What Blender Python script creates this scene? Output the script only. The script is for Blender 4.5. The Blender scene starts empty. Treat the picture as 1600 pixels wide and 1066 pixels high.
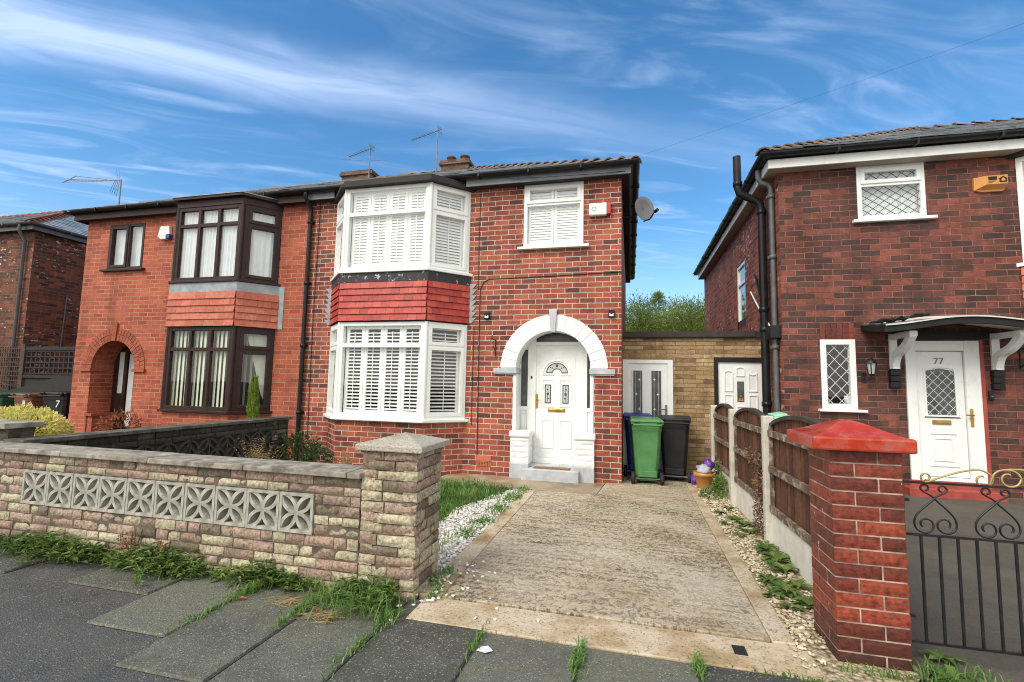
import bpy, math, random
from mathutils import Vector, Matrix, noise
R_ = math.radians
rnd = random.Random(7)
scene = bpy.context.scene
col = scene.collection

# ---------------------------------------------------------------- camera
cam_d = bpy.data.cameras.new("camera")
cam_d.sensor_width = 36.0
cam_d.lens = 16.763
cam_d.clip_start = 0.05
cam_d.clip_end = 1000
cam = bpy.data.objects.new("camera", cam_d)
col.objects.link(cam)
cr = (0.97077801, 0.23913347, 0.02013053)
cd = (-0.00224488, 0.09292990, -0.99567012)
cf = (-0.23996878, 0.96652947, 0.09075113)
cam.matrix_world = Matrix(((cr[0], -cd[0], -cf[0], 0.0),
                           (cr[1], -cd[1], -cf[1], -7.2),
                           (cr[2], -cd[2], -cf[2], 1.4),
                           (0, 0, 0, 1)))
scene.camera = cam

# ---------------------------------------------------------------- light
SUN_EL, SUN_AZ = R_(44), R_(212)          # azimuth measured clockwise from +Y
sun_d = bpy.data.lights.new("sun", 'SUN')
sun_d.energy = 1.15
sun_d.angle = R_(28)
sun_d.color = (1.0, 0.94, 0.85)
sun = bpy.data.objects.new("sun", sun_d)
col.objects.link(sun)
sv = Vector((math.sin(SUN_AZ) * math.cos(SUN_EL), math.cos(SUN_AZ) * math.cos(SUN_EL), math.sin(SUN_EL)))
sun.rotation_euler = sv.to_track_quat('Z', 'Y').to_euler()

scene.view_settings.view_transform = 'Standard'
scene.view_settings.look = 'None'
scene.view_settings.exposure = 1.27
scene.view_settings.gamma = 1.0
scene.cycles.max_bounces = 6
scene.cycles.transparent_max_bounces = 12
scene.cycles.use_denoising = True
scene.cycles.filter_width = 1.05


# ---------------------------------------------------------------- node helper
class NT:
    def __init__(s, tree):
        s.t = tree

    def n(s, typ, ins=None, **props):
        nd = s.t.nodes.new(typ)
        for k, v in props.items():
            setattr(nd, k, v)
        for k, v in (ins or {}).items():
            s.put(nd.inputs[k], v)
        return nd

    def put(s, inp, v):
        if hasattr(v, 'outputs'):
            v = v.outputs[0]
        if hasattr(v, 'is_linked'):
            s.t.links.new(v, inp)
        else:
            if isinstance(v, (tuple, list)) and len(v) == 3 and inp.type == 'RGBA':
                v = (*v, 1)
            inp.default_value = v

    def math(s, op, a, b=0.0, c=0.0):
        return s.n('ShaderNodeMath', {0: a, 1: b, 2: c}, operation=op).outputs[0]

    def noise(s, vec, scale, detail=4, rough=0.55, dist=0.0):
        nd = s.n('ShaderNodeTexNoise', {'Scale': scale, 'Detail': detail, 'Roughness': rough, 'Distortion': dist})
        if vec is not None:
            s.put(nd.inputs['Vector'], vec)
        return nd.outputs[0]

    def ramp(s, fac, stops, interp='LINEAR'):
        nd = s.n('ShaderNodeValToRGB', {0: fac})
        cr_ = nd.color_ramp
        cr_.interpolation = interp
        while len(cr_.elements) < len(stops):
            cr_.elements.new(0.5)
        for e, (p, c) in zip(cr_.elements, stops):
            e.position = p
            if not isinstance(c, (tuple, list)):
                c = (c, c, c)
            e.color = (*c, 1)
        return nd.outputs[0]

    def mix(s, fac, a, b, blend='MIX'):
        nd = s.n('ShaderNodeMix', data_type='RGBA', blend_type=blend)
        s.put(nd.inputs[0], fac)
        s.put(nd.inputs[6], a)
        s.put(nd.inputs[7], b)
        return nd.outputs[2]

    def mapping(s, vec, scale=(1, 1, 1), rot=(0, 0, 0), loc=(0, 0, 0)):
        nd = s.n('ShaderNodeMapping', {'Location': loc, 'Rotation': rot, 'Scale': scale})
        s.put(nd.inputs[0], vec)
        return nd.outputs[0]

    def bump(s, h, strength=0.5, dist=0.01, normal=None):
        nd = s.n('ShaderNodeBump', {'Strength': strength, 'Distance': dist, 'Height': h})
        if normal is not None:
            s.put(nd.inputs['Normal'], normal)
        return nd.outputs[0]


# ---------------------------------------------------------------- world
world = bpy.data.worlds.new("World")
scene.world = world
world.use_nodes = True
wt = NT(world.node_tree)
for nd in list(world.node_tree.nodes):
    world.node_tree.nodes.remove(nd)
sky = wt.n('ShaderNodeTexSky', sky_type='NISHITA', sun_disc=False, sun_elevation=SUN_EL, sun_rotation=SUN_AZ,
           air_density=1.0, dust_density=0.6, ozone_density=2.2)
hs = wt.n('ShaderNodeHueSaturation', {'Hue': 0.495, 'Saturation': 1.28, 'Value': 0.71, 'Color': sky})
tc = wt.n('ShaderNodeTexCoord')
sep = wt.n('ShaderNodeSeparateXYZ', {0: tc.outputs['Generated']})
zz = wt.math('MAXIMUM', sep.outputs[2], 0.06)
px = wt.math('DIVIDE', sep.outputs[0], zz)
py = wt.math('DIVIDE', sep.outputs[1], zz)
comb = wt.n('ShaderNodeCombineXYZ', {0: px, 1: py, 2: 0.0})
# along / across the main cirrus streak
al = wt.math('ADD', wt.math('MULTIPLY', px, 0.872), wt.math('MULTIPLY', py, 0.489))
ac = wt.math('ADD', wt.math('MULTIPLY', px, -0.489), wt.math('MULTIPLY', py, 0.872))
sv2 = wt.n('ShaderNodeCombineXYZ', {0: wt.math('MULTIPLY', al, 0.8), 1: wt.math('MULTIPLY', ac, 2.6), 2: 0.3})
n1 = wt.noise(sv2, 1.5, 6, 0.54, 1.5)
n2 = wt.noise(comb, 0.55, 5, 0.55, 0.6)
warp = wt.math('MULTIPLY', wt.math('SUBTRACT', wt.noise(comb, 1.3, 4, 0.6), 0.5), 0.34)
dband = wt.math('ABSOLUTE', wt.math('ADD', wt.math('SUBTRACT', ac, 1.635), warp))
band = wt.n('ShaderNodeMapRange', {0: dband, 1: 0.30, 2: 0.0, 3: 0.0, 4: 0.74}, interpolation_type='SMOOTHSTEP').outputs[0]
fade = wt.n('ShaderNodeMapRange', {0: al, 1: 1.15, 2: -1.0, 3: 0.25, 4: 1.0}, interpolation_type='SMOOTHSTEP').outputs[0]
streak = wt.math('MULTIPLY', wt.math('MULTIPLY', band, fade), wt.n('ShaderNodeMapRange', {0: n1, 1: 0.25, 2: 0.62, 3: 0.2, 4: 1.0}).outputs[0])
wisp = wt.n('ShaderNodeMapRange', {0: n1, 1: 0.42, 2: 0.82, 3: 0.0, 4: 0.62}, interpolation_type='SMOOTHSTEP').outputs[0]
wisp = wt.math('MULTIPLY', wisp, wt.n('ShaderNodeMapRange', {0: n2, 1: 0.35, 2: 0.62}).outputs[0])
low = wt.n('ShaderNodeMapRange', {0: sep.outputs[2], 1: 0.36, 2: 0.02, 3: 0.0, 4: 0.46}, interpolation_type='SMOOTHSTEP').outputs[0]
low = wt.math('MULTIPLY', low, wt.n('ShaderNodeMapRange', {0: n2, 1: 0.25, 2: 0.7, 3: 0.35, 4: 0.8}).outputs[0])
mask = wt.math('MAXIMUM', wt.math('MAXIMUM', streak, wisp), low)
mask = wt.math('MINIMUM', mask, 0.72)
# white cloud added to the unseen sky behind the camera for softer, warmer light
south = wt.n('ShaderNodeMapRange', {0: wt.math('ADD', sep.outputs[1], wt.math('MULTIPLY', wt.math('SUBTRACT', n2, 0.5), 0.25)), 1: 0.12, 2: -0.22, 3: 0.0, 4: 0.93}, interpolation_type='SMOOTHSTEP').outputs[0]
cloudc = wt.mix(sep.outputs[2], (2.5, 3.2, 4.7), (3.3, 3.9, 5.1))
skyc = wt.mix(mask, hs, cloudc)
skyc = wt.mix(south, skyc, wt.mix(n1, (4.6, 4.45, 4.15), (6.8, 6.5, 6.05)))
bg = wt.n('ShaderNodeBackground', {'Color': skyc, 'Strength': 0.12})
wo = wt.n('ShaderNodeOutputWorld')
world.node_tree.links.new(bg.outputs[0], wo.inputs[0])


# ---------------------------------------------------------------- materials
def mat(name):
    m = bpy.data.materials.new(name)
    m.use_nodes = True
    t = NT(m.node_tree)
    b = m.node_tree.nodes['Principled BSDF']
    return m, t, b


def obj_vec(t):
    return t.n('ShaderNodeTexCoord').outputs['Object']


def uv_vec(t):
    return t.n('ShaderNodeTexCoord').outputs['UV']


def simple(name, c, rough=0.5, var=0.12, scale=6.0, metal=0.0, spec=0.5, bump=0.0, bscale=60, dirt=None, dirt_lo=0.55, dirt_hi=0.75, dscale=3.0):
    m, t, b = mat(name)
    v = obj_vec(t)
    n = t.noise(v, scale, 5)
    dark = tuple(x * (1 - var * 2) for x in c)
    lite = tuple(min(1, x * (1 + var)) for x in c)
    cc = t.ramp(n, [(0.3, dark), (0.7, lite)])
    if dirt:
        dn = t.noise(v, dscale, 8, 0.7)
        cc = t.mix(t.n('ShaderNodeMapRange', {0: dn, 1: dirt_lo, 2: dirt_hi}).outputs[0], cc, dirt)
    t.put(b.inputs['Base Color'], cc)
    b.inputs['Metallic'].default_value = metal
    b.inputs['Specular IOR Level'].default_value = spec
    t.put(b.inputs['Roughness'], t.n('ShaderNodeMapRange', {0: n, 1: 0.3, 2: 0.7, 3: max(0.02, rough - 0.08), 4: min(1, rough + 0.08)}).outputs[0])
    if bump:
        t.put(b.inputs['Normal'], t.bump(t.noise(v, bscale, 4), bump, 0.004))
    return m


def brick(name, stops, mortar, w=0.2286, h=0.081, ms=0.006, stain=None, stain_lo=0.5, stain_hi=0.7, stain_scale=0.9,
          stain_mul=True, spots=None, spot_lo=0.66, blotch=0.25, bump=0.55, offset=0.5, msmooth=0.12, mort_var=0.25, low_dark=False, wobble=0.004):
    m, t, b = mat(name)
    uv = uv_vec(t)
    ov = obj_vec(t)
    wob = t.n('ShaderNodeVectorMath', {0: t.n('ShaderNodeTexNoise', {'Vector': uv, 'Scale': 9.0, 'Detail': 3.0}).outputs['Color'], 1: (0.5, 0.5, 0.5)}, operation='SUBTRACT').outputs[0]
    wob = t.n('ShaderNodeVectorMath', {0: wob, 'Scale': wobble * 2}, operation='SCALE').outputs[0]
    uvw = t.n('ShaderNodeVectorMath', {0: uv, 1: wob}, operation='ADD').outputs[0]
    bt = t.n('ShaderNodeTexBrick', {'Vector': uvw, 'Color1': (0, 0, 0), 'Color2': (1, 1, 1), 'Mortar': (0.5, 0.5, 0.5), 'Scale': 1.0,
                                    'Mortar Size': ms, 'Mortar Smooth': msmooth, 'Bias': 0.0, 'Brick Width': w, 'Row Height': h},
             offset=offset, offset_frequency=2, squash=1.0, squash_frequency=2)
    rv = t.n('ShaderNodeSeparateColor', {0: bt.outputs['Color']}).outputs[0]
    fine = t.noise(ov, 52, 6, 0.75)
    mid = t.noise(ov, 7, 5, 0.6)
    rv2 = t.math('ADD', rv, t.math('MULTIPLY', t.math('SUBTRACT', mid, 0.5), blotch * 1.6))
    c = t.ramp(rv2, stops)
    c = t.mix(0.85, c, t.ramp(fine, [(0.36, 0.50), (0.5, 0.98), (0.64, 1.35)]), 'MULTIPLY')
    c = t.mix(0.6, c, t.ramp(t.noise(ov, 1.1, 6, 0.7), [(0.32, 0.62), (0.5, 1.0), (0.68, 1.18)]), 'MULTIPLY')
    if stain is not None:
        sn = t.noise(ov, stain_scale, 8, 0.68, 0.4)
        f = t.n('ShaderNodeMapRange', {0: sn, 1: stain_lo, 2: stain_hi, 3: 0.0, 4: 0.85}).outputs[0]
        c = t.mix(f, c, stain, 'MULTIPLY' if stain_mul else 'MIX')
    c = t.mix(0.55, c, t.ramp(t.noise(t.mapping(ov, (2.6, 2.6, 0.3)), 1.0, 6, 0.62), [(0.34, 0.55), (0.5, 1.0), (0.7, 1.12)]), 'MULTIPLY')
    mn = t.noise(ov, 3.2, 6, 0.7)
    mc = t.ramp(mn, [(0.3, tuple(x * (1 - mort_var * 1.6) for x in mortar)), (0.55, mortar), (0.8, tuple(min(1, x * (1 + mort_var)) for x in mortar))])
    fac = bt.outputs['Fac']
    c = t.mix(fac, c, t.mix(0.5, mc, t.ramp(t.noise(t.mapping(ov, (2.6, 2.6, 0.3)), 1.0, 6, 0.62), [(0.34, 0.5), (0.5, 1.0), (0.7, 1.1)]), 'MULTIPLY'))
    if spots is not None:
        sp = t.noise(t.mapping(uv, (7, 14, 1)), 1.0, 3, 0.55)
        big = t.noise(ov, 0.8, 3, 0.5)
        f = t.n('ShaderNodeMapRange', {0: t.math('ADD', sp, t.math('MULTIPLY', t.math('SUBTRACT', big, 0.5), 0.5)), 1: spot_lo, 2: spot_lo + 0.05}).outputs[0]
        c = t.mix(f, c, spots)
    t.put(b.inputs['Base Color'], c)
    t.put(b.inputs['Roughness'], t.ramp(fine, [(0.2, 0.62), (0.8, 0.9)]))
    b.inputs['Specular IOR Level'].default_value = 0.35
    hgt = t.math('ADD', t.math('MULTIPLY', t.math('SUBTRACT', 1.0, fac), 1.0), t.math('MULTIPLY', fine, 0.35))
    hgt = t.math('ADD', hgt, t.math('MULTIPLY', rv, 0.18))
    t.put(b.inputs['Normal'], t.bump(hgt, bump, 0.008))
    return m


def tinted(name, stops, rough=0.8, fine_scale=40, fine_amt=0.7, stain=None, stain_lo=0.5, stain_hi=0.62, stain_scale=2.2, spots=None, spot_lo=0.62, spot_scale=9.0,
           bump=0.5, bdist=0.006, interp='LINEAR', trans=0.0, spec=0.35, stain_mix=0.9):
    m, t, b = mat(name)
    a = t.n('ShaderNodeAttribute', attribute_name='tint')
    v = obj_vec(t)
    fine = t.noise(v, fine_scale, 5, 0.65)
    mid = t.noise(v, fine_scale * 0.28, 4, 0.6)
    f = t.math('ADD', a.outputs['Fac'], t.math('MULTIPLY', t.math('SUBTRACT', mid, 0.5), 0.22))
    c = t.ramp(f, stops, interp)
    c = t.mix(fine_amt, c, t.ramp(fine, [(0.34, 0.45), (0.5, 0.97), (0.66, 1.35)]), 'MULTIPLY')
    if stain:
        sn = t.noise(v, stain_scale, 8, 0.7)
        c = t.mix(t.n('ShaderNodeMapRange', {0: sn, 1: stain_lo, 2: stain_hi, 3: 0.0, 4: stain_mix}).outputs[0], c, stain)
    if spots:
        sn = t.noise(v, spot_scale, 4, 0.5)
        c = t.mix(t.n('ShaderNodeMapRange', {0: sn, 1: spot_lo, 2: spot_lo + 0.04}).outputs[0], c, spots)
    t.put(b.inputs['Base Color'], c)
    b.inputs['Roughness'].default_value = rough
    b.inputs['Specular IOR Level'].default_value = spec
    if bump:
        t.put(b.inputs['Normal'], t.bump(fine, bump, bdist))
    if trans:
        tr = t.n('ShaderNodeBsdfTranslucent', {'Color': c})
        ms = t.n('ShaderNodeMixShader', {0: trans, 1: b.outputs[0], 2: tr.outputs[0]})
        t.t.links.new(ms.outputs[0], t.t.nodes['Material Output'].inputs[0])
    return m


def glassmat(name, tint=(0.985, 0.995, 0.99), refl=1.0, rough=0.0):
    m, t, b = mat(name)
    g = t.n('ShaderNodeNewGeometry')
    cs = t.math('ABSOLUTE', t.n('ShaderNodeVectorMath', {0: g.outputs['Normal'], 1: g.outputs['Incoming']}, operation='DOT_PRODUCT').outputs['Value'])
    fr = t.math('ADD', 0.04, t.math('MULTIPLY', 0.96, t.math('POWER', t.math('SUBTRACT', 1.0, cs), 5.0)))
    fac = t.math('MINIMUM', t.math('MULTIPLY', fr, refl), 0.9)
    nb = t.bump(t.noise(obj_vec(t), 2.2, 2), 0.06, 0.02)
    tr = t.n('ShaderNodeBsdfTransparent', {'Color': tint})
    gl = t.n('ShaderNodeBsdfGlossy', {'Color': (1, 1, 1), 'Roughness': rough, 'Normal': nb})
    ms = t.n('ShaderNodeMixShader', {0: fac, 1: tr.outputs[0], 2: gl.outputs[0]})
    t.t.links.new(ms.outputs[0], t.t.nodes['Material Output'].inputs[0])
    return m


M = {}
M['brick_main'] = brick('red brick with light pointing',
                        [(0.0, (0.10, 0.040, 0.031)), (0.12, (0.165, 0.050, 0.034)), (0.28, (0.25, 0.062, 0.037)), (0.6, (0.32, 0.078, 0.042)), (0.85, (0.37, 0.096, 0.050)), (1.0, (0.41, 0.118, 0.060))],
                        (0.53, 0.445, 0.395), stain=(0.6, 0.5, 0.48), stain_lo=0.5, stain_hi=0.72, blotch=0.5, ms=0.0060, wobble=0.005, stain_scale=1.3)
M['brick_left'] = brick('orange red brick with red pointing',
                        [(0.0, (0.27, 0.062, 0.032)), (0.4, (0.36, 0.085, 0.042)), (1.0, (0.43, 0.115, 0.058))],
                        (0.47, 0.235, 0.17), ms=0.0055, stain=(0.82, 0.72, 0.7), blotch=0.35, mort_var=0.35, bump=0.6)
M['brick_right'] = brick('weathered dark red brick',
                         [(0.0, (0.056, 0.035, 0.030)), (0.3, (0.080, 0.041, 0.034)), (0.55, (0.12, 0.050, 0.038)), (0.8, (0.18, 0.060, 0.042)), (1.0, (0.25, 0.080, 0.054))],
                         (0.27, 0.105, 0.082), ms=0.0068, msmooth=0.3, wobble=0.007, stain=(0.5, 0.44, 0.44), stain_lo=0.46, stain_hi=0.68, stain_scale=1.4, blotch=0.9, mort_var=0.5, bump=1.0)
M['brick_rightside'] = brick('red side brick with pale patches',
                         [(0.0, (0.12, 0.04, 0.03)), (0.4, (0.25, 0.07, 0.042)), (1.0, (0.34, 0.10, 0.06))],
                         (0.33, 0.17, 0.12), ms=0.006, stain=(0.7, 0.6, 0.6), spots=(0.42, 0.36, 0.33), spot_lo=0.63, bump=0.8)
M['brick_farleft'] = brick('brown spalled brick',
                           [(0.0, (0.055, 0.026, 0.018)), (0.5, (0.13, 0.045, 0.026)), (1.0, (0.24, 0.07, 0.036))],
                           (0.17, 0.10, 0.07), ms=0.006, stain=(0.6, 0.5, 0.45), spots=(0.50, 0.41, 0.32), spot_lo=0.645, bump=0.8, blotch=0.5)
M['brick_pass'] = brick('buff reconstituted stone',
                        [(0.0, (0.19, 0.115, 0.055)), (0.3, (0.34, 0.225, 0.11)), (0.55, (0.41, 0.29, 0.14)), (0.75, (0.32, 0.20, 0.13)), (1.0, (0.50, 0.38, 0.20))],
                        (0.20, 0.14, 0.08), w=0.31, h=0.068, ms=0.004, stain=(0.6, 0.5, 0.42), blotch=0.6, bump=1.0, wobble=0.010, offset=0.37)
M['voussoir'] = tinted('arch brick', [(0.0, (0.24, 0.06, 0.035)), (1.0, (0.36, 0.10, 0.055))], bump=0.4)
M['mortar_red'] = simple('red mortar', (0.36, 0.15, 0.10), 0.9, 0.15, 12)
M['pillarbrick'] = tinted('red painted engineering brick', [(0.0, (0.05, 0.02, 0.016)), (0.35, (0.13, 0.027, 0.017)), (0.6, (0.20, 0.038, 0.02)), (1.0, (0.28, 0.055, 0.027))], rough=0.5, fine_scale=34,
                          fine_amt=0.95, stain=(0.06, 0.022, 0.016), stain_lo=0.46, stain_hi=0.72, stain_scale=3.5, spots=(0.6, 0.5, 0.46), spot_lo=0.70, spot_scale=17, bump=0.5, spec=0.4)
M['pillarmortar'] = simple('pale mortar', (0.46, 0.36, 0.29), 0.95, 0.35, 8, bump=0.4)
M['redpaint'] = simple('worn glossy red paint', (0.42, 0.036, 0.014), 0.16, 0.15, 5, bump=0.15, bscale=12, dirt=(0.40, 0.105, 0.075), dirt_lo=0.46, dirt_hi=0.64, dscale=7)
M['stone'] = tinted('pitched walling stone', [(0.0, (0.14, 0.115, 0.085)), (0.10, (0.23, 0.175, 0.13)), (0.2, (0.345, 0.235, 0.185)), (0.32, (0.385, 0.285, 0.22)), (0.45, (0.40, 0.345, 0.245)), (0.75, (0.44, 0.39, 0.265)), (1.0, (0.49, 0.44, 0.32))],
                    rough=0.9, fine_scale=46, fine_amt=1.0, stain=(0.105, 0.09, 0.06), stain_lo=0.47, stain_hi=0.70, stain_scale=3.2, bump=1.0, bdist=0.008, stain_mix=0.62,
                    spots=(0.55, 0.50, 0.38), spot_lo=0.74, spot_scale=14)
M['stonemortar'] = simple('dark wall mortar', (0.13, 0.105, 0.075), 0.95, 0.3, 9, bump=0.6)
M['coping'] = simple('weathered coping concrete', (0.33, 0.30, 0.25), 0.9, 0.3, 9, bump=0.5, dirt=(0.12, 0.11, 0.085), dirt_lo=0.5, dirt_hi=0.66, dscale=7)
M['pebblecap'] = tinted('exposed aggregate concrete', [(0, (0.40, 0.37, 0.30)), (1, (0.46, 0.43, 0.36))], fine_scale=85, fine_amt=0.8, bump=1.0, stain=(0.2, 0.19, 0.11), stain_lo=0.52, stain_hi=0.75)
M['screen'] = simple('grey cast screen block', (0.40, 0.39, 0.34), 0.9, 0.22, 12, bump=0.4, dirt=(0.19, 0.19, 0.14), dirt_lo=0.52, dirt_hi=0.72, dscale=8)
M['darkwall'] = tinted('sooty old walling', [(0, (0.035, 0.033, 0.027)), (0.6, (0.065, 0.06, 0.047)), (1, (0.12, 0.105, 0.075))], fine_scale=26, fine_amt=0.9, bump=0.9,
                       spots=(0.30, 0.28, 0.20), spot_lo=0.69, spot_scale=7)
M['white'] = simple('white upvc', (0.80, 0.83, 0.81), 0.32, 0.03, 3, dirt=(0.62, 0.63, 0.58), dirt_lo=0.56, dirt_hi=0.78, dscale=5)
M['whitepaint'] = simple('white masonry paint', (0.78, 0.80, 0.80), 0.6, 0.05, 7, bump=0.5, bscale=40)
M['greypaint'] = simple('grey masonry paint', (0.46, 0.49, 0.52), 0.65, 0.12, 7, bump=0.5, bscale=45, dirt=(0.36, 0.36, 0.36), dirt_lo=0.58, dirt_hi=0.75)
M['shutter'] = simple('white shutter paint', (0.86, 0.89, 0.87), 0.45, 0.02, 3)
M['brown'] = simple('brown woodgrain upvc', (0.036, 0.017, 0.015), 0.45, 0.25, 9, spec=0.25)
M['black'] = simple('black upvc', (0.013, 0.014, 0.016), 0.4, 0.2, 6, spec=0.3)
M['blackpaint'] = simple('black gloss timber paint', (0.014, 0.014, 0.014), 0.5, 0.3, 9, spec=0.3, bump=0.3)
M['greyupvc'] = simple('grey downpipe', (0.11, 0.12, 0.125), 0.4, 0.15, 6)
M['fascia'] = simple('grey fascia', (0.20, 0.22, 0.25), 0.45, 0.12, 3, dirt=(0.10, 0.105, 0.11))
M['soffit'] = simple('dark stained soffit', (0.028, 0.026, 0.025), 0.8, 0.2, 4)
M['soffit_buff'] = simple('buff soffit', (0.36, 0.31, 0.24), 0.7, 0.12, 4)
M['lead'] = simple('grey lead flashing', (0.30, 0.34, 0.36), 0.45, 0.18, 7, bump=0.35, bscale=14)
M['felt'] = simple('black felt with flaking silver paint', (0.022, 0.023, 0.025), 0.6, 0.3, 20, bump=0.8, bscale=30, dirt=(0.42, 0.45, 0.47), dirt_lo=0.585, dirt_hi=0.62, dscale=9)
M['glass'] = glassmat('window glass', refl=1.6)
M['glass_sky'] = glassmat('upper window glass', refl=3.0)
M['obscure'] = simple('obscured dark glass', (0.085, 0.09, 0.09), 0.22, 0.25, 5, bump=0.5, bscale=90)
M['obscure_pale'] = simple('obscured pale glass', (0.50, 0.54, 0.54), 0.2, 0.08, 5, bump=0.3, bscale=90)
M['leadline'] = simple('lead came', (0.055, 0.058, 0.062), 0.5, 0.1)
M['whiteline'] = simple('pale lead came', (0.55, 0.58, 0.58), 0.5, 0.1)
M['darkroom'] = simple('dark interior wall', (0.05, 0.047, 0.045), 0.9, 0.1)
M['brass'] = simple('polished brass', (0.55, 0.35, 0.11), 0.3, 0.1, 8, metal=0.9)
M['gold'] = simple('gold painted iron', (0.46, 0.36, 0.15), 0.45, 0.2, 9, metal=0.3)
M['iron'] = simple('black painted iron', (0.014, 0.014, 0.015), 0.38, 0.3, 12, bump=0.2)
M['net'] = simple('cream blind fabric', (0.62, 0.67, 0.52), 0.85, 0.05, 4)
M['netwhite'] = simple('white net curtain', (0.72, 0.78, 0.78), 0.85, 0.05, 4)
M['mat'] = simple('coir', (0.26, 0.155, 0.06), 0.95, 0.3, 60, bump=0.9, bscale=140)
M['alu'] = simple('weathered aluminium', (0.20, 0.20, 0.21), 0.45, 0.15, 10, metal=0.5)
M['dish'] = simple('grey dish enamel', (0.23, 0.24, 0.26), 0.5, 0.1, 5)
M['orangebox'] = simple('orange plastic', (0.60, 0.25, 0.045), 0.4, 0.08, 6)
M['whitebox'] = simple('white plastic box', (0.72, 0.75, 0.73), 0.4, 0.05, 6)
M['redplastic'] = simple('red plastic', (0.5, 0.03, 0.03), 0.35, 0.08)
M['blueplastic'] = simple('blue plastic', (0.02, 0.05, 0.30), 0.4, 0.1)
M['greenbin'] = simple('green bin plastic', (0.075, 0.23, 0.075), 0.42, 0.12, 6, bump=0.12, bscale=120, dirt=(0.11, 0.20, 0.12), dirt_lo=0.58, dirt_hi=0.8)
M['greenbin_dark'] = simple('dark green bin plastic', (0.025, 0.10, 0.055), 0.4, 0.12, 6)
M['brownbin'] = simple('brown bin plastic', (0.17, 0.065, 0.035), 0.42, 0.12, 6)
M['blackbin'] = simple('black bin plastic', (0.016, 0.017, 0.019), 0.5, 0.2, 6, spec=0.3, bump=0.12, bscale=120)
M['bluebin'] = simple('blue bin plastic', (0.012, 0.026, 0.22), 0.4, 0.12, 6)
M['rubber'] = simple('black rubber', (0.014, 0.014, 0.014), 0.7, 0.2)
M['pot'] = simple('orange plastic pot', (0.55, 0.24, 0.06), 0.35, 0.08, 7)
M['bag'] = simple('pale translucent plastic bag', (0.50, 0.50, 0.56), 0.22, 0.15, 9, bump=0.9, bscale=16)
M['purple'] = simple('purple plastic wrap', (0.13, 0.045, 0.30), 0.28, 0.2, 8, bump=0.9, bscale=16)
M['mint'] = simple('mint green plastic', (0.30, 0.60, 0.40), 0.4, 0.08, 7)
M['concpost'] = simple('concrete fence post', (0.58, 0.55, 0.47), 0.88, 0.15, 10, bump=0.35, dirt=(0.22, 0.21, 0.16), dirt_lo=0.55, dirt_hi=0.72, dscale=5)
M['gravelboard'] = simple('pale concrete gravel board', (0.66, 0.63, 0.55), 0.88, 0.08, 8, bump=0.35, dirt=(0.33, 0.31, 0.25), dirt_lo=0.6, dirt_hi=0.8, dscale=4)
M['fencewood'] = tinted('brown stained fence board', [(0, (0.060, 0.026, 0.015)), (0.6, (0.115, 0.050, 0.025)), (1, (0.165, 0.076, 0.038))], fine_scale=24, fine_amt=0.7, bump=0.5)
M['fencerail'] = simple('grey weathered rail', (0.15, 0.105, 0.07), 0.9, 0.35, 9, bump=0.6, dirt=(0.48, 0.43, 0.35), dirt_lo=0.50, dirt_hi=0.68, dscale=11)
M['trellis'] = simple('brown trellis timber', (0.075, 0.048, 0.035), 0.9, 0.25, 9, bump=0.4)
M['darktimber'] = simple('dark timber', (0.022, 0.021, 0.021), 0.85, 0.25, 9, bump=0.4)
M['slate'] = tinted('grey slate', [(0, (0.16, 0.18, 0.195)), (0.5, (0.23, 0.255, 0.275)), (1, (0.32, 0.345, 0.365))], rough=0.3, fine_scale=14, fine_amt=0.6, bump=0.4, stain=(0.10, 0.095, 0.07), stain_lo=0.58, stain_hi=0.72, stain_scale=1.5, spec=0.6)
M['hiptile'] = tinted('grey brown hip tile', [(0, (0.16, 0.12, 0.095)), (1, (0.27, 0.20, 0.15))], bump=0.5)
M['hiptile_red'] = tinted('terracotta hip tile', [(0, (0.17, 0.055, 0.035)), (1, (0.28, 0.09, 0.055))], bump=0.5)
M['hung_red'] = tinted('red painted hung tile', [(0, (0.30, 0.030, 0.022)), (0.5, (0.40, 0.046, 0.032)), (1, (0.47, 0.075, 0.05))], rough=0.45, fine_scale=16, fine_amt=0.4, bump=0.25)
M['hung_clay'] = tinted('clay hung tile', [(0, (0.38, 0.105, 0.062)), (0.5, (0.45, 0.135, 0.085)), (1, (0.51, 0.175, 0.11))], rough=0.7, fine_scale=20, fine_amt=0.4, bump=0.3)
M['chimney'] = brick('sooty chimney brick', [(0, (0.07, 0.045, 0.035)), (1, (0.19, 0.11, 0.075))], (0.13, 0.10, 0.08), bump=0.8)
M['chimpot'] = simple('clay chimney pot', (0.13, 0.085, 0.065), 0.85, 0.2)
M['red_step'] = simple('red painted step', (0.36, 0.06, 0.045), 0.6, 0.15, 7, bump=0.4, dirt=(0.24, 0.05, 0.04))
M['airbrick'] = simple('terracotta air brick', (0.50, 0.15, 0.075), 0.8, 0.1)
M['darkhole'] = simple('dark opening', (0.012, 0.011, 0.01), 0.9, 0.1)
M['leaf'] = tinted('green leaf', [(0, (0.055, 0.10, 0.022)), (0.5, (0.125, 0.205, 0.045)), (1, (0.25, 0.34, 0.09))], rough=0.55, fine_scale=20, fine_amt=0.3, bump=0, trans=0.3)
M['grass'] = tinted('grass blade', [(0, (0.065, 0.14, 0.03)), (0.5, (0.14, 0.27, 0.06)), (0.9, (0.24, 0.38, 0.10)), (1, (0.36, 0.34, 0.15))], rough=0.6, fine_scale=20, fine_amt=0.2, bump=0, trans=0.35)
M['dryleaf'] = tinted('dried fern frond', [(0, (0.26, 0.17, 0.08)), (0.5, (0.44, 0.33, 0.16)), (1, (0.55, 0.46, 0.25))], rough=0.8, bump=0, trans=0.25)
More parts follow.
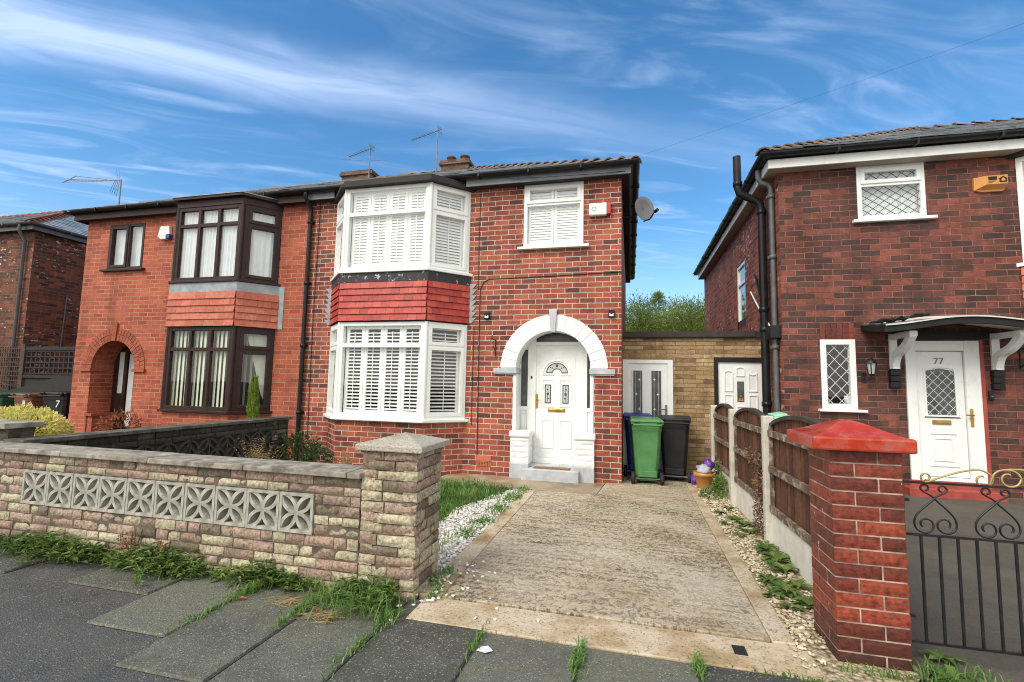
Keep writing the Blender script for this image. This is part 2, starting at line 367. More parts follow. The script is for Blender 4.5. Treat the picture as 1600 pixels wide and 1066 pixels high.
M['redleaf'] = tinted('russet leaf', [(0, (0.20, 0.055, 0.03)), (1, (0.40, 0.16, 0.075))], rough=0.7, bump=0, trans=0.25)
M['yelleaf'] = tinted('yellow variegated leaf', [(0, (0.30, 0.38, 0.09)), (0.25, (0.58, 0.62, 0.18)), (0.8, (0.82, 0.78, 0.30)), (1, (0.78, 0.52, 0.18))], rough=0.6, bump=0, trans=0.3)
M['conifer'] = tinted('bright conifer spray', [(0, (0.12, 0.22, 0.03)), (1, (0.36, 0.48, 0.08))], rough=0.7, bump=0, trans=0.25)
M['darkleaf'] = tinted('dark green leaf', [(0, (0.022, 0.06, 0.02)), (1, (0.075, 0.14, 0.05))], rough=0.5, bump=0, trans=0.2)
M['treeleaf'] = tinted('willow leaf', [(0, (0.10, 0.16, 0.03)), (0.5, (0.21, 0.29, 0.06)), (1, (0.35, 0.42, 0.12))], rough=0.6, bump=0, trans=0.35)
M['bark'] = simple('tree bark', (0.10, 0.08, 0.055), 0.95, 0.3, 9, bump=0.8, bscale=25)
M['stem'] = simple('plant stem', (0.13, 0.10, 0.05), 0.9, 0.2)
M['autumn'] = tinted('fallen leaf', [(0, (0.36, 0.06, 0.025)), (0.6, (0.40, 0.17, 0.065)), (1, (0.42, 0.30, 0.16))], rough=0.7, bump=0)
M['pebble'] = tinted('white marble pebble', [(0, (0.55, 0.52, 0.45)), (0.5, (0.74, 0.73, 0.69)), (1, (0.82, 0.82, 0.80))], rough=0.6, bump=0.2, fine_amt=0.2)
M['pebble_buff'] = tinted('cream gravel', [(0, (0.33, 0.25, 0.15)), (0.4, (0.55, 0.46, 0.31)), (1, (0.70, 0.64, 0.50))], rough=0.7, bump=0.2, fine_amt=0.3)
M['cable'] = simple('black cable', (0.015, 0.014, 0.014), 0.6, 0.1)
M['litter'] = simple('white litter', (0.66, 0.70, 0.74), 0.5, 0.1)


def ground_mats():
    m, t, b = mat('garden soil')
    v = obj_vec(t)
    c = t.ramp(t.noise(v, 5, 8, 0.7), [(0.3, (0.05, 0.037, 0.024)), (0.7, (0.12, 0.095, 0.06))])
    t.put(b.inputs['Base Color'], c)
    b.inputs['Roughness'].default_value = 0.95
    t.put(b.inputs['Normal'], t.bump(t.noise(v, 40, 6), 0.8, 0.02))
    M['soil'] = m
    # asphalt
    m, t, b = mat('old asphalt pavement')
    v = obj_vec(t)
    sp = t.n('ShaderNodeTexVoronoi', {'Vector': v, 'Scale': 130.0}, feature='F1')
    n = t.noise(v, 3, 7, 0.7)
    c = t.ramp(n, [(0.3, (0.050, 0.050, 0.048)), (0.7, (0.088, 0.086, 0.080))])
    spk = t.n('ShaderNodeMapRange', {0: t.n('ShaderNodeSeparateColor', {0: sp.outputs['Color']}).outputs[0], 1: 0.90, 2: 1.0, 3: 0.0, 4: 0.8}).outputs[0]
    c = t.mix(spk, c, (0.22, 0.21, 0.20))
    t.put(b.inputs['Base Color'], c)
    t.put(b.inputs['Roughness'], t.ramp(n, [(0.3, 0.55), (0.7, 0.85)]))
    t.put(b.inputs['Normal'], t.bump(t.math('ADD', sp.outputs['Distance'], t.noise(v, 60, 4)), 0.7, 0.006))
    M['asphalt'] = m
    # flagstones
    m, t, b = mat('mossy concrete flag')
    v = obj_vec(t)
    a = t.n('ShaderNodeAttribute', attribute_name='tint')
    sp = t.n('ShaderNodeTexVoronoi', {'Vector': v, 'Scale': 150.0}, feature='F1')
    n = t.noise(v, 3.4, 9, 0.78)
    c = t.ramp(t.math('ADD', t.math('MULTIPLY', n, 0.75), t.math('MULTIPLY', a.outputs['Fac'], 0.45)), [(0.36, (0.040, 0.041, 0.034)), (0.52, (0.070, 0.072, 0.057)), (0.72, (0.125, 0.128, 0.098))])
    spk = t.n('ShaderNodeMapRange', {0: t.n('ShaderNodeSeparateColor', {0: sp.outputs['Color']}).outputs[0], 1: 0.86, 2: 1.0, 3: 0.0, 4: 0.8}).outputs[0]
    c = t.mix(spk, c, (0.30, 0.31, 0.26))
    dk = t.n('ShaderNodeMapRange', {0: t.n('ShaderNodeSeparateColor', {0: sp.outputs['Color']}).outputs[1], 1: 0.8, 2: 1.0, 3: 0.0, 4: 0.7}).outputs[0]
    c = t.mix(dk, c, (0.035, 0.036, 0.03))
    t.put(b.inputs['Base Color'], c)
    b.inputs['Roughness'].default_value = 0.85
    t.put(b.inputs['Normal'], t.bump(t.math('ADD', sp.outputs['Distance'], t.noise(v, 70, 4)), 0.6, 0.005))
    M['flag'] = m
    # stamped concrete drive
    m, t, b = mat('tamped concrete drive')
    v = obj_vec(t)
    ridg = t.noise(t.mapping(v, (26, 22, 1)), 1.0, 5, 0.68, 1.2)
    grit = t.noise(v, 75, 5, 0.75)
    rows = t.noise(t.mapping(v, (1.6, 24, 1)), 1.0, 3, 0.55)
    big = t.noise(t.mapping(v, (0.8, 1.0, 1)), 1.1, 7, 0.64)
    wear = t.n('ShaderNodeMapRange', {0: big, 1: 0.62, 2: 0.40, 3: 0.35, 4: 1.0}).outputs[0]
    base = t.ramp(big, [(0.3, (0.40, 0.32, 0.20)), (0.5, (0.51, 0.435, 0.31)), (0.7, (0.59, 0.53, 0.41))])
    hv = t.math('ADD', t.math('MULTIPLY', ridg, 0.66), t.math('MULTIPLY', grit, 0.34))
    hv = t.math('ADD', hv, t.math('MULTIPLY', t.math('SUBTRACT', rows, 0.5), 0.30))
    pits = t.n('ShaderNodeMapRange', {0: hv, 1: 0.515, 2: 0.43, 3: 0.0, 4: 1.0}).outputs[0]
    c = t.mix(t.n('ShaderNodeMapRange', {0: hv, 1: 0.54, 2: 0.64, 3: 0.0, 4: 0.6}).outputs[0], base, (0.70, 0.62, 0.48))
    c = t.mix(t.math('MULTIPLY', pits, wear), c, (0.085, 0.074, 0.052))
    st = t.noise(v, 0.9, 6, 0.6)
    c = t.mix(t.n('ShaderNodeMapRange', {0: st, 1: 0.5, 2: 0.68, 3: 0.0, 4: 0.5}).outputs[0], c, (0.25, 0.155, 0.065))
    t.put(b.inputs['Base Color'], c)
    lon = t.noise(t.mapping(v, (3.2, 0.35, 1)), 1.0, 5, 0.6)
    c = t.mix(0.7, c, t.ramp(lon, [(0.36, (0.66, 0.60, 0.50)), (0.5, 1.0), (0.66, 1.12)]), 'MULTIPLY')
    ck = t.n('ShaderNodeTexVoronoi', {'Vector': t.n('ShaderNodeVectorMath', {0: v, 1: t.n('ShaderNodeVectorMath', {0: t.n('ShaderNodeTexNoise', {'Vector': v, 'Scale': 3.0, 'Detail': 4.0}).outputs['Color'], 'Scale': 0.25}, operation='SCALE').outputs[0]}, operation='ADD').outputs[0], 'Scale': 0.45}, feature='DISTANCE_TO_EDGE')
    c = t.mix(t.n('ShaderNodeMapRange', {0: ck.outputs['Distance'], 1: 0.0035, 2: 0.001, 3: 0.0, 4: 0.8}).outputs[0], c, (0.06, 0.045, 0.03))
    t.put(b.inputs['Roughness'], t.ramp(st, [(0.38, 0.42), (0.6, 0.78)]))
    t.put(b.inputs['Normal'], t.bump(hv, 1.0, 0.02))
    M['drive'] = m
    # smooth concrete edging / apron
    m, t, b = mat('ochre stained concrete')
    v = obj_vec(t)
    n = t.noise(v, 2.2, 8, 0.68)
    g = t.noise(v, 60, 5, 0.7)
    c = t.ramp(n, [(0.28, (0.20, 0.135, 0.06)), (0.43, (0.40, 0.30, 0.17)), (0.54, (0.54, 0.45, 0.325)), (0.72, (0.61, 0.55, 0.45))])
    c = t.mix(t.n('ShaderNodeMapRange', {0: g, 1: 0.47, 2: 0.36, 3: 0.0, 4: 0.75}).outputs[0], c, (0.11, 0.075, 0.04))
    t.put(b.inputs['Base Color'], c)
    b.inputs['Roughness'].default_value = 0.75
    t.put(b.inputs['Normal'], t.bump(t.math('ADD', g, n), 0.5, 0.008))
    M['apron'] = m
    # wet path by the house
    m, t, b = mat('damp concrete path')
    v = obj_vec(t)
    n = t.noise(v, 1.6, 8, 0.66)
    g = t.noise(v, 50, 5, 0.7)
    c = t.ramp(n, [(0.34, (0.15, 0.10, 0.05)), (0.5, (0.33, 0.26, 0.165)), (0.66, (0.47, 0.42, 0.33))])
    c = t.mix(0.6, c, t.ramp(g, [(0.3, 0.6), (0.7, 1.15)]), 'MULTIPLY')
    t.put(b.inputs['Base Color'], c)
    t.put(b.inputs['Roughness'], t.ramp(n, [(0.35, 0.32), (0.65, 0.8)]))
    t.put(b.inputs['Normal'], t.bump(g, 0.4, 0.006))
    M['path'] = m
    # lawn underlay
    m, t, b = mat('lawn soil and moss')
    v = obj_vec(t)
    c = t.ramp(t.noise(v, 6, 8, 0.7), [(0.3, (0.05, 0.075, 0.02)), (0.6, (0.09, 0.13, 0.035)), (0.75, (0.24, 0.20, 0.08))])
    t.put(b.inputs['Base Color'], c)
    b.inputs['Roughness'].default_value = 0.95
    M['lawnbase'] = m
    # gravel underlay
    m, t, b = mat('gravel bed')
    v = obj_vec(t)
    vo = t.n('ShaderNodeTexVoronoi', {'Vector': v, 'Scale': 48.0}, feature='F1')
    c = t.ramp(vo.outputs['Distance'], [(0.0, (0.70, 0.68, 0.62)), (0.5, (0.58, 0.54, 0.46)), (0.9, (0.22, 0.17, 0.11))])
    t.put(b.inputs['Base Color'], c)
    b.inputs['Roughness'].default_value = 0.9
    t.put(b.inputs['Normal'], t.bump(t.math('SUBTRACT', 1.0, vo.outputs['Distance']), 0.8, 0.015))
    M['gravelbed'] = m
    m, t, b = mat('buff gravel bed')
    v = obj_vec(t)
    vo = t.n('ShaderNodeTexVoronoi', {'Vector': v, 'Scale': 42.0}, feature='F1')
    c = t.ramp(vo.outputs['Distance'], [(0.0, (0.52, 0.45, 0.33)), (0.5, (0.36, 0.29, 0.18)), (0.9, (0.10, 0.075, 0.045))])
    t.put(b.inputs['Base Color'], c)
    b.inputs['Roughness'].default_value = 0.9
    t.put(b.inputs['Normal'], t.bump(t.math('SUBTRACT', 1.0, vo.outputs['Distance']), 0.8, 0.015))
    M['buffbed'] = m
    # neighbour drive
    m, t, b = mat('dark tarmac drive')
    v = obj_vec(t)
    n = t.noise(v, 2.5, 8, 0.7)
    g = t.noise(v, 90, 4, 0.7)
    c = t.ramp(n, [(0.3, (0.060, 0.051, 0.040)), (0.7, (0.105, 0.092, 0.073))])
    c = t.mix(0.7, c, t.ramp(g, [(0.3, 0.6), (0.7, 1.4)]), 'MULTIPLY')
    t.put(b.inputs['Base Color'], c)
    b.inputs['Roughness'].default_value = 0.8
    t.put(b.inputs['Normal'], t.bump(g, 0.6, 0.006))
    M['tarmac'] = m


ground_mats()


# ---------------------------------------------------------------- mesh builder
class F:
    """local frame: u along, d outward, z up"""
    def __init__(s, o, u=(1, 0)):
        s.o = Vector(o)
        l = math.hypot(*u)
        s.u = Vector((u[0] / l, u[1] / l, 0))
        s.n = Vector((s.u.y, -s.u.x, 0))

    def p(s, u, d, z):
        return s.o + s.u * u + s.n * d + Vector((0, 0, z))


W0 = F((0, 0, 0))
ORG = {}


class MB:
    def __init__(s):
        s.v = []
        s.f = []
        s.t = []
        s.sm = []

    def add(s, vs, fs, tint=0.5, smooth=False):
        b = len(s.v)
        s.v += [tuple(v) for v in vs]
        for f in fs:
            s.f.append(tuple(b + i for i in f))
            s.t.append(tint)
            s.sm.append(smooth)

    def lbox(s, fr, u0, u1, d0, d1, z0, z1, tint=0.5):
        P = [fr.p(u, d, z) for z in (z0, z1) for d in (d0, d1) for u in (u0, u1)]
        # d1 outward (towards camera)
        s.add(P, [(0, 1, 3, 2), (4, 6, 7, 5), (2, 3, 7, 6), (0, 4, 5, 1), (0, 2, 6, 4), (1, 5, 7, 3)], tint)

    def box(s, x0, x1, y0, y1, z0, z1, tint=0.5):
        s.lbox(W0, x0, x1, -y1, -y0, z0, z1, tint)

    def obox(s, c, ax, ay, az, tint=0.5):
        c, ax, ay, az = map(Vector, (c, ax, ay, az))
        P = [c + ax * i + ay * j + az * k for k in (-1, 1) for j in (-1, 1) for i in (-1, 1)]
        s.add(P, [(0, 2, 3, 1), (4, 5, 7, 6), (0, 1, 5, 4), (2, 6, 7, 3), (0, 4, 6, 2), (1, 3, 7, 5)], tint)

    def quad(s, a, b, c, d, tint=0.5):
        s.add([a, b, c, d], [(0, 1, 2, 3)], tint)

    def tube(s, pts, r, seg=8, cap=True, tint=0.5):
        pts = [Vector(p) for p in pts]
        rs = r if isinstance(r, (list, tuple)) else [r] * len(pts)
        vs, fs = [], []
        up = Vector((0, 0, 1))
        prev = None
        for i, p in enumerate(pts):
            if i == 0:
                d = pts[1] - p
            elif i == len(pts) - 1:
                d = p - pts[i - 1]
            else:
                d = (pts[i + 1] - p).normalized() + (p - pts[i - 1]).normalized()
            d.normalize()
            if prev is None:
                a = d.cross(up)
                if a.length < 0.05:
                    a = d.cross(Vector((0, 1, 0)))
                a.normalize()
            else:
                a = prev - d * prev.dot(d)
                a.normalize()
            prev = a
            b = d.cross(a)
            for k in range(seg):
                th = 2 * math.pi * k / seg
                vs.append(p + (a * math.cos(th) + b * math.sin(th)) * rs[i])
        for i in range(len(pts) - 1):
            for k in range(seg):
                k2 = (k + 1) % seg
                fs.append((i * seg + k, i * seg + k2, (i + 1) * seg + k2, (i + 1) * seg + k))
        s.add(vs, fs, tint, True)
        if cap:
            n = len(vs)
            s.add(vs[:seg], [tuple(range(seg))[::-1]], tint)
            s.add(vs[n - seg:], [tuple(range(seg))], tint)

    def lathe(s, c, prof, seg=20, tint=0.5, sx=1, sy=1):
        c = Vector(c)
        vs, fs = [], []
        for r, z in prof:
            for k in range(seg):
                th = 2 * math.pi * k / seg
                vs.append(c + Vector((r * sx * math.cos(th), r * sy * math.sin(th), z)))
        for i in range(len(prof) - 1):
            for k in range(seg):
                k2 = (k + 1) % seg
                fs.append((i * seg + k, i * seg + k2, (i + 1) * seg + k2, (i + 1) * seg + k))
        s.add(vs, fs, tint, True)

    def prism(s, poly, fr, d0, d1, tint=0.5):
        """poly in (u,z), extruded in d"""
        n = len(poly)
        vs = [fr.p(u, d0, z) for u, z in poly] + [fr.p(u, d1, z) for u, z in poly]
        s.add(vs, [tuple(range(n))[::-1], tuple(range(n, 2 * n))] + [(i, (i + 1) % n, n + (i + 1) % n, n + i) for i in range(n)], tint)

    def slab(s, poly, z0, z1, tint=0.5):
        """poly in (x,y) ccw, extruded in z"""
        n = len(poly)
        vs = [Vector((x, y, z0)) for x, y in poly] + [Vector((x, y, z1)) for x, y in poly]
        s.add(vs, [tuple(range(n))[::-1], tuple(range(n, 2 * n))] + [(i, (i + 1) % n, n + (i + 1) % n, n + i) for i in range(n)], tint)

    def build(s, name, material, parent=None, bevel=0.0, org=None):
        o0 = Vector(org) if org is not None else (ORG[parent.name] if parent else Vector((0, 0, 0)))
        me = bpy.data.meshes.new(name)
        me.from_pydata([tuple(Vector(v) - o0) for v in s.v], [], s.f)
        me.materials.append(material)
        at = me.attributes.new('tint', 'FLOAT', 'FACE')
        at.data.foreach_set('value', s.t)
        uv = me.uv_layers.new(name='uv')
        me.update()
        buf = [0.0] * (2 * len(me.loops))
        for p in me.polygons:
            n = p.normal
            h = math.hypot(n.x, n.y)
            if h > 0.12:
                t = Vector((-n.y / h, n.x / h, 0))
                if t.x < -0.001 or (abs(t.x) <= 0.001 and t.y < 0):
                    t = -t
                bb = n.cross(t)
                if bb.z < 0:
                    bb = -bb
            else:
                t = Vector((1, 0, 0))
                bb = Vector((0, 1, 0))
            for li in p.loop_indices:
                co = Vector(s.v[me.loops[li].vertex_index])
                buf[2 * li] = co.dot(t) + 50.0
                buf[2 * li + 1] = co.dot(bb) + 50.0
        uv.data.foreach_set('uv', buf)
        me.polygons.foreach_set('use_smooth', s.sm)
        o = bpy.data.objects.new(name, me)
        col.objects.link(o)
        if parent:
            o.parent = parent
        else:
            o.location = o0
        ORG[o.name] = o0
        if bevel:
            md = o.modifiers.new('bevel', 'BEVEL')
            md.width = bevel
            md.segments = 2
            md.limit_method = 'ANGLE'
            md.angle_limit = R_(40)
        return o


def thing(name, label, cat, loc=(0, 0, 0), group=None):
    o = bpy.data.objects.new(name, None)
    o.empty_display_size = 0.1
    col.objects.link(o)
    o.location = loc
    ORG[o.name] = Vector(loc)
    tag(o, label, cat, group)
    return o


def tag(o, label, cat, group=None, kind=None):
    if label:
        o['label'] = label
    if cat:
        o['category'] = cat
    if group:
        o['group'] = group
    if kind:
        o['kind'] = kind
    return o


def struct(o):
    o['kind'] = 'structure'
    return o


def copy_tree(o, parent=None):
    c = o.copy()
    col.objects.link(c)
    if parent:
        c.parent = parent
    for ch in list(o.children):
        copy_tree(ch, c)
    return c


def text_mesh(name, body, size, material, parent, loc, rot, depth=0.002):
    cu = bpy.data.curves.new(name, 'FONT')
    cu.body = body
    cu.size = size
    cu.extrude = depth
    cu.align_x = 'CENTER'
    cu.align_y = 'CENTER'
    tmp = bpy.data.objects.new(name, cu)
    col.objects.link(tmp)
    dg = bpy.context.evaluated_depsgraph_get()
    me = bpy.data.meshes.new_from_object(tmp.evaluated_get(dg))
    bpy.data.objects.remove(tmp)
    me.materials.clear()
    me.materials.append(material)
    o = bpy.data.objects.new(name, me)
    col.objects.link(o)
    o.parent = parent
    o.location = Vector(loc) - ORG[parent.name]
    o.rotation_euler = rot
    ORG[o.name] = Vector(loc)
    return o


# ---------------------------------------------------------------- building helpers
def wall_sheet(mb, fr, u0, u1, z0, z1, openings=(), rev=0.1):
    """openings: (a,b,c,d,reveal[,arch_spring])"""
    us = sorted({u0, u1, *[x for o in openings for x in o[:2]]})
    zs = sorted({z0, z1, *[x for o in openings for x in o[2:4]]})
    for i in range(len(us) - 1):
        for j in range(len(zs) - 1):
            cu, cz = (us[i] + us[i + 1]) / 2, (zs[j] + zs[j + 1]) / 2
            if any(o[0] < cu < o[1] and o[2] < cz < o[3] for o in openings):
                continue
            mb.quad(fr.p(us[i], 0, zs[j]), fr.p(us[i + 1], 0, zs[j]), fr.p(us[i + 1], 0, zs[j + 1]), fr.p(us[i], 0, zs[j + 1]))
    for o in openings:
        a, b, c, d, rv = o[:5]
        if rv <= 0:
            continue
        if len(o) > 5:
            sp = o[5]
            r = (b - a) / 2
            cx = (a + b) / 2
            N = 20
            arc = [(cx - r * math.cos(math.pi * k / N), sp + r * math.sin(math.pi * k / N)) for k in range(N + 1)]
            for k in range(N):
                (ua, za), (ub, zb) = arc[k], arc[k + 1]
                mb.quad(fr.p(ua, 0, za), fr.p(ub, 0, zb), fr.p(ub, 0, d), fr.p(ua, 0, d))
                mb.quad(fr.p(ua, 0, za), fr.p(ua, -rv, za), fr.p(ub, -rv, zb), fr.p(ub, 0, zb))
            mb.quad(fr.p(a, 0, c), fr.p(a, -rv, c), fr.p(a, -rv, sp), fr.p(a, 0, sp))
            mb.quad(fr.p(b, 0, c), fr.p(b, 0, sp), fr.p(b, -rv, sp), fr.p(b, -rv, c))
        else:
            mb.quad(fr.p(a, 0, c), fr.p(a, -rv, c), fr.p(a, -rv, d), fr.p(a, 0, d))
            mb.quad(fr.p(b, 0, c), fr.p(b, 0, d), fr.p(b, -rv, d), fr.p(b, -rv, c))
            mb.quad(fr.p(a, 0, c), fr.p(b, 0, c), fr.p(b, -rv, c), fr.p(a, -rv, c))
            mb.quad(fr.p(a, 0, d), fr.p(a, -rv, d), fr.p(b, -rv, d), fr.p(b, 0, d))


def win_frame(mb, fr, u0, u1, z0, z1, ucuts=(), zcuts=(), w=0.06, wm=0.05, d0=-0.05, d1=0.02, sash=(), sw=0.04, corner=None):
    """returns list of pane rects; sash: set of (col,row) cells"""
    wl, wr = (w, w) if corner is None else corner
    mb.lbox(fr, u0, u0 + wl, d0, d1, z0, z1)
    mb.lbox(fr, u1 - wr, u1, d0, d1, z0, z1)
    mb.lbox(fr, u0 + wl, u1 - wr, d0, d1 - 0.001, z0, z0 + w)
    mb.lbox(fr, u0 + wl, u1 - wr, d0, d1 - 0.001, z1 - w, z1)
    zb = [z0 + w] + [x for z in zcuts for x in (z - wm / 2, z + wm / 2)] + [z1 - w]
    for z in zcuts:
        mb.lbox(fr, u0 + wl, u1 - wr, d0, d1 - 0.004, z - wm / 2, z + wm / 2)
    ub = [u0 + wl] + [x for u in ucuts for x in (u - wm / 2, u + wm / 2)] + [u1 - wr]
    for u in ucuts:
        for k in range(0, len(zb), 2):
            mb.lbox(fr, u - wm / 2, u + wm / 2, d0, d1 - 0.003, zb[k], zb[k + 1])
    cells = []
    for i in range(0, len(ub), 2):
        for j in range(0, len(zb), 2):
            a, b, c, d = ub[i], ub[i + 1], zb[j], zb[j + 1]
            if (i // 2, j // 2) in sash:
                e = d1 + 0.012
                o = 0.012
                mb.lbox(fr, a - o, a + sw, d0 + 0.01, e, c - o, d + o)
                mb.lbox(fr, b - sw, b + o, d0 + 0.01, e, c - o, d + o)
                mb.lbox(fr, a + sw, b - sw, d0 + 0.01, e - 0.001, c - o, c + sw)
                mb.lbox(fr, a + sw, b - sw, d0 + 0.01, e - 0.001, d - sw, d + o)
                a, b, c, d = a + sw, b - sw, c + sw, d - sw
            cells.append((a, b, c, d))
    return cells


def panes(parent, fr, cells, m, d=-0.02, name='pane'):
    for a, b, c, d_ in cells:
        mb = MB()
        mb.quad(fr.p(a - .004, d, c - .004), fr.p(b + .004, d, c - .004), fr.p(b + .004, d, d_ + .004), fr.p(a - .004, d, d_ + .004))
        mb.build(name, m, parent)


def shutter_panel(parent, fr, u0, u1, z0, z1, tilt, d=-0.11, pitch=0.05, st=0.038, slat=0.05, rod=True):
    mb = MB()
    mb.lbox(fr, u0, u0 + st, d - 0.013, d + 0.013, z0, z1)
    mb.lbox(fr, u1 - st, u1, d - 0.013, d + 0.013, z0, z1)
    mb.lbox(fr, u0 + st, u1 - st, d - 0.012, d + 0.012, z0, z0 + 0.05)
    mb.lbox(fr, u0 + st, u1 - st, d - 0.012, d + 0.012, z1 - 0.05, z1)
    z = z0 + 0.05 + pitch / 2
    c, s_ = math.cos(tilt), math.sin(tilt)
    while z < z1 - 0.05 - pitch * 0.3:
        ctr = fr.p((u0 + u1) / 2, d, z)
        mb.obox(ctr, fr.u * ((u1 - u0) / 2 - st), (fr.n * c - Vector((0, 0, 1)) * s_) * slat / 2, (fr.n * s_ + Vector((0, 0, 1)) * c) * 0.0035)
        z += pitch
    if rod:
        mb.lbox(fr, (u0 + u1) / 2 - 0.005, (u0 + u1) / 2 + 0.005, d + 0.026, d + 0.034, z0 + 0.09, z1 - 0.09)
    mb.build('shutter', M['shutter'], parent)


def vert_blind(parent, fr, u0, u1, z0, z1, m, pitch=0.085, wid=0.07, ang=0.5, d=-0.16, jit=0.1, name='vertical_blind'):
    mb = MB()
    u = u0 + pitch / 2
    while u < u1:
        a = ang + rnd.uniform(-jit, jit)
        ctr = fr.p(u, d, (z0 + z1) / 2)
        mb.obox(ctr, (fr.u * math.cos(a) + fr.n * math.sin(a)) * wid / 2, (fr.n * math.cos(a) - fr.u * math.sin(a)) * 0.001, Vector((0, 0, (z1 - z0) / 2)))
        u += pitch
    return mb.build(name, m, parent)


def net_curtain(parent, fr, u0, u1, z0, z1, m, d=-0.12, pleat=0.06, amp=0.02):
    mb = MB()
    n = max(8, int((u1 - u0) / pleat * 5))
    vs, fs = [], []
    for i in range(n + 1):
        u = u0 + (u1 - u0) * i / n
        dd = d + amp * math.sin(u * 2 * math.pi / pleat + 0.6 * math.sin(u * 21)) + 0.004 * math.sin(u * 61)
        vs += [fr.p(u, dd, z0), fr.p(u, dd, z1)]
    for i in range(n):
        fs.append((2 * i, 2 * i + 2, 2 * i + 3, 2 * i + 1))
    mb.add(vs, fs, 0.5, True)
    return mb.build('net_curtain', m, parent)


def lattice(parent, fr, a, b, c, d, nu, nz, m, dd=-0.012, r=0.0035, name='lead_lattice'):
    mb = MB()
    du, dz = (b - a) / nu, (d - c) / nz
    k = dz / du
    for s in (1, -1):
        for i in range(-nz - 1, nu + nz + 2):
            # line: z = c + s*k*(u - (a+i*du)) ; for s=-1 starts from top
            base = a + (i + (0.5 if (s == -1 and nz % 2) else 0.0)) * du
            zs = c if s == 1 else d
            pts = []
            uA, uB = a, b
            zA, zB = zs + s * k * (uA - base), zs + s * k * (uB - base)
            lo, hi = 0.0, 1.0
            dz_ = zB - zA
            for lim, sign in ((c, 1), (d, -1)):
                if abs(dz_) < 1e-9:
                    continue
                tt = (lim - zA) / dz_
                if sign * dz_ > 0:
                    lo = max(lo, tt)
                else:
                    hi = min(hi, tt)
            if hi - lo < 0.02:
                continue
            p0 = fr.p(uA + (uB - uA) * lo, dd, zA + dz_ * lo)
            p1 = fr.p(uA + (uB - uA) * hi, dd, zA + dz_ * hi)
            ax = (p1 - p0) / 2
            side = ax.normalized().cross(fr.n) * r
            mb.obox((p0 + p1) / 2, ax, side, fr.n * 0.002 * (1.0 if s == 1 else 0.7))
    return mb.build(name, m, parent)


def moulding(mb, fr, a, b, c, d, w=0.018, d0=0.0, d1=0.012, top_arch=0.0):
    mb.lbox(fr, a, a + w, d0, d1, c, d)
    mb.lbox(fr, b - w, b, d0, d1, c, d)
    mb.lbox(fr, a + w, b - w, d0, d1 - 0.0005, c, c + w)
    if top_arch:
        N = 8
        for k in range(N):
            u_0, u_1 = a + w + (b - a - 2 * w) * k / N, a + w + (b - a - 2 * w) * (k + 1) / N
            f = lambda u: d - w / 2 + top_arch * (1 - ((u - (a + b) / 2) / ((b - a) / 2)) ** 2)
            p0, p1 = fr.p(u_0, (d0 + d1) / 2, f(u_0)), fr.p(u_1, (d0 + d1) / 2, f(u_1))
            mb.obox((p0 + p1) / 2, (p1 - p0) / 2, fr.n * (d1 - d0) / 2, Vector((0, 0, w / 2)))
    else:
        mb.lbox(fr, a + w, b - w, d0, d1 - 0.0005, d - w, d)


def rough_piece(mb, fr, u0, u1, z0, z1, d0, d1, tint, rough=0.006, bev=0.008, cell=0.03, rng=rnd):
    nu = max(3, int((u1 - u0) / cell) + 1)
    nz = max(3, int((z1 - z0) / cell) + 1)
    off = rng.uniform(0, 100)
    j = lambda: rng.uniform(-0.25, 0.25) * bev
    ju = [j() for _ in range(4)]
    vs, fs = [], []
    for k in range(nz + 1):
        for i in range(nu + 1):
            u = u0 + (u1 - u0) * i / nu
            z = z0 + (z1 - z0) * k / nz
            edge = (i in (0, nu)) or (k in (0, nz))
            n = noise.noise(Vector((u * 14 + off, z * 22, off)))
            n2 = noise.noise(Vector((u * 45 + off, z * 50, off * 2)))
            d = d1 + rough * (n * 1.3 + n2 * 0.6)
            if edge:
                d = d1 - bev + rough * 0.35 * n
                if rough > 0.004:
                    u += 0.3 * bev * n2
                    z += 0.3 * bev * n
            vs.append(fr.p(u, d, z))
    W = nu + 1
    for k in range(nz):
        for i in range(nu):
            fs.append((k * W + i, k * W + i + 1, (k + 1) * W + i + 1, (k + 1) * W + i))
    mb.add(vs, fs, tint, rough > 0.004)
    ring = [(i, 0) for i in range(nu)] + [(nu, k) for k in range(nz)] + [(i, nz) for i in range(nu, 0, -1)] + [(0, k) for k in range(nz, 0, -1)]
    rv = [vs[k * W + i] for i, k in ring]
    n = len(rv)
    back = [p - fr.n * (d1 - bev - d0) for p in rv]
    mb.add(rv + back, [(i, n + i, n + (i + 1) % n, (i + 1) % n) for i in range(n)], tint)


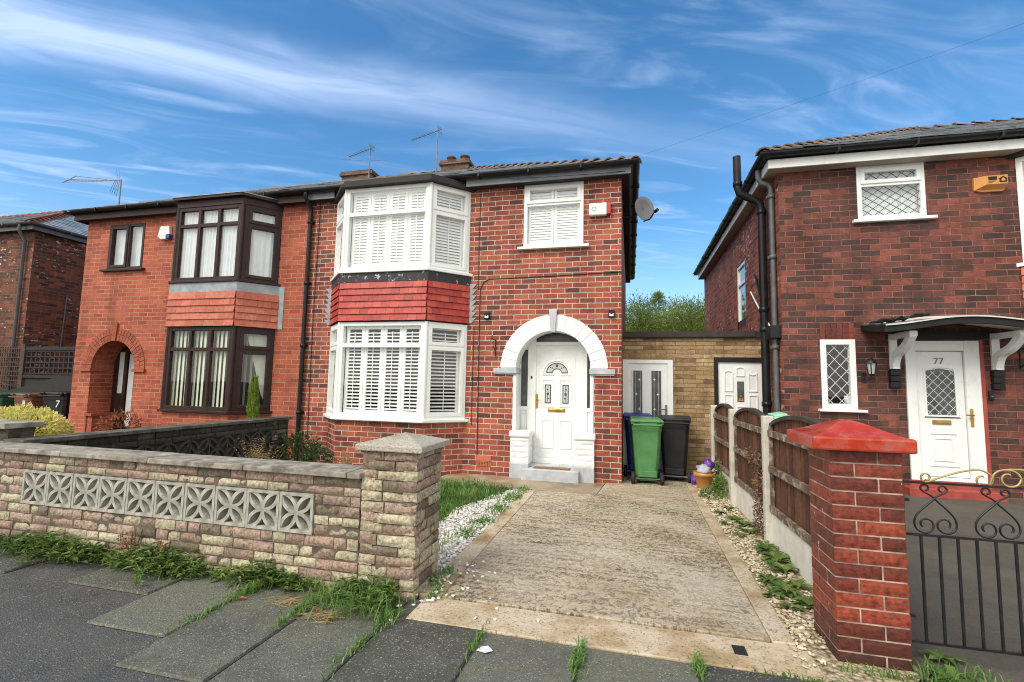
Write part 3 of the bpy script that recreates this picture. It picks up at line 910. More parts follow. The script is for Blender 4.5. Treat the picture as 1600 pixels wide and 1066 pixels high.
def hip_roof(root, x0, x1, y0, y1, ze, pitch, hip_l=True, hip_r=True, tile='hiptile', lip=0.055, sw=0.25, gauge=0.19):
    """eave rectangle -> slates as real courses on visible slopes"""
    tp = math.tan(pitch)
    hy = (y1 - y0) / 2
    h = hy * tp
    xl = x0 + (hy if hip_l else 0)
    xr = x1 - (hy if hip_r else 0)
    ym = (y0 + y1) / 2
    base = MB()
    A, B, C, D = (x0, y0, ze), (x1, y0, ze), (x1, y1, ze), (x0, y1, ze)
    E, G = (xl, ym, ze + h), (xr, ym, ze + h)
    dn = Vector((0, 0, -0.03))
    up = [Vector(p) + dn for p in (A, B, C, D, E, G)]
    base.add(up, [(0, 1, 5, 4), (2, 3, 4, 5), (1, 2, 5), (3, 0, 4), (0, 3, 2, 1)], 0.1)
    roof = base.build('roof', M['slate'], root)
    mb = MB()
    r = random.Random(int(abs(x0) * 100) + 3)

    def slope(o, uax, vax, L, xl_, xr_, H, nrm):
        o, uax, vax = Vector(o), Vector(uax), Vector(vax).normalized()
        nrm = Vector(nrm).normalized()
        rows = int(H / gauge) + 1
        for k in range(rows):
            v = k * gauge
            f = min(1, v / H)
            a, b = xl_ * f, L - xr_ * f
            u = a - (0.5 * sw if k % 2 else 0)
            while u < b:
                ua, ub = max(u + 0.004, a), min(u + sw - 0.004, b)
                u += sw
                if ub - ua < 0.03:
                    continue
                lift = 0.012 + r.uniform(0, 0.007)
                th = 0.007
                if r.random() < 0.03:
                    lift += r.uniform(0.006, 0.016)
                j = r.uniform(-0.012, 0.012)
                vv = v + j - (0.02 if k == 0 else 0)
                ve = min(H, v + gauge * 1.5)
                fe_ = min(1, ve / H)
                a2, b2 = xl_ * fe_, L - xr_ * fe_
                ta, tb = max(ua, a2), min(ub, b2)
                if tb - ta < 0.004:
                    ta = tb = min(max((ua + ub) / 2, a2), b2)
                    if xl_ and ub < a2:      # triangle against the left hip
                        ve = max(v + 0.02, ub / xl_ * H)
                        ta = tb = ub
                    elif xr_ and ua > b2:
                        ve = max(v + 0.02, (L - ua) / xr_ * H)
                        ta = tb = ua
                    ta, tb = ta - 0.002, tb + 0.002
                P = [o + uax * ua + vax * vv + nrm * lift, o + uax * ub + vax * vv + nrm * (lift + r.uniform(-0.003, 0.003)),
                     o + uax * tb + vax * ve + nrm * 0.002, o + uax * ta + vax * ve + nrm * 0.002]
                Q = [p - nrm * th for p in P[:2]] + [p - nrm * 0.001 for p in P[2:]]
                mb.add(P + Q, [(0, 1, 2, 3), (4, 5, 1, 0), (5, 6, 2, 1), (7, 4, 0, 3)], r.random())
    H = math.hypot(hy, h)
    slope(A, (1, 0, 0), (0, hy, h), x1 - x0, xl - x0, x1 - xr, H, (0, -h, hy))
    if hip_r:
        slope(B, (0, 1, 0), (-hy, 0, h), y1 - y0, hy, hy, H, (h, 0, hy))
    if hip_l:
        slope(D, (0, -1, 0), (hy, 0, h), y1 - y0, hy, hy, H, (-h, 0, hy))
    mb.build('slate_courses', M['slate'], root)
    # ridge and hip tiles
    tm = MB()

    def run(a, b):
        a, b = Vector(a), Vector(b)
        L = (b - a).length
        d = (b - a).normalized()
        side = d.cross(Vector((0, 0, 1))).normalized()
        nn = side.cross(d).normalized()
        n = int(L / 0.30)
        for k in range(n):
            s0, s1 = k * L / n, (k + 1) * L / n + 0.03
            l0, l1 = lip + r.uniform(0, 0.008), 0.008
            prof = [(-0.12, -0.07), (-0.085, -0.025), (-0.035, 0.0), (0.0, 0.006), (0.035, 0.0), (0.085, -0.025), (0.12, -0.07)]
            vs, fs = [], []
            for s_, l in ((s0, l0), (s1, l1)):
                for (pu, pz) in prof:
                    vs.append(a + d * s_ + side * pu + nn * (pz + l))
            for (pu, pz) in prof:
                vs.append(a + d * s0 + side * pu * 0.93 + nn * (pz + l0 - 0.022))
            m = len(prof)
            for i in range(m - 1):
                fs.append((i, i + 1, m + i + 1, m + i))
                fs.append((2 * m + i, 2 * m + i + 1, i + 1, i))
            tm.add(vs, fs, r.random())
    run(E, G)
    if hip_r:
        run(B, G)
    if hip_l:
        run(A, E)
    tm.build('ridge_tiles', M[tile], root)
    return roof


def gutter(mb, path, r=0.058):
    """half round gutter along path at rim height"""
    pts = [Vector(p) for p in path]
    vs, fs = [], []
    prof = [(math.cos(math.pi + math.pi * k / 8), math.sin(math.pi + math.pi * k / 8)) for k in range(9)]
    prof = prof + [(c * 0.9, s * 0.9) for c, s in prof[::-1]]
    m = len(prof)
    for i, p in enumerate(pts):
        ds = []
        if i > 0:
            ds.append((p - pts[i - 1]).normalized())
        if i < len(pts) - 1:
            ds.append((pts[i + 1] - p).normalized())
        d = sum(ds, Vector((0, 0, 0))).normalized()
        side = Vector((d.y, -d.x, 0)).normalized()
        k = 1.0 if len(ds) == 1 else 1.0 / max(0.5, ds[0].dot(d))
        for c, s in prof:
            vs.append(p + side * c * r * k + Vector((0, 0, s * r)))
    for i in range(len(pts) - 1):
        for j in range(m):
            j2 = (j + 1) % m
            fs.append((i * m + j, i * m + j2, (i + 1) * m + j2, (i + 1) * m + j))
    mb.add(vs, fs, 0.5)
    mb.add(vs[:m], [tuple(range(m))], 0.5)
    mb.add(vs[-m:], [tuple(range(m))[::-1]], 0.5)
    # brackets
    for a, b in zip(pts[:-1], pts[1:]):
        L = (b - a).length
        d = (b - a).normalized()
        n = int(L / 0.9)
        for k in range(1, n + 1):
            q = a + d * (k * L / (n + 1))
            mb.obox(q + Vector((0, 0, -r * 0.5)), d * 0.014, Vector((d.y, -d.x, 0)) * (r + 0.006), Vector((0, 0, r * 0.58)))


def pipe_bracket(mb, x, y, z, r, wally):
    mb.lathe((x, y, z - 0.03), [(r, 0), (r + 0.012, 0), (r + 0.012, 0.06), (r, 0.06)], 14)
    mb.box(x - r - 0.025, x + r + 0.025, wally - 0.02, wally, z - 0.02, z + 0.02)


def bay_pts(cx, a, hw, p, y=0.0, o=0.0):
    k = o * 0.42
    return [(cx - hw - o, y), (cx - a - k, y - p - o), (cx + a + k, y - p - o), (cx + hw + o, y)]


def bay_faces(cx, a, hw, p, y=0.0, o=0.0):
    P = bay_pts(cx, a, hw, p, y, o)
    out = []
    for (q0, q1) in zip(P[:-1], P[1:]):
        u = (q1[0] - q0[0], q1[1] - q0[1])
        out.append((F((q0[0], q0[1], 0), u), math.hypot(*u)))
    return out


def hung_tiles(root, cx, a, hw, p, y, z0, z1, rows, mname, tw=0.165):
    mb = MB()
    g = (z1 - z0) / rows
    r = random.Random(5)
    for fr, L in bay_faces(cx, a, hw, p, y, 0.012):
        n = max(2, round(L / tw))
        w = L / n
        for k in range(rows):
            off = 0.5 * w if k % 2 else 0
            i = -1
            while True:
                ua, ub = i * w + off, (i + 1) * w + off
                i += 1
                if ua >= L:
                    break
                ua, ub = max(0, ua + 0.0012), min(L, ub - 0.0012)
                if ub - ua < 0.01:
                    continue
                zb, zt = z0 + k * g + r.uniform(-0.002, 0.002), z0 + (k + 1) * g + 0.005
                db, dt = 0.032 + r.uniform(0, 0.004), 0.014
                mi = 0.005 if ua < 0.01 else 0
                P = [fr.p(ua, db, zb), fr.p(ub, db, zb), fr.p(ub, dt, zt), fr.p(ua, dt, zt)]
                Q = [fr.p(ua, db - 0.014, zb), fr.p(ub, db - 0.014, zb), fr.p(ub, dt - 0.014, zt), fr.p(ua, dt - 0.014, zt)]
                mb.add(P + Q, [(0, 1, 2, 3), (4, 5, 1, 0), (5, 6, 2, 1), (7, 4, 0, 3)], r.random())
    ht = mb.build('hanging_tiles', M[mname], root)
    bk = MB()
    P = bay_pts(cx, a, hw, p, y, 0.0)
    bk.slab([(q[0], q[1]) for q in P], z0 - 0.01, z1)
    bk.build('bay_apron', M['soffit'], root)
    return ht


def stepped_flashing(root, x, y, z0, z1, w, sgn):
    mb = MB()
    n = int((z1 - z0) / 0.081)
    for k in range(n):
        za = z0 + k * (z1 - z0) / n
        zb = za + (z1 - z0) / n
        # sawtooth profile on the brick face
        x0, x1 = sorted((x, x + sgn * w))
        xo = x + sgn * w
        xi = x + sgn * w * 0.45
        poly = [(x, za), (xi, za), (xo, zb), (x, zb)]
        if sgn < 0:
            poly = [poly[0], poly[3], poly[2], poly[1]]
        mb.prism(poly, F((0, y, 0)), 0.0, 0.012 + 0.002 * (k % 2))
    mb.build('lead_flashing', M['lead'], root)


# leaf geometry
def leaf(mb, p, d, n, L, Wd, tint, fold=0.25):
    d = d.normalized()
    s = d.cross(n)
    if s.length < 1e-3:
        s = d.cross(Vector((0.3, 0.5, 0.8)))
    s.normalize()
    nn = s.cross(d)
    a = p
    b = p + d * L * 0.45 + s * Wd / 2 + nn * Wd * fold
    c = p + d * L - nn * L * 0.08
    e = p + d * L * 0.45 - s * Wd / 2 + nn * Wd * fold
    mb.add([a, b, c, e], [(0, 1, 2), (0, 2, 3)], tint)


def blade(mb, p, h, lean, az, w, tint):
    dx, dy = math.cos(az), math.sin(az)
    s = Vector((-dy, dx, 0)) * w / 2
    p = Vector(p)
    q = p + Vector((dx * lean * 0.35, dy * lean * 0.35, h * 0.6))
    t = p + Vector((dx * lean, dy * lean, h * (1 - 0.35 * min(1, lean / max(h, 1e-3)))))
    mb.add([p - s, p + s, q + s * 0.8, q - s * 0.8, t], [(0, 1, 2, 3), (3, 2, 4)], tint)


def rdir(r, zmin=-1.0):
    while True:
        v = Vector((r.uniform(-1, 1), r.uniform(-1, 1), r.uniform(zmin, 1)))
        if 0.05 < v.length < 1:
            return v.normalized()


def shrub(mb, c, rad, n, L, Wd, r, lump=0.35, upb=0.2, shell=0.45):
    c = Vector(c)
    off = r.uniform(0, 50)
    for _ in range(n):
        d = rdir(r, -0.6)
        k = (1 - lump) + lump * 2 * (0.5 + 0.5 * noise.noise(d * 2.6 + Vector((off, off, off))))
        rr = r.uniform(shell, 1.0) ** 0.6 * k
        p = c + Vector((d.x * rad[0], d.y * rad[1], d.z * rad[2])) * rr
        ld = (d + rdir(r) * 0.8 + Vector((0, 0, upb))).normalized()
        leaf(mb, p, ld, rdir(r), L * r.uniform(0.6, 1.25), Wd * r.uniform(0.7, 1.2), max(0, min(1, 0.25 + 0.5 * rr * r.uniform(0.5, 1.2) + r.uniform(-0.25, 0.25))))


# ================================================================ SETTING
def sheet(name, poly, z, m, grid=None):
    mb = MB()
    mb.add([(x, y, z) for x, y in poly], [tuple(range(len(poly)))])
    return struct(mb.build(name, m))


sheet('ground', [(-150, -150), (150, -150), (150, 150), (-150, 150)], -0.03, M['soil'])
# road far side behind the camera is plain asphalt; pavement in front of the walls
sheet('pavement', [(-40, -12), (40, -12), (40, -4.16), (-40, -4.16)], -0.016, M['asphalt'])
mb = MB()
r = random.Random(11)
J = 0.0
flags = []
xs = [(-3.03, -2.467), (-2.455, -1.926), (-1.914, -1.396), (-1.384, -0.816), (-0.804, -0.266), (-0.254, 0.324), (0.336, 0.904), (0.916, 1.484), (1.496, 2.084), (2.096, 2.7)]
ends = [(-4.99, -4.2), (-5.26, -4.2), (-5.6, -4.2), (-5.6, -4.2), (-5.7, -4.463), (-5.7, -4.463), (-5.7, -4.463), (-5.7, -4.463), (-5.6, -4.3), (-5.6, -4.3)]
for (a, b), (c, d) in zip(xs, ends):
    flags.append((a + J, b - J, c + J, d))
flags.append((-3.75, -3.05, -4.62, -4.2))
flags.append((-6.4, -4.33, -4.63, -4.2))
for k, (a, b, c, d) in enumerate(flags):
    hz = r.uniform(-0.003, 0.003)
    ch = 0.008
    v = [(a, c, -0.012), (b, c, -0.012), (b, d, -0.012), (a, d, -0.012),
         (a + ch, c + ch, hz), (b - ch, c + ch, hz + r.uniform(-.002, .002)), (b - ch, d - ch, hz), (a + ch, d - ch, hz)]
    mb.add(v, [(4, 5, 6, 7), (0, 1, 5, 4), (1, 2, 6, 5), (2, 3, 7, 6), (3, 0, 4, 7)], r.random())
struct(mb.build('paving_flags', M['flag']))
# driveway of the middle house
mb = MB()
mb.slab([(-1.2, -4.13), (0.76, -4.13), (0.79, 0.42), (-0.3, 0.42), (-0.42, -0.82), (-1.21, -0.84)], -0.03, 0.010)
struct(mb.build('driveway', M['drive'], bevel=0.006))
mb = MB()
mb.slab([(-1.30, -4.46), (0.93, -4.46), (0.93, -4.15), (0.66, -4.147), (-1.30, -4.147)], -0.03, 0.005)
mb.slab([(-1.36, -4.145), (-1.203, -4.145), (-1.213, -0.85), (-1.36, -0.85)], -0.03, 0.013)
mb.slab([(0.763, -4.145), (0.885, -4.145), (0.90, 0.42), (0.793, 0.42)], -0.03, 0.013)
struct(mb.build('driveway_edging', M['apron'], bevel=0.006))
mb = MB()
mb.slab([(-2.75, -0.78), (-0.43, -0.80), (-0.31, 0.43), (0.95, 0.43), (0.95, 1.1), (-5.0, 1.1), (-2.75, 0.0)], -0.03, 0.004)
struct(mb.build('house_path', M['path']))
# neighbour drive rising to the right hand house, with the passage floor
mb = MB()
mb.quad((1.3, -4.3, -0.004), (9, -4.3, -0.004), (9, 0.3, 0.14), (1.3, 0.3, 0.14))
mb.quad((0.96, 0.3, 0.0), (2.1, 0.3, 0.0), (2.1, 1.1, 0.0), (0.96, 1.1, 0.0))
struct(mb.build('tarmac_drive', M['tarmac']))
# front garden
sheet('garden_bed', [(-5.3, -4.0), (-1.4, -4.0), (-1.4, -0.8), (-2.76, -0.8), (-2.76, 0.02), (-5.3, 0.02)], -0.008, M['soil'])
sheet('lawn_base', [(-2.75, -3.9), (-1.55, -3.7), (-1.60, -1.9), (-1.38, -0.85), (-2.75, -0.85)], -0.001, M['lawnbase'])
sheet('gravel_strip', [(-1.75, -3.95), (-1.36, -4.0), (-1.362, -0.86), (-1.52, -0.86), (-1.85, -2.0), (-1.9, -3.4)], 0.004, M['gravelbed'])
sheet('fence_gravel_strip', [(0.88, -4.14), (1.32, -4.14), (1.26, 0.6), (0.90, 0.6)], 0.003, M['buffbed'])
mb = MB()
mb.box(0.535, 0.60, -4.33, -4.24, 0.004, 0.009)
sheet_ = sheet('dirt_verge', [(0.93, -4.45), (1.30, -4.40), (1.42, -4.26), (1.42, -4.05), (0.885, -4.10), (0.93, -4.15)], 0.001, M['buffbed'])
tag(mb.build('stopcock_cover', M['darkhole']), 'small dark square hole in the concrete edge of the driveway', 'cover')

# ================================================================ MIDDLE HOUSE (right half of the pair)
ZE = 4.72
mid = thing('house', 'red brick house with white bay windows, red hung tiles and a white painted arch', 'house', (-2.8, 0, 0))
mb = MB()
ACX, AR, ASP = -1.14, 0.585, 1.655
wall_sheet(mb, W0, -5.535, -0.12, -0.05, 4.64, [(-1.63, -0.69, 3.53, 4.57, 0.09), (ACX - AR, ACX + AR, 0.0, ASP + AR, 0.30, ASP), (-4.97, -2.555, 0.79, 4.56, 0.0)])
wall_sheet(mb, F((-0.12, 0, 0), (0, 1)), 0, 7.5, -0.05, 4.64, [])
wall_sheet(mb, F((-0.12, 7.5, 0), (-1, 0)), 0, 5.415, -0.05, 4.64, [])
for fr, L in bay_faces(-3.77, 0.74, 1.22, 0.48, 0, 0):
    wall_sheet(mb, fr, 0, L, -0.05, 0.80)
mid_wall = mb.build('wall', M['brick_main'], mid)
# dark rooms behind the windows
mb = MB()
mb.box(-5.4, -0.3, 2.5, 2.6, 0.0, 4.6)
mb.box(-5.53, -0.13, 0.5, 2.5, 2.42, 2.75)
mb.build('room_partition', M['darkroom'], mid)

# arch surround
mb = MB()
N = 17
for k in range(N):
    if k == N // 2:
        continue
    t0, t1 = math.pi * k / N + 0.011, math.pi * (k + 1) / N - 0.011
    ri, ro = AR - 0.012, 0.825
    q = []
    for (rr, tt) in ((ri, t0), (ro, t0), (ro, (t0 + t1) / 2), (ro, t1), (ri, t1), (ri, (t0 + t1) / 2)):
        q.append((ACX + rr * math.cos(tt), ASP + rr * math.sin(tt)))
    mb.prism(q, W0, -0.28, 0.022 + rnd.uniform(-0.002, 0.002))
N2 = 30
for k in range(N2):
    t0, t1 = math.pi * k / N2, math.pi * (k + 1) / N2
    q = [(ACX + rr * math.cos(tt), ASP + rr * math.sin(tt)) for rr, tt in ((AR - 0.008, t0), (0.818, t0), (0.818, t1), (AR - 0.008, t1))]
    mb.prism(q, W0, -0.28, 0.016)
arch = mb.build('arch_surround', M['whitepaint'], mid, bevel=0.004)
mb = MB()
mb.prism([(ACX - 0.035, ASP + AR - 0.03), (ACX + 0.035, ASP + AR - 0.03), (ACX + 0.06, ASP + 0.90), (ACX - 0.06, ASP + 0.90)], W0, -0.05, 0.055)
mb.build('keystone', M['greypaint'], arch, bevel=0.006)
for sx in (-1, 1):
    mb = MB()
    x0, x1 = sorted((ACX + sx * (AR - 0.03), ACX + sx * 0.93))
    mb.lbox(W0, x0, x1, -0.25, 0.05, 1.575, 1.65)
    mb.lbox(W0, x0 + 0.01, x1 - 0.01, -0.25, 0.035, 1.555, 1.575)
    mb.build('springer_block', M['greypaint'], arch, bevel=0.006)
    # white brick plinth with moulded cap and grey foot
    mb = MB()
    a0, a1 = sorted((ACX + sx * (AR - 0.24), ACX + sx * (AR + 0.045)))
    z = 0.22
    k = 0
    while z < 0.60:
        rough_piece(mb, W0, a0, a1, z, min(0.608, z + 0.079), -0.24, 0.06, 0.5, 0.004, 0.006, 0.04)
        z += 0.081
    mb.lbox(W0, a0 + 0.012, a1 - 0.012, -0.24, 0.045, 0.2, 0.61)
    mb.build('door_plinth', M['whitepaint'], mid)
    mb = MB()
    mb.lbox(W0, a0 - 0.02, a1 + 0.02, -0.24, 0.085, 0.608, 0.70)
    mb.build('plinth_cap', M['whitepaint'], mid, bevel=0.02)
    mb = MB()
    mb.lbox(W0, a0 - 0.004, a1 + 0.004, -0.24, 0.075, -0.02, 0.218)
    mb.build('plinth_foot', M['greypaint'], mid, bevel=0.008)
    mb = MB()   # painted white jamb strip above plinth
    b0, b1 = sorted((ACX + sx * (AR - 0.02), ACX + sx * (AR + 0.03)))
    mb.lbox(W0, b0, b1, -0.28, 0.006, 0.70, 1.556)
    mb.build('jamb', M['whitepaint'], mid)
mb = MB()
mb.slab([(-1.57, -0.17), (-0.72, -0.17), (-0.72, 0.32), (-1.57, 0.32)], -0.02, 0.165)
mb.build('doorstep', M['greypaint'], mid, bevel=0.012)
mb = MB()
mb.slab([(-1.74, 0.02), (-0.55, 0.02), (-0.55, 0.36), (-1.74, 0.36)], -0.02, 0.19)
mb.build('threshold', M['greypaint'], mid)

# door set at the back of the arch
FD = F((0, 0.30, 0))
mb = MB()
mb.lbox(FD, -1.76, -1.70, -0.05, 0.02, 0.19, 2.30)
mb.lbox(FD, -0.60, -0.52, -0.05, 0.02, 0.19, 2.30)
mb.lbox(FD, -1.585, -1.455, -0.05, 0.025, 0.19, 2.30)
mb.lbox(FD, -0.785, -0.645, -0.05, 0.025, 0.19, 2.30)
mb.lbox(FD, -1.455, -0.785, -0.05, 0.02, 2.03, 2.085)
mb.lbox(FD, -1.455, -0.785, -0.05, 0.03, 0.19, 0.25)
for a, b in ((-1.70, -1.585), (-0.645, -0.60)):
    mb.lbox(FD, a, b, -0.05, 0.014, 1.00, 1.06)
    mb.lbox(FD, a, b, -0.05, 0.014, 1.96, 2.02)
    mb.lbox(FD, a, b, -0.04, -0.005, 0.19, 1.0)
moulding(mb, FD, -1.69, -1.595, 0.62, 0.96, 0.014, -0.005, 0.008)
mid_df = mb.build('door_frame', M['white'], mid, bevel=0.003)
for a, b, c, d in ((-1.70, -1.585, 1.06, 1.96), (-0.645, -0.60, 1.06, 1.96), (-1.70, -1.585, 2.02, 2.28), (-0.645, -0.60, 2.02, 2.28), (-1.455, -0.785, 2.085, 2.30)):
    mb = MB()
    mb.lbox(FD, a - .005, b + .005, -0.03, -0.018, c - .005, d + .005)
    mb.build('obscure_pane', M['obscure'], mid_df)
mb = MB()
mb.lbox(FD, -1.455, -0.785, -0.055, 0.0, 0.25, 2.03)
dx0, dx1 = -1.435, -0.805
dc = (dx0 + dx1) / 2
moulding(mb, FD, dx0 + 0.02, dx1 - 0.02, 0.285, 2.0, 0.012, 0.0, 0.006)
for sx in (-1, 1):
    a, b = sorted((dc + sx * 0.045, dc + sx * 0.235))
    moulding(mb, FD, a, b, 0.42, 0.86, 0.014, 0.0, 0.010)
    moulding(mb, FD, a, b, 1.06, 1.49, 0.014, 0.0, 0.010)
    moulding(mb, FD, a + .005, b - .0, 1.555, 1.575, 0.012, 0.0, 0.010)
for k in range(14):   # fan moulding
    t0, t1 = math.pi * k / 14, math.pi * (k + 1) / 14
    p0 = FD.p(dc + 0.225 * math.cos(t0), 0.005, 1.565 + 0.225 * math.sin(t0))
    p1 = FD.p(dc + 0.225 * math.cos(t1), 0.005, 1.565 + 0.225 * math.sin(t1))
    mb.obox((p0 + p1) / 2, (p1 - p0) / 2, (0, 0.006, 0), ((p0 + p1) / 2 - FD.p(dc, 0.005, 1.565)).normalized() * 0.007)
mid_door = mb.build('front_door', M['white'], mid)


def decor_pane(parent, outline, holes_draw):
    pass


# fan light
mb = MB()
Nn = 14
outer = [(dc + 0.165 * math.cos(math.pi * k / Nn), 1.60 + 0.15 * math.sin(math.pi * k / Nn)) for k in range(Nn + 1)]
inner = [(dc + 0.075 * math.cos(math.pi * k / Nn), 1.60 + 0.062 * math.sin(math.pi * k / Nn)) for k in range(Nn + 1)]
for k in range(Nn):
    mb.quad(FD.p(*[outer[k][0]], 0.004, outer[k][1]), FD.p(outer[k + 1][0], 0.004, outer[k + 1][1]), FD.p(inner[k + 1][0], 0.004, inner[k + 1][1]), FD.p(inner[k][0], 0.004, inner[k][1]))
for sx in (-1, 1):
    mb.build('door_pane', M['obscure_pale'], mid_door)
    mb = MB()
    mb.lbox(FD, (dc + sx * 0.14) - 0.042, (dc + sx * 0.14) + 0.042, 0.0, 0.004, 1.125, 1.405)
mb.build('door_pane', M['obscure_pale'], mid_door)
mb = MB()


def poly_line(mb, fr, pts, d, w, dd=0.003):
    for (a, b) in zip(pts[:-1], pts[1:]):
        p0, p1 = fr.p(a[0], d, a[1]), fr.p(b[0], d, b[1])
        ax = (p1 - p0) / 2
        if ax.length < 1e-6:
            continue
        mb.obox((p0 + p1) / 2, ax * 1.04, ax.normalized().cross(fr.n) * w / 2, fr.n * dd)


poly_line(mb, FD, outer, 0.006, 0.012)
poly_line(mb, FD, inner, 0.006, 0.009)
poly_line(mb, FD, [outer[0], inner[0]], 0.006, 0.012)
poly_line(mb, FD, [outer[-1], inner[-1]], 0.006, 0.012)


def disc(mb, fr, u, z, rr, d, n=8):
    mb.add([fr.p(u + rr * math.cos(2 * math.pi * k / n), d, z + rr * math.sin(2 * math.pi * k / n)) for k in range(n)], [tuple(range(n))[::-1]])


for k in range(5):
    th = 2 * math.pi * k / 5 + 0.3
    disc(mb, FD, dc + 0.014 * math.cos(th), 1.71 + 0.014 * math.sin(th), 0.010, 0.0085 + 0.0002 * k)
for (ou, oz) in ((-0.075, 1.675), (-0.105, 1.685), (0.075, 1.672), (0.11, 1.685)):
    disc(mb, FD, dc + ou, oz, 0.010, 0.0085)
for sx in (-1, 1):
    mb.build('lead_work', M['leadline'], mid_door)
    mb = MB()
    u = dc + sx * 0.14
    poly_line(mb, FD, [(u - .042, 1.125), (u + .042, 1.125), (u + .042, 1.405), (u - .042, 1.405), (u - .042, 1.125)], 0.006, 0.012)
    for k in range(5):
        th = 2 * math.pi * k / 5 + 0.3
        disc(mb, FD, u + 0.013 * math.cos(th), 1.265 + 0.013 * math.sin(th), 0.009, 0.0085 + 0.0002 * k)
    disc(mb, FD, u - sx * -0.008, 1.335, 0.011, 0.0085)
    disc(mb, FD, u + sx * -0.008, 1.195, 0.011, 0.0085)
    poly_line(mb, FD, [(u, 1.14), (u + 0.006 * sx, 1.2), (u, 1.265), (u - 0.006 * sx, 1.33), (u, 1.39)], 0.0065, 0.004)
mb.build('lead_work', M['leadline'], mid_door)
mb = MB()
mb.lbox(FD, dc - 0.135, dc + 0.135, 0.0, 0.014, 0.985, 1.04)
mb.lbox(FD, dc - 0.115, dc + 0.115, 0.014, 0.022, 1.0, 1.026)
mb.build('letterbox', M['brass'], mid_door, bevel=0.004)
mb = MB()
mb.lbox(FD, -1.452, -1.418, 0.0, 0.014, 1.04, 1.26)
mb.tube([FD.p(-1.435, 0.014, 1.17), FD.p(-1.435, 0.05, 1.17), FD.p(-1.36, 0.052, 1.168)], 0.009)
mb.build('door_handle', M['brass'], mid_door)
mb = MB()
mb.lbox(FD, -1.535, -1.51, 0.025, 0.04, 1.50, 1.54)
mb.build('doorbell', M['black'], mid, bevel=0.004)

# single upstairs window
FW = F((0, -0.0, 0))
mb = MB()
cells = win_frame(mb, FW, -1.63, -0.69, 3.555, 4.57, (), (4.245,), 0.055, 0.05, -0.06, 0.012, {(0, 1)})
w1 = mb.build('window', M['white'], mid, bevel=0.003)
panes(w1, FW, cells, M['glass_sky'])
mb = MB()
mb.lbox(FW, -1.72, -0.60, -0.06, 0.075, 3.515, 3.556)
mb.build('sill', M['white'], w1, bevel=0.005)
for a, b in ((-1.57, -1.165), (-1.155, -0.75)):
    shutter_panel(w1, FW, a, b, 3.61, 4.53, 1.12, d=-0.075, pitch=0.042, slat=0.052, rod=False)


# bay windows
def white_bay(z0, z1, zt, tilt, pitch, glass, sw_):
    fc = bay_faces(-3.77, 0.745, 1.235, 0.49)
    mb = MB()
    allc = []
    for i, (fr, L) in enumerate(fc):
        if i == 1:
            c = win_frame(mb, fr, 0, L, z0, z1, (), (zt,), 0.06, 0.06, -0.07, 0.012, (), corner=(0.075, 0.075))
        else:
            c = win_frame(mb, fr, 0, L, z0, z1, (), (zt,), 0.055, 0.05, -0.07, 0.01, {(0, 0), (0, 1)} if i == 2 else {(0, 1), (0, 0)}, 0.04, corner=(0.06, 0.06))
        allc.append((fr, c))
    # corner posts
    P = bay_pts(-3.77, 0.745, 1.235, 0.49)
    for q in P[1:3]:
        mb.tube([(q[0], q[1] + 0.01, z0), (q[0], q[1] + 0.01, z1)], 0.036, 10)
    bw = mb.build('bay_window', M['white'], mid, bevel=0.003)
    for fr, c in allc:
        panes(bw, fr, c, glass)
    mb = MB()
    Po = bay_pts(-3.77, 0.745, 1.235, 0.49, 0, 0.075)
    mb.slab([(x, y) for x, y in Po], z0 - 0.045, z0 + 0.002)
    mb.build('sill', M['white'], bw, bevel=0.008)
    fr, L = fc[1]
    n = 4
    for k in range(n):
        a, b = 0.085 + (L - 0.17) * k / n, 0.085 + (L - 0.17) * (k + 1) / n
        shutter_panel(bw, fr, a + 0.003, b - 0.003, z0 + 0.06, z1 - 0.055, tilt, d=-0.085, pitch=pitch, slat=pitch * sw_, st=0.052)
    for i in (0, 2):
        fr, L = fc[i]
        shutter_panel(bw, fr, 0.07, L - 0.07, z0 + 0.06, z1 - 0.055, tilt * (0.8 if i == 2 else 1), d=-0.085, pitch=pitch, slat=pitch * sw_, st=0.062)
    return bw


white_bay(0.845, 2.335, 1.965, 0.50, 0.054, M['glass'], 0.86)
white_bay(3.165, 4.535, 4.10, 1.16, 0.048, M['glass_sky'], 1.04)
hung_tiles(mid, -3.77, 0.75, 1.24, 0.50, 0, 2.355, 2.975, 6, 'hung_red', 0.155)
mb = MB()
mb.slab(bay_pts(-3.77, 0.745, 1.235, 0.49, 0, 0.045), 2.97, 3.122)
mb.build('felt_apron', M['felt'], mid)
for sgn in (-1, 1):
    stepped_flashing(mid, -3.77 + sgn * 1.245, 0, 2.36, 3.0, 0.14, sgn)
mb = MB()
mb.slab(bay_pts(-3.77, 0.745, 1.235, 0.49, 0, 0.10), 4.535, 4.60)
mb.slab(bay_pts(-3.77, 0.745, 1.235, 0.49, 0, 0.055), 4.60, 4.66)
mb.build('bay_roof', M['soffit'], mid, bevel=0.006)

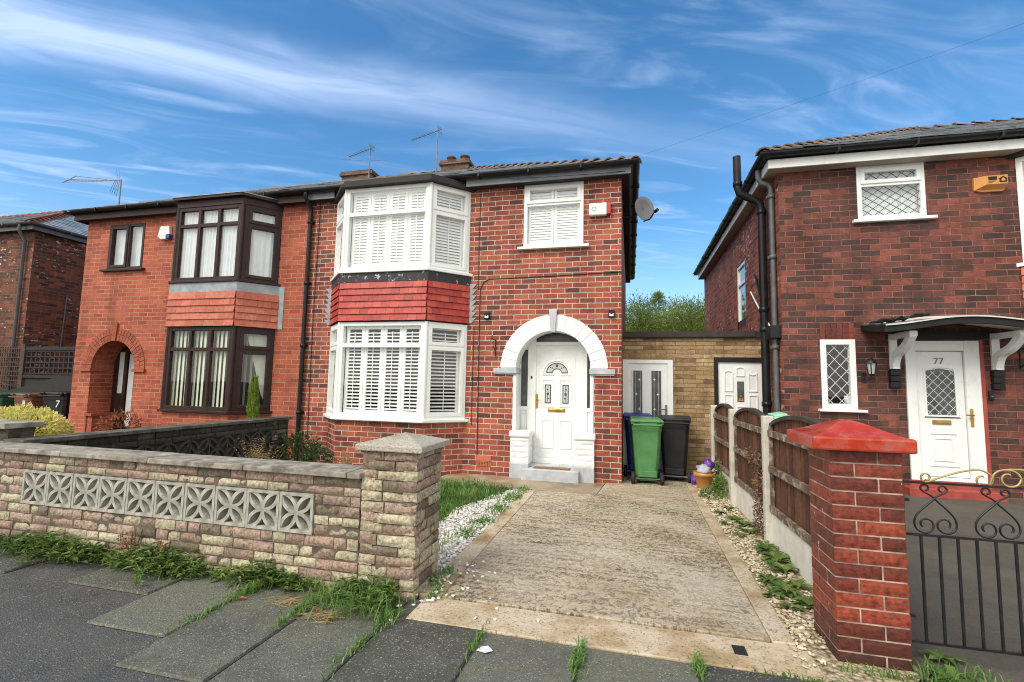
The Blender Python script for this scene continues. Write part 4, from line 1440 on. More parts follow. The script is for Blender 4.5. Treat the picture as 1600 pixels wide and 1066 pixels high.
# eaves
hip_roof(mid, -5.535, 0.10, -0.24, 7.74, ZE, R_(27.3), False, True)
mb = MB()
mb.box(-5.535, -4.98, -0.165, -0.145, 4.565, 4.70)
mb.build('fascia', M['fascia'], mid)
mb = MB()
mb.box(-2.56, -0.0, -0.165, -0.145, 4.565, 4.70)
mb.box(-0.0, 0.02, -0.165, 7.6, 4.565, 4.70)
mb.build('fascia', M['fascia'], mid)
mb = MB()
mb.box(-5.535, -0.0, -0.145, 0.0, 4.57, 4.585)
mb.box(-0.12, 0.0, 0.0, 7.6, 4.57, 4.585)
mb.build('soffit', M['soffit'], mid)
mb = MB()
gutter(mb, [(-5.535, -0.235, 4.725), (0.095, -0.235, 4.725), (0.095, 7.6, 4.725)])
mb.build('gutter', M['black'], mid)


def chimney(root, x0, x1, y0, y1, z0, z1, pots):
    mb = MB()
    mb.box(x0, x1, y0, y1, z0, z1 - 0.12)
    ch = mb.build('chimney', M['chimney'], root)
    mb = MB()
    mb.box(x0 - 0.045, x1 + 0.045, y0 - 0.045, y1 + 0.045, z1 - 0.12, z1 - 0.05)
    mb.box(x0 - 0.02, x1 + 0.02, y0 - 0.02, y1 + 0.02, z1 - 0.05, z1)
    mb.build('chimney_corbel', M['chimney'], ch)
    for k in range(pots):
        x = x0 + (x1 - x0) * (k + 0.5) / pots
        mb = MB()
        mb.lathe((x, (y0 + y1) / 2, z1 - 0.02), [(0.11, 0), (0.10, 0.16), (0.125, 0.17), (0.125, 0.2), (0.08, 0.2), (0.08, 0.05)], 12)
        mb.build('chimney_pot', M['chimpot'], ch)
    return ch


def aerial(root, x, y, z0, z1, az, L=0.95, n=9, tilt=0.0, name='aerial', dbl=False):
    mb = MB()
    mb.tube([(x, y, z0), (x, y, z1)], 0.017, 6)
    d = Vector((math.cos(az), math.sin(az), tilt)).normalized()
    s = Vector((-math.sin(az), math.cos(az), 0))
    o = Vector((x, y, z1 - 0.06))
    mb.tube([o - d * 0.12, o + d * L], 0.011, 6)
    for k in range(n):
        q = o + d * (L * (0.16 + 0.82 * k / (n - 1)))
        w = 0.09 - 0.003 * k
        mb.tube([q - s * w, q + s * w], 0.005, 4)
    for t in (-1, 1):
        q = o - d * 0.06
        for j in range(3):
            e = q + Vector((0, 0, t * (0.03 + 0.025 * j)))
            mb.tube([e - s * 0.09, e + s * 0.09], 0.004, 4)
    return mb.build(name, M['alu'], root)


chimney(mid, -4.58, -3.86, 3.5, 4.0, 6.2, 6.94, 2)
aerial(mid, -4.68, 3.45, 6.5, 7.78, math.pi - 0.35, 0.9)
# satellite dish on the gable side
mb = MB()
dcn = Vector((0.235, 0.55, 4.27))
ax = Vector((0.50, -0.86, 0.12)).normalized()
e1 = ax.cross(Vector((0, 0, 1))).normalized()
e2 = e1.cross(ax)
vs, fs = [], []
for i in range(5):
    rr = i / 4
    for k in range(20):
        th = 2 * math.pi * k / 20
        vs.append(dcn + (e1 * math.cos(th) * 0.175 + e2 * math.sin(th) * 0.21) * rr + ax * (0.055 * rr * rr - 0.05))
for i in range(4):
    for k in range(20):
        k2 = (k + 1) % 20
        fs.append((i * 20 + k, i * 20 + k2, (i + 1) * 20 + k2, (i + 1) * 20 + k))
mb.add(vs, fs, 0.5, True)
dish = mb.build('satellite_dish', M['dish'], mid)
md = dish.modifiers.new('s', 'SOLIDIFY')
md.thickness = 0.006
mb = MB()
mb.tube([(-0.12, 0.7, 4.2), (0.08, 0.72, 4.2), (0.12, 0.66, 4.26), dcn - ax * 0.06], 0.018, 8)
mb.tube([dcn - e2 * 0.2 - ax * 0.05, dcn - e2 * 0.24 + ax * 0.12, dcn - e2 * 0.2 + ax * 0.30 + e1 * 0.02], 0.01, 6)
q = dcn - e2 * 0.19 + ax * 0.31
mb.tube([q - ax * 0.03, q + ax * 0.035], 0.026, 10)
mb.build('dish_arm', M['black'], dish)

# wall fittings
mb = MB()
mb.lbox(W0, -0.60, -0.335, 0.0, 0.085, 3.985, 4.175)
al_ = mb.build('alarm_box', M['whitebox'], mid, bevel=0.012)
mb = MB()
mb.lbox(W0, -0.332, -0.275, 0.0, 0.08, 3.995, 4.175)
mb.build('alarm_lens', M['redplastic'], al_, bevel=0.01)
mb = MB()
for k in range(14):
    t0, t1 = 2 * math.pi * k / 14, 2 * math.pi * (k + 1) / 14
    if k in (3,):
        continue
    poly_line(mb, W0, [(-0.525 + 0.032 * math.cos(t0), 4.08 + 0.032 * math.sin(t0)), (-0.525 + 0.032 * math.cos(t1), 4.08 + 0.032 * math.sin(t1))], 0.0855, 0.011, 0.001)
mb.build('alarm_mark', simple('faded blue print', (0.25, 0.42, 0.50), 0.6), al_)
for x in (-2.20, -0.265):
    mb = MB()
    mb.lbox(W0, x - 0.045, x + 0.045, 0.0, 0.045, 2.425, 2.535)
    fl = mb.build('wall_light', M['black'], mid, bevel=0.006)
    mb = MB()
    mb.prism([(x - 0.03, 2.44), (x + 0.03, 2.44), (x + 0.03, 2.485), (x, 2.465), (x - 0.03, 2.485)], W0, 0.045, 0.049)
    mb.build('lens', M['whitebox'], fl)
mb = MB()
mb.tube([(-2.05, -0.012, 2.10), (-2.05, -0.012, 1.84)], 0.008, 6)
pts = [(-2.05 - 0.0, -0.02 - 0.17 * t, 1.86 + 0.2 * t + 0.03 * math.sin(t * 6)) for t in [k / 8 for k in range(9)]]
mb.tube(pts, 0.006, 6)
mb.tube([(-2.05, -0.012, 2.09), (-2.05, -0.2, 2.09), (-2.05, -0.22, 2.12), (-2.05, -0.2, 2.15)], 0.007, 6)
mb.tube([(-2.05, -0.02, 2.08), (-2.10, -0.06, 2.12), (-2.12, -0.05, 2.07)], 0.006, 6)
mb.build('hanging_bracket', M['iron'], mid)
mb = MB()
mb.lbox(W0, -2.315, -2.085, 0.0, 0.012, 0.215, 0.295)
mb.lbox(W0, -2.315, -2.085, 0.0, 0.012, 0.135, 0.21)
ab = mb.build('air_brick', M['airbrick'], mid)
mb = MB()
for i in range(8):
    for j in range(3):
        u, z = -2.295 + i * 0.0255, 0.147 + j * 0.021
        mb.lbox(W0, u, u + 0.014, 0.012, 0.0135, z, z + 0.012)
mb.build('vent_holes', M['darkhole'], ab)
mb = MB()
mb.tube([(-2.31, -0.009, 0.30), (-2.325, -0.009, 1.5), (-2.33, -0.009, 2.73), (-2.325, -0.009, 2.92), (-2.27, -0.009, 3.03), (-2.18, -0.009, 3.07), (-1.2, -0.009, 3.085), (-0.12, -0.009, 3.115)], 0.006, 6)
mb.build('wall_cable', M['cable'], mid)
mb = MB()
mb.tube([(-2.415, -0.009, 2.3), (-2.42, -0.009, 1.2), (-2.415, -0.009, 0.75)], 0.004, 5)
mb.build('wall_cable', M['cable'], mid)
mb = MB()
mb.tube([(-2.36, -0.009, 4.56), (-2.37, -0.009, 3.7), (-2.36, -0.009, 2.9)], 0.004, 5)
mb.build('wall_cable', M['cable'], mid)
mb = MB()
mb.tube([(-5.36, -0.009, 4.55), (-5.38, -0.009, 2.5), (-5.36, -0.009, 0.4)], 0.005, 5)
mb.build('wall_cable', M['cable'], mid)
mb = MB()
mb.tube([(-0.05, -0.17, 4.60), (-0.4, -0.19, 4.585), (-1.4, -0.2, 4.60), (-2.2, -0.24, 4.69)], 0.005, 5)
mb.build('eaves_cable', M['cable'], mid)
# shared rainwater pipe
mb = MB()
mb.tube([(-5.50, -0.235, 4.67), (-5.50, -0.235, 4.58), (-5.51, -0.06, 4.46), (-5.515, -0.055, 4.35), (-5.515, -0.055, 0.02)], 0.036, 10)
for z in (4.2, 3.1, 2.0, 0.85):
    pipe_bracket(mb, -5.515, -0.055, z, 0.036, 0.0)
mb.build('rainwater_pipe', M['black'], mid)

tag_mat = MB()
tag_mat.slab([(-1.40, -0.10), (-0.86, -0.10), (-0.86, 0.18), (-1.40, 0.18)], 0.165, 0.182)
tag(tag_mat.build('doormat', M['mat'], bevel=0.004), 'brown coir doormat lying on the grey painted front step', 'doormat')

# ================================================================ LEFT HOUSE OF THE PAIR
lef = thing('house', 'orange brick house with dark brown bay windows and clay hung tiles', 'house', (-8.2, 0, 0))
mb = MB()
LCX, LR, LSP = -9.83, 0.555, 1.55
wall_sheet(mb, W0, -10.84, -5.535, -0.05, 4.64, [(-10.23, -9.33, 3.50, 4.45, 0.09), (LCX - LR, LCX + LR, 0.05, LSP + LR, 0.44, LSP), (-8.40, -6.15, 0.83, 4.50, 0.0)])
wall_sheet(mb, F((-10.84, 0, 0), (0, -1)), -7.5, 0, -0.05, 4.64, [])
wall_sheet(mb, F((-5.535, 7.5, 0), (-1, 0)), 0, 5.305, -0.05, 4.64, [])
for fr, L in bay_faces(-7.26, 0.70, 1.10, 0.48):
    wall_sheet(mb, fr, 0, L, -0.05, 0.82)
mb.box(-11.03, -10.842, 0.12, 0.5, -0.05, 2.15)
mb.lbox(W0, LCX - LR - 0.02, LCX - LR + 0.13, -0.43, -0.02, 0.0, 0.62)
mb.build('wall', M['brick_left'], lef)
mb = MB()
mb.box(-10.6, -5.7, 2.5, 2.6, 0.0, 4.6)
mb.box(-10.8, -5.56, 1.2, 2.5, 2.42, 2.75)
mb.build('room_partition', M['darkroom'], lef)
mb = MB()
for ring, (ri, ro) in enumerate(((LR - 0.004, LR + 0.12), (LR + 0.128, LR + 0.245))):
    n = 25 + ring * 5
    for k in range(n):
        t0, t1 = math.pi * k / n + 0.008, math.pi * (k + 1) / n - 0.008
        q = [(LCX + rr * math.cos(tt), LSP + rr * math.sin(tt)) for rr, tt in ((ri, t0), (ro, t0), (ro, t1), (ri, t1))]
        mb.prism(q, W0, -0.05, 0.012, rnd.random())
larch = mb.build('brick_arch', M['voussoir'], lef)
mb = MB()
mb.prism([(LCX - 0.035, LSP + LR - 0.01), (LCX + 0.035, LSP + LR - 0.01), (LCX + 0.06, LSP + 0.9), (LCX - 0.06, LSP + 0.9)], W0, -0.05, 0.035, 0.4)
for sx in (-1, 1):
    a, b = sorted((LCX + sx * (LR - 0.03), LCX + sx * (LR + 0.27)))
    mb.lbox(W0, a, b, -0.3, 0.04, LSP - 0.055, LSP, 0.7)
mb.lbox(W0, LCX - LR - 0.03, LCX - LR + 0.15, -0.43, 0.02, 0.62, 0.67, 0.6)
mb.build('arch_trim', M['voussoir'], larch)
# recessed porch
FP = F((0, 0.45, 0))
mb = MB()
mb.lbox(FP, -10.40, -9.25, -0.05, 0.0, 0.05, 2.2)
mb.lbox(FP, -10.36, -10.02, 0.0, 0.03, 0.1, 2.02)
moulding(mb, FP, -10.32, -10.06, 0.25, 0.95, 0.02, 0.03, 0.042)
ldo = mb.build('front_door', M['brown'], lef)
mb = MB()
mb.lbox(FP, -10.22, -10.10, 0.03, 0.036, 1.06, 1.90)
mb.build('door_pane', M['obscure_pale'], ldo)
mb = MB()
mb.lbox(FP, -9.98, -9.84, 0.0, 0.02, 0.4, 1.86)
mb.build('side_pane', M['obscure_pale'], ldo)
mb = MB()
mb.slab([(-10.38, 0.0), (-9.27, 0.0), (-9.27, 0.44), (-10.38, 0.44)], -0.02, 0.06)
mb.build('doorstep', M['red_step'], lef)
# small upstairs window
mb = MB()
cells = win_frame(mb, W0, -10.23, -9.33, 3.53, 4.45, (-9.72,), (), 0.05, 0.05, -0.06, 0.01, {(0, 0)})
lw = mb.build('window', M['brown'], lef, bevel=0.003)
panes(lw, W0, cells, M['glass_sky'])
mb = MB()
mb.lbox(W0, -10.33, -9.24, -0.06, 0.07, 3.49, 3.53)
mb.build('sill', M['brown'], lw, bevel=0.004)
net_curtain(lw, W0, -10.18, -9.38, 3.57, 4.41, M['netwhite'])


def brown_bay(z0, z1, zt, upper):
    fc = bay_faces(-7.26, 0.70, 1.10, 0.48)
    mb = MB()
    allc = []
    L1 = fc[1][1]
    for i, (fr, L) in enumerate(fc):
        if i == 1:
            iw = (L - 0.14) / 3
            c = win_frame(mb, fr, 0, L, z0, z1, (0.07 + iw, 0.07 + 2 * iw), (zt,), 0.065, 0.06, -0.07, 0.012, (), corner=(0.08, 0.08))
        else:
            c = win_frame(mb, fr, 0, L, z0, z1, (), (zt,), 0.06, 0.055, -0.07, 0.01, {(0, 0), (0, 1)}, 0.045, corner=(0.11, 0.06) if i == 2 else (0.06, 0.11))
        allc.append((fr, c))
    P = bay_pts(-7.26, 0.70, 1.10, 0.48)
    for q in P[1:3]:
        mb.tube([(q[0], q[1] + 0.01, z0), (q[0], q[1] + 0.01, z1)], 0.04, 8)
    bw = mb.build('bay_window', M['brown'], lef, bevel=0.003)
    for fr, c in allc:
        panes(bw, fr, c, M['glass_sky'] if upper else M['glass'])
    mb = MB()
    mb.slab(bay_pts(-7.26, 0.70, 1.10, 0.48, 0, 0.07), z0 - 0.04, z0 + 0.002)
    mb.build('sill', M['brown'], bw, bevel=0.006)
    for i, (fr, L) in enumerate(fc):
        if upper:
            net_curtain(bw, fr, 0.05, L - 0.05, z0 + 0.05, z1 - 0.04, M['netwhite'], d=-0.08, pleat=0.07 if i == 1 else 0.09)
        elif i == 1:
            vert_blind(bw, fr, 0.06, L - 0.05, z0 + 0.05, z1 - 0.04, M['net'], 0.088, 0.056, 0.2, -0.09, 0.06)
        elif i == 2:
            vert_blind(bw, fr, 0.10, L - 0.30, z0 + 0.05, z1 - 0.04, M['net'], 0.085, 0.075, 1.28, -0.14, 0.05)
            # swept aside blind hanging as a triangle
            mb = MB()
            mb.add([fr.p(0.2, -0.12, z1 - 0.05), fr.p(L - 0.06, -0.12, z1 - 0.05), fr.p(L - 0.06, -0.12, z0 + 0.1), fr.p(L - 0.14, -0.115, z0 + 0.3)], [(0, 1, 2, 3)])
            mb.build('swept_blind', M['net'], bw)
        else:
            vert_blind(bw, fr, 0.06, L - 0.05, z0 + 0.05, z1 - 0.04, M['net'], 0.088, 0.056, 0.2, -0.09, 0.06)
    return bw


brown_bay(0.85, 2.29, 1.90, False)
brown_bay(3.11, 4.46, 4.12, True)
hung_tiles(lef, -7.26, 0.71, 1.13, 0.50, 0, 2.30, 2.90, 5, 'hung_clay', 0.21)
mb = MB()
mb.slab(bay_pts(-7.26, 0.71, 1.13, 0.50, 0, 0.02), 2.895, 3.07)
mb.build('lead_apron', M['lead'], lef)
mb = MB()
mb.lbox(W0, -6.13, -6.00, 0, 0.012, 2.29, 3.06)
mb.build('lead_flashing', M['lead'], lef)
mb = MB()
mb.lbox(W0, -8.50, -8.40, 0, 0.012, 2.29, 3.06)
mb.build('lead_flashing', M['lead'], lef)
mb = MB()
mb.slab(bay_pts(-7.26, 0.70, 1.10, 0.48, 0, 0.025), 4.46, 4.58)
mb.build('bay_head', M['brown'], lef)
mb = MB()
mb.slab(bay_pts(-7.26, 0.70, 1.10, 0.48, 0, 0.10), 4.58, 4.625)
bh = mb.build('bay_roof', M['brown'], lef)
mb = MB()
mb.slab(bay_pts(-7.26, 0.70, 1.10, 0.48, 0, 0.112), 4.625, 4.638)
mb.build('lead_sheet', M['lead'], bh)
hip_roof(lef, -11.08, -5.535, -0.24, 7.74, ZE, R_(27.3), True, False, lip=0.022)
mb = MB()
mb.box(-6.12, -5.535, -0.165, -0.145, 4.545, 4.70)
mb.build('fascia', M['brown'], lef)
mb = MB()
mb.box(-10.98, -8.40, -0.165, -0.145, 4.545, 4.70)
mb.box(-11.0, -10.98, -0.165, 7.6, 4.545, 4.70)
mb.build('fascia', M['brown'], lef)
mb = MB()
mb.box(-10.98, -5.535, -0.145, 0.0, 4.57, 4.585)
mb.box(-10.98, -10.84, 0.0, 7.6, 4.57, 4.585)
mb.build('soffit', M['soffit'], lef)
mb = MB()
gutter(mb, [(-11.075, 7.6, 4.725), (-11.075, -0.235, 4.725), (-5.535, -0.235, 4.725)])
mb.build('gutter', M['black'], lef)
chimney(lef, -7.38, -6.52, 3.5, 4.05, 6.2, 6.90, 0)
aerial(lef, -6.55, 3.45, 6.5, 7.5, math.pi - 0.35, 0.85)
mb = MB()
mb.tube([(-6.55, 3.4, 7.08), (-5.9, 3.2, 6.95)], 0.006, 5)
mb.tube([(-6.55, 3.4, 7.08), (-7.3, 3.2, 7.12)], 0.006, 5)
mb.build('aerial_crossarm', M['alu'], lef)
mb = MB()
mb.prism([(-8.93, 4.13), (-8.84, 4.07), (-8.72, 4.07), (-8.63, 4.13), (-8.66, 4.33), (-8.87, 4.33)], W0, 0.0, 0.07)
la = mb.build('alarm_box', M['whitebox'], lef, bevel=0.01)
mb = MB()
mb.lbox(W0, -8.715, -8.625, 0.0, 0.085, 4.075, 4.165)
mb.build('alarm_lens', M['blueplastic'], la, bevel=0.012)

# ================================================================ FAR LEFT HOUSE
far = thing('house', 'brown spalled brick house at the left edge with terracotta hip tiles', 'house', (-15, 0, 0))
mb = MB()
FX, FY = -14.3, 1.15
wall_sheet(mb, F((0, FY, 0)), -22, FX, -0.05, 5.02, [])
wall_sheet(mb, F((FX, FY, 0), (0, 1)), 0, 7.2, -0.05, 5.02, [])
wall_sheet(mb, F((FX, 8.35, 0), (-1, 0)), 0, 7.7, -0.05, 5.02, [])
mb.build('wall', M['brick_farleft'], far)
hip_roof(far, -23, FX + 0.22, FY - 0.24, 8.6, 5.10, R_(27.3), False, True, 'hiptile_red')
mb = MB()
mb.box(-22, FX + 0.14, FY - 0.16, FY - 0.145, 4.94, 5.08)
mb.box(FX + 0.14, FX + 0.155, FY - 0.16, 8.4, 4.94, 5.08)
mb.build('fascia', M['greyupvc'], far)
mb = MB()
mb.box(-22, FX + 0.14, FY - 0.145, FY, 4.955, 4.97)
mb.box(FX, FX + 0.14, FY, 8.4, 4.955, 4.97)
mb.build('soffit', M['soffit'], far)
mb = MB()
gutter(mb, [(-22, FY - 0.235, 5.105), (FX + 0.22, FY - 0.235, 5.105), (FX + 0.22, 8.4, 5.105)])
mb.build('gutter', M['greyupvc'], far)
mb = MB()
mb.tube([(-14.45, FY - 0.235, 5.05), (-14.45, FY - 0.235, 4.9), (-14.52, FY - 0.06, 4.7), (-14.52, FY - 0.06, 0.0)], 0.036, 8)
mb.build('rainwater_pipe', M['greyupvc'], far)
mb = MB()
mb.tube([(FX + 0.035, 1.95, 3.5), (FX + 0.03, 1.92, 2.1)], 0.014, 6)
mb.build('wall_conduit', M['greyupvc'], far)
mb = MB()
ax_, ay_, az_ = -14.28, 3.0, 7.05
mb.tube([(ax_, ay_, 5.6), (ax_, ay_, az_ + 0.03)], 0.02, 6)
o = Vector((ax_, ay_, az_))
d1 = Vector((-1, -0.1, 0.05)).normalized()
mb.tube([o, o + d1 * 0.62], 0.012, 5)
for dz, dy in ((0.17, 0.16), (0.0, 0.0), (-0.15, -0.16)):
    mb.tube([o + d1 * 0.55 + Vector((0, dy * 0.3, dz * 0.3)), o + d1 * 1.75 + Vector((0, dy, dz + 0.02))], 0.008, 5)
for k in range(10):
    q = o + d1 * (0.6 + 0.125 * k)
    mb.tube([q + Vector((0, -0.10, -0.05)), q + Vector((0, 0.10, 0.05))], 0.004, 4)
mb.tube([o + d1 * 1.76 + Vector((0, 0.16, 0.20)), o + d1 * 1.79 + Vector((0, 0, 0.0)), o + d1 * 1.76 + Vector((0, -0.16, -0.14))], 0.014, 5)
for sgn in (1, -1):
    for j in range(4):
        b0 = o + d1 * (0.05 + 0.05 * j)
        if sgn > 0 and j > 1:
            continue
        mb.tube([b0, b0 + Vector((-0.22 - 0.03 * j, 0.1, sgn * (0.42 - 0.05 * j)))], 0.006, 4)
mb.build('aerial', M['alu'], far)

# ================================================================ RIGHT HAND HOUSE
Y7 = 0.05
rig = thing('house', 'dark red brick house with white front door numbered 77 under a curved canopy', 'house', (5.5, Y7, 0))
FR7 = F((0, Y7, 0))
X7 = 2.05
mb = MB()
wall_sheet(mb, FR7, X7, 9.0, -0.05, 4.62, [(3.02, 3.81, 3.70, 4.47, 0.08), (2.50, 2.915, 1.16, 2.09, 0.08), (3.47, 4.28, 0.22, 2.08, 0.10), (4.82, 7.3, 0.8, 4.5, 0.0)])
FS7 = F((X7, 0, 0), (0, -1))
wall_sheet(mb, FS7, -7.0, -Y7, -0.05, 4.62, [(-2.85, -2.15, 2.55, 3.78, 0.10)])
wall_sheet(mb, F((X7 + 7, 7.0, 0), (-1, 0)), 0, 7, -0.05, 4.62, [])
for fr, L in bay_faces(6.06, 0.76, 1.24, 0.5, Y7):
    wall_sheet(mb, fr, 0, L, -0.05, 0.80)
w7 = mb.build('wall', M['brick_right'], rig)
w7.data.materials.append(M['brick_rightside'])
for p in w7.data.polygons:
    if abs(p.normal.x) > 0.9 and abs(p.center.x + 5.5 - X7) < 0.2:
        p.material_index = 1
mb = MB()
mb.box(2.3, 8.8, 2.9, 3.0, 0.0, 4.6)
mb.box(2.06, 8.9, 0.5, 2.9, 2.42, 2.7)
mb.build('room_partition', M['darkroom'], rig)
# soldier lintel over the small window
mb = MB()
for k in range(6):
    a = 2.505 + k * 0.0685
    mb.lbox(FR7, a, a + 0.060, -0.02, 0.006, 2.10, 2.31, rnd.random())
mb.build('soldier_lintel', tinted('dark soldier brick', [(0, (0.10, 0.032, 0.026)), (1, (0.23, 0.055, 0.036))], bump=0.5), rig)
# upstairs window
mb = MB()
cells = win_frame(mb, FR7, 3.02, 3.81, 3.72, 4.47, (), (4.205,), 0.055, 0.05, -0.06, 0.012, {(0, 1)})
u7 = mb.build('window', M['white'], rig, bevel=0.003)
panes(u7, FR7, cells, M['glass_sky'], d=-0.02)
for (a, b, c, d), (nu, nz) in zip(cells, ((5, 4), (5, 1))):
    lattice(u7, FR7, a, b, c, d, nu, nz, M['leadline'], -0.018, 0.004)
mb = MB()
mb.lbox(FR7, 2.95, 3.91, -0.06, 0.06, 3.68, 3.72)
mb.build('sill', M['white'], u7, bevel=0.005)
net_curtain(u7, FR7, 3.06, 3.77, 3.75, 4.45, M['netwhite'], d=-0.10, pleat=0.12, amp=0.006)
# small ground floor window
mb = MB()
cells = win_frame(mb, FR7, 2.50, 2.915, 1.16, 2.09, (), (), 0.07, 0.05, -0.06, 0.015, ())
s7 = mb.build('window', M['white'], rig, bevel=0.003)
panes(s7, FR7, cells, M['glass'], d=-0.02)
a, b, c, d = cells[0]
lattice(s7, FR7, a, b, c, d, 2, 5, M['whiteline'], -0.018, 0.004)
mb = MB()
mb.lbox(FR7, 2.45, 3.01, -0.06, 0.06, 1.125, 1.16)
mb.build('sill', M['white'], s7, bevel=0.005)
mb = MB()
mb.lathe((2.84, Y7 + 0.09, 1.23), [(0.0, 0.0), (0.04, 0.0), (0.045, 0.11), (0.04, 0.11), (0.036, 0.01)], 14)
tag(mb.build('mug', M['whitebox']), 'pale mug standing inside the small leaded ground floor window', 'mug')
mb = MB()
mb.lbox(FR7, 2.515, 2.90, -0.5, -0.07, 1.215, 1.229)
mb.build('window_board', M['white'], s7)
# door
mb = MB()
mb.lbox(FR7, 3.475, 3.585, -0.06, 0.02, 0.30, 2.07)
mb.lbox(FR7, 4.115, 4.275, -0.06, 0.02, 0.30, 2.07)
mb.lbox(FR7, 3.585, 4.115, -0.06, 0.018, 1.94, 2.07)
mb.lbox(FR7, 3.585, 4.115, -0.06, 0.018, 0.30, 0.345)
df7 = mb.build('door_frame', M['white'], rig, bevel=0.004)
mb = MB()
D0 = -0.015
mb.lbox(FR7, 3.592, 4.108, -0.06, D0, 0.352, 1.933)
moulding(mb, FR7, 3.675, 4.03, 1.10, 1.715, 0.022, D0, D0 + 0.014, 0.03)
moulding(mb, FR7, 3.655, 4.05, 1.09, 1.10, 0.01, D0, D0 + 0.012)
moulding(mb, FR7, 3.69, 4.01, 0.48, 0.90, 0.016, D0, D0 + 0.012)
moulding(mb, FR7, 3.745, 3.955, 0.545, 0.835, 0.014, D0, D0 + 0.011)
door7 = mb.build('front_door', M['white'], rig)
mb = MB()
ga, gb, gc, gd = 3.70, 4.005, 1.125, 1.685
mb.prism([(ga, gc), (gb, gc), (gb, gd), ((ga + gb) / 2, gd + 0.028), (ga, gd)], FR7, D0, D0 + 0.005)
mb.build('door_pane', M['obscure'], door7)
lattice(door7, FR7, ga, gb, gc, gd, 3, 5, M['whiteline'], D0 + 0.007, 0.0035)
mb = MB()
mb.lbox(FR7, 3.745, 3.945, D0, D0 + 0.014, 1.005, 1.06)
mb.lbox(FR7, 3.765, 3.925, D0 + 0.014, D0 + 0.02, 1.018, 1.046)
mb.build('letterbox', M['brass'], door7, bevel=0.003)
mb = MB()
mb.lbox(FR7, 4.135, 4.165, 0.02, 0.032, 0.99, 1.21)
mb.tube([FR7.p(4.15, 0.03, 1.13), FR7.p(4.15, 0.065, 1.13), FR7.p(4.07, 0.066, 1.135)], 0.009)
mb.build('door_handle', M['brass'], door7)
text_mesh('door_number', '77', 0.115, M['alu'], door7, (3.852, Y7 - D0 - 0.004, 1.805), (R_(90), 0, 0), 0.003)
mb = MB()
mb.slab([(3.36, Y7 - 0.20), (4.36, Y7 - 0.20), (4.36, Y7), (3.36, Y7)], 0.0, 0.225)
mb.build('doorstep', M['red_step'], rig, bevel=0.01)
mb = MB()
mb.lbox(FR7, 3.45, 4.30, -0.1, 0.03, 0.225, 0.30)
mb.lbox(FR7, 4.279, 4.325, 0.0, 0.008, 0.3, 2.08)
mb.build('door_reveal', M['red_step'], rig)
mb = MB()
mb.lbox(FR7, 3.36, 4.45, 0.0, 0.012, 2.085, 2.20)
mb.build('door_head', M['soffit'], rig)
# canopy
mb = MB()


def cano(u):
    t = (u - 3.86) / 1.06
    return 2.17 + 0.10 * (0.5 + 0.5 * math.cos(math.pi * max(-1, min(1, t * 1.1)))) 


U = [2.99 + 1.85 * k / 24 for k in range(25)]
for a, b in zip(U[:-1], U[1:]):
    za, zb = cano(a), cano(b)
    vs = [FR7.p(a, 0, za + 0.03), FR7.p(b, 0, zb + 0.03), FR7.p(b, 0.62, zb - 0.05), FR7.p(a, 0.62, za - 0.05)]
    vs += [v + Vector((0, 0, 0.07)) for v in vs]
    mb.add(vs, [(0, 3, 2, 1), (4, 5, 6, 7), (3, 7, 6, 2), (0, 1, 5, 4)] + ([(0, 4, 7, 3)] if a == U[0] else []) + ([(1, 2, 6, 5)] if b == U[-1] else []))
can = mb.build('door_canopy', M['blackpaint'], rig)
mb = MB()
for a, b in zip(U[:-1], U[1:]):
    za, zb = cano(a), cano(b)
    vs = [FR7.p(a, 0, za + 0.106), FR7.p(b, 0, zb + 0.106), FR7.p(b, 0.645, zb + 0.026), FR7.p(a, 0.645, za + 0.026)]
    vs += [v + Vector((0, 0, 0.016)) for v in vs]
    mb.add(vs, [(0, 3, 2, 1), (4, 5, 6, 7), (3, 7, 6, 2), (0, 1, 5, 4)])
mb.build('canopy_sheet', simple('white canopy sheet', (0.62, 0.62, 0.58), 0.6, 0.1, 8), can)
mb = MB()
for k in range(26):
    u = 2.99 + rnd.random() * 0.42
    z = cano(u) + 0.125
    mb.obox(FR7.p(u, rnd.uniform(0.3, 0.64), z - 0.02), (rnd.uniform(0.03, 0.07), 0.0, rnd.uniform(-0.015, 0.015)), (0, rnd.uniform(0.03, 0.06), -0.008), (0, 0, 0.004))
mb.build('canopy_flashing', M['felt'], can)
mb = MB()
for a, b in zip(U[3:-4], U[4:-3]):
    za, zb = cano(a) + 0.02, cano(b) + 0.02
    mb.quad(FR7.p(a, 0.02, za + 0.006), FR7.p(b, 0.02, zb + 0.006), FR7.p(b, 0.58, zb - 0.07), FR7.p(a, 0.58, za - 0.07))
mb.build('canopy_soffit', simple('cream canopy soffit', (0.50, 0.49, 0.43), 0.6, 0.06, 5), can)
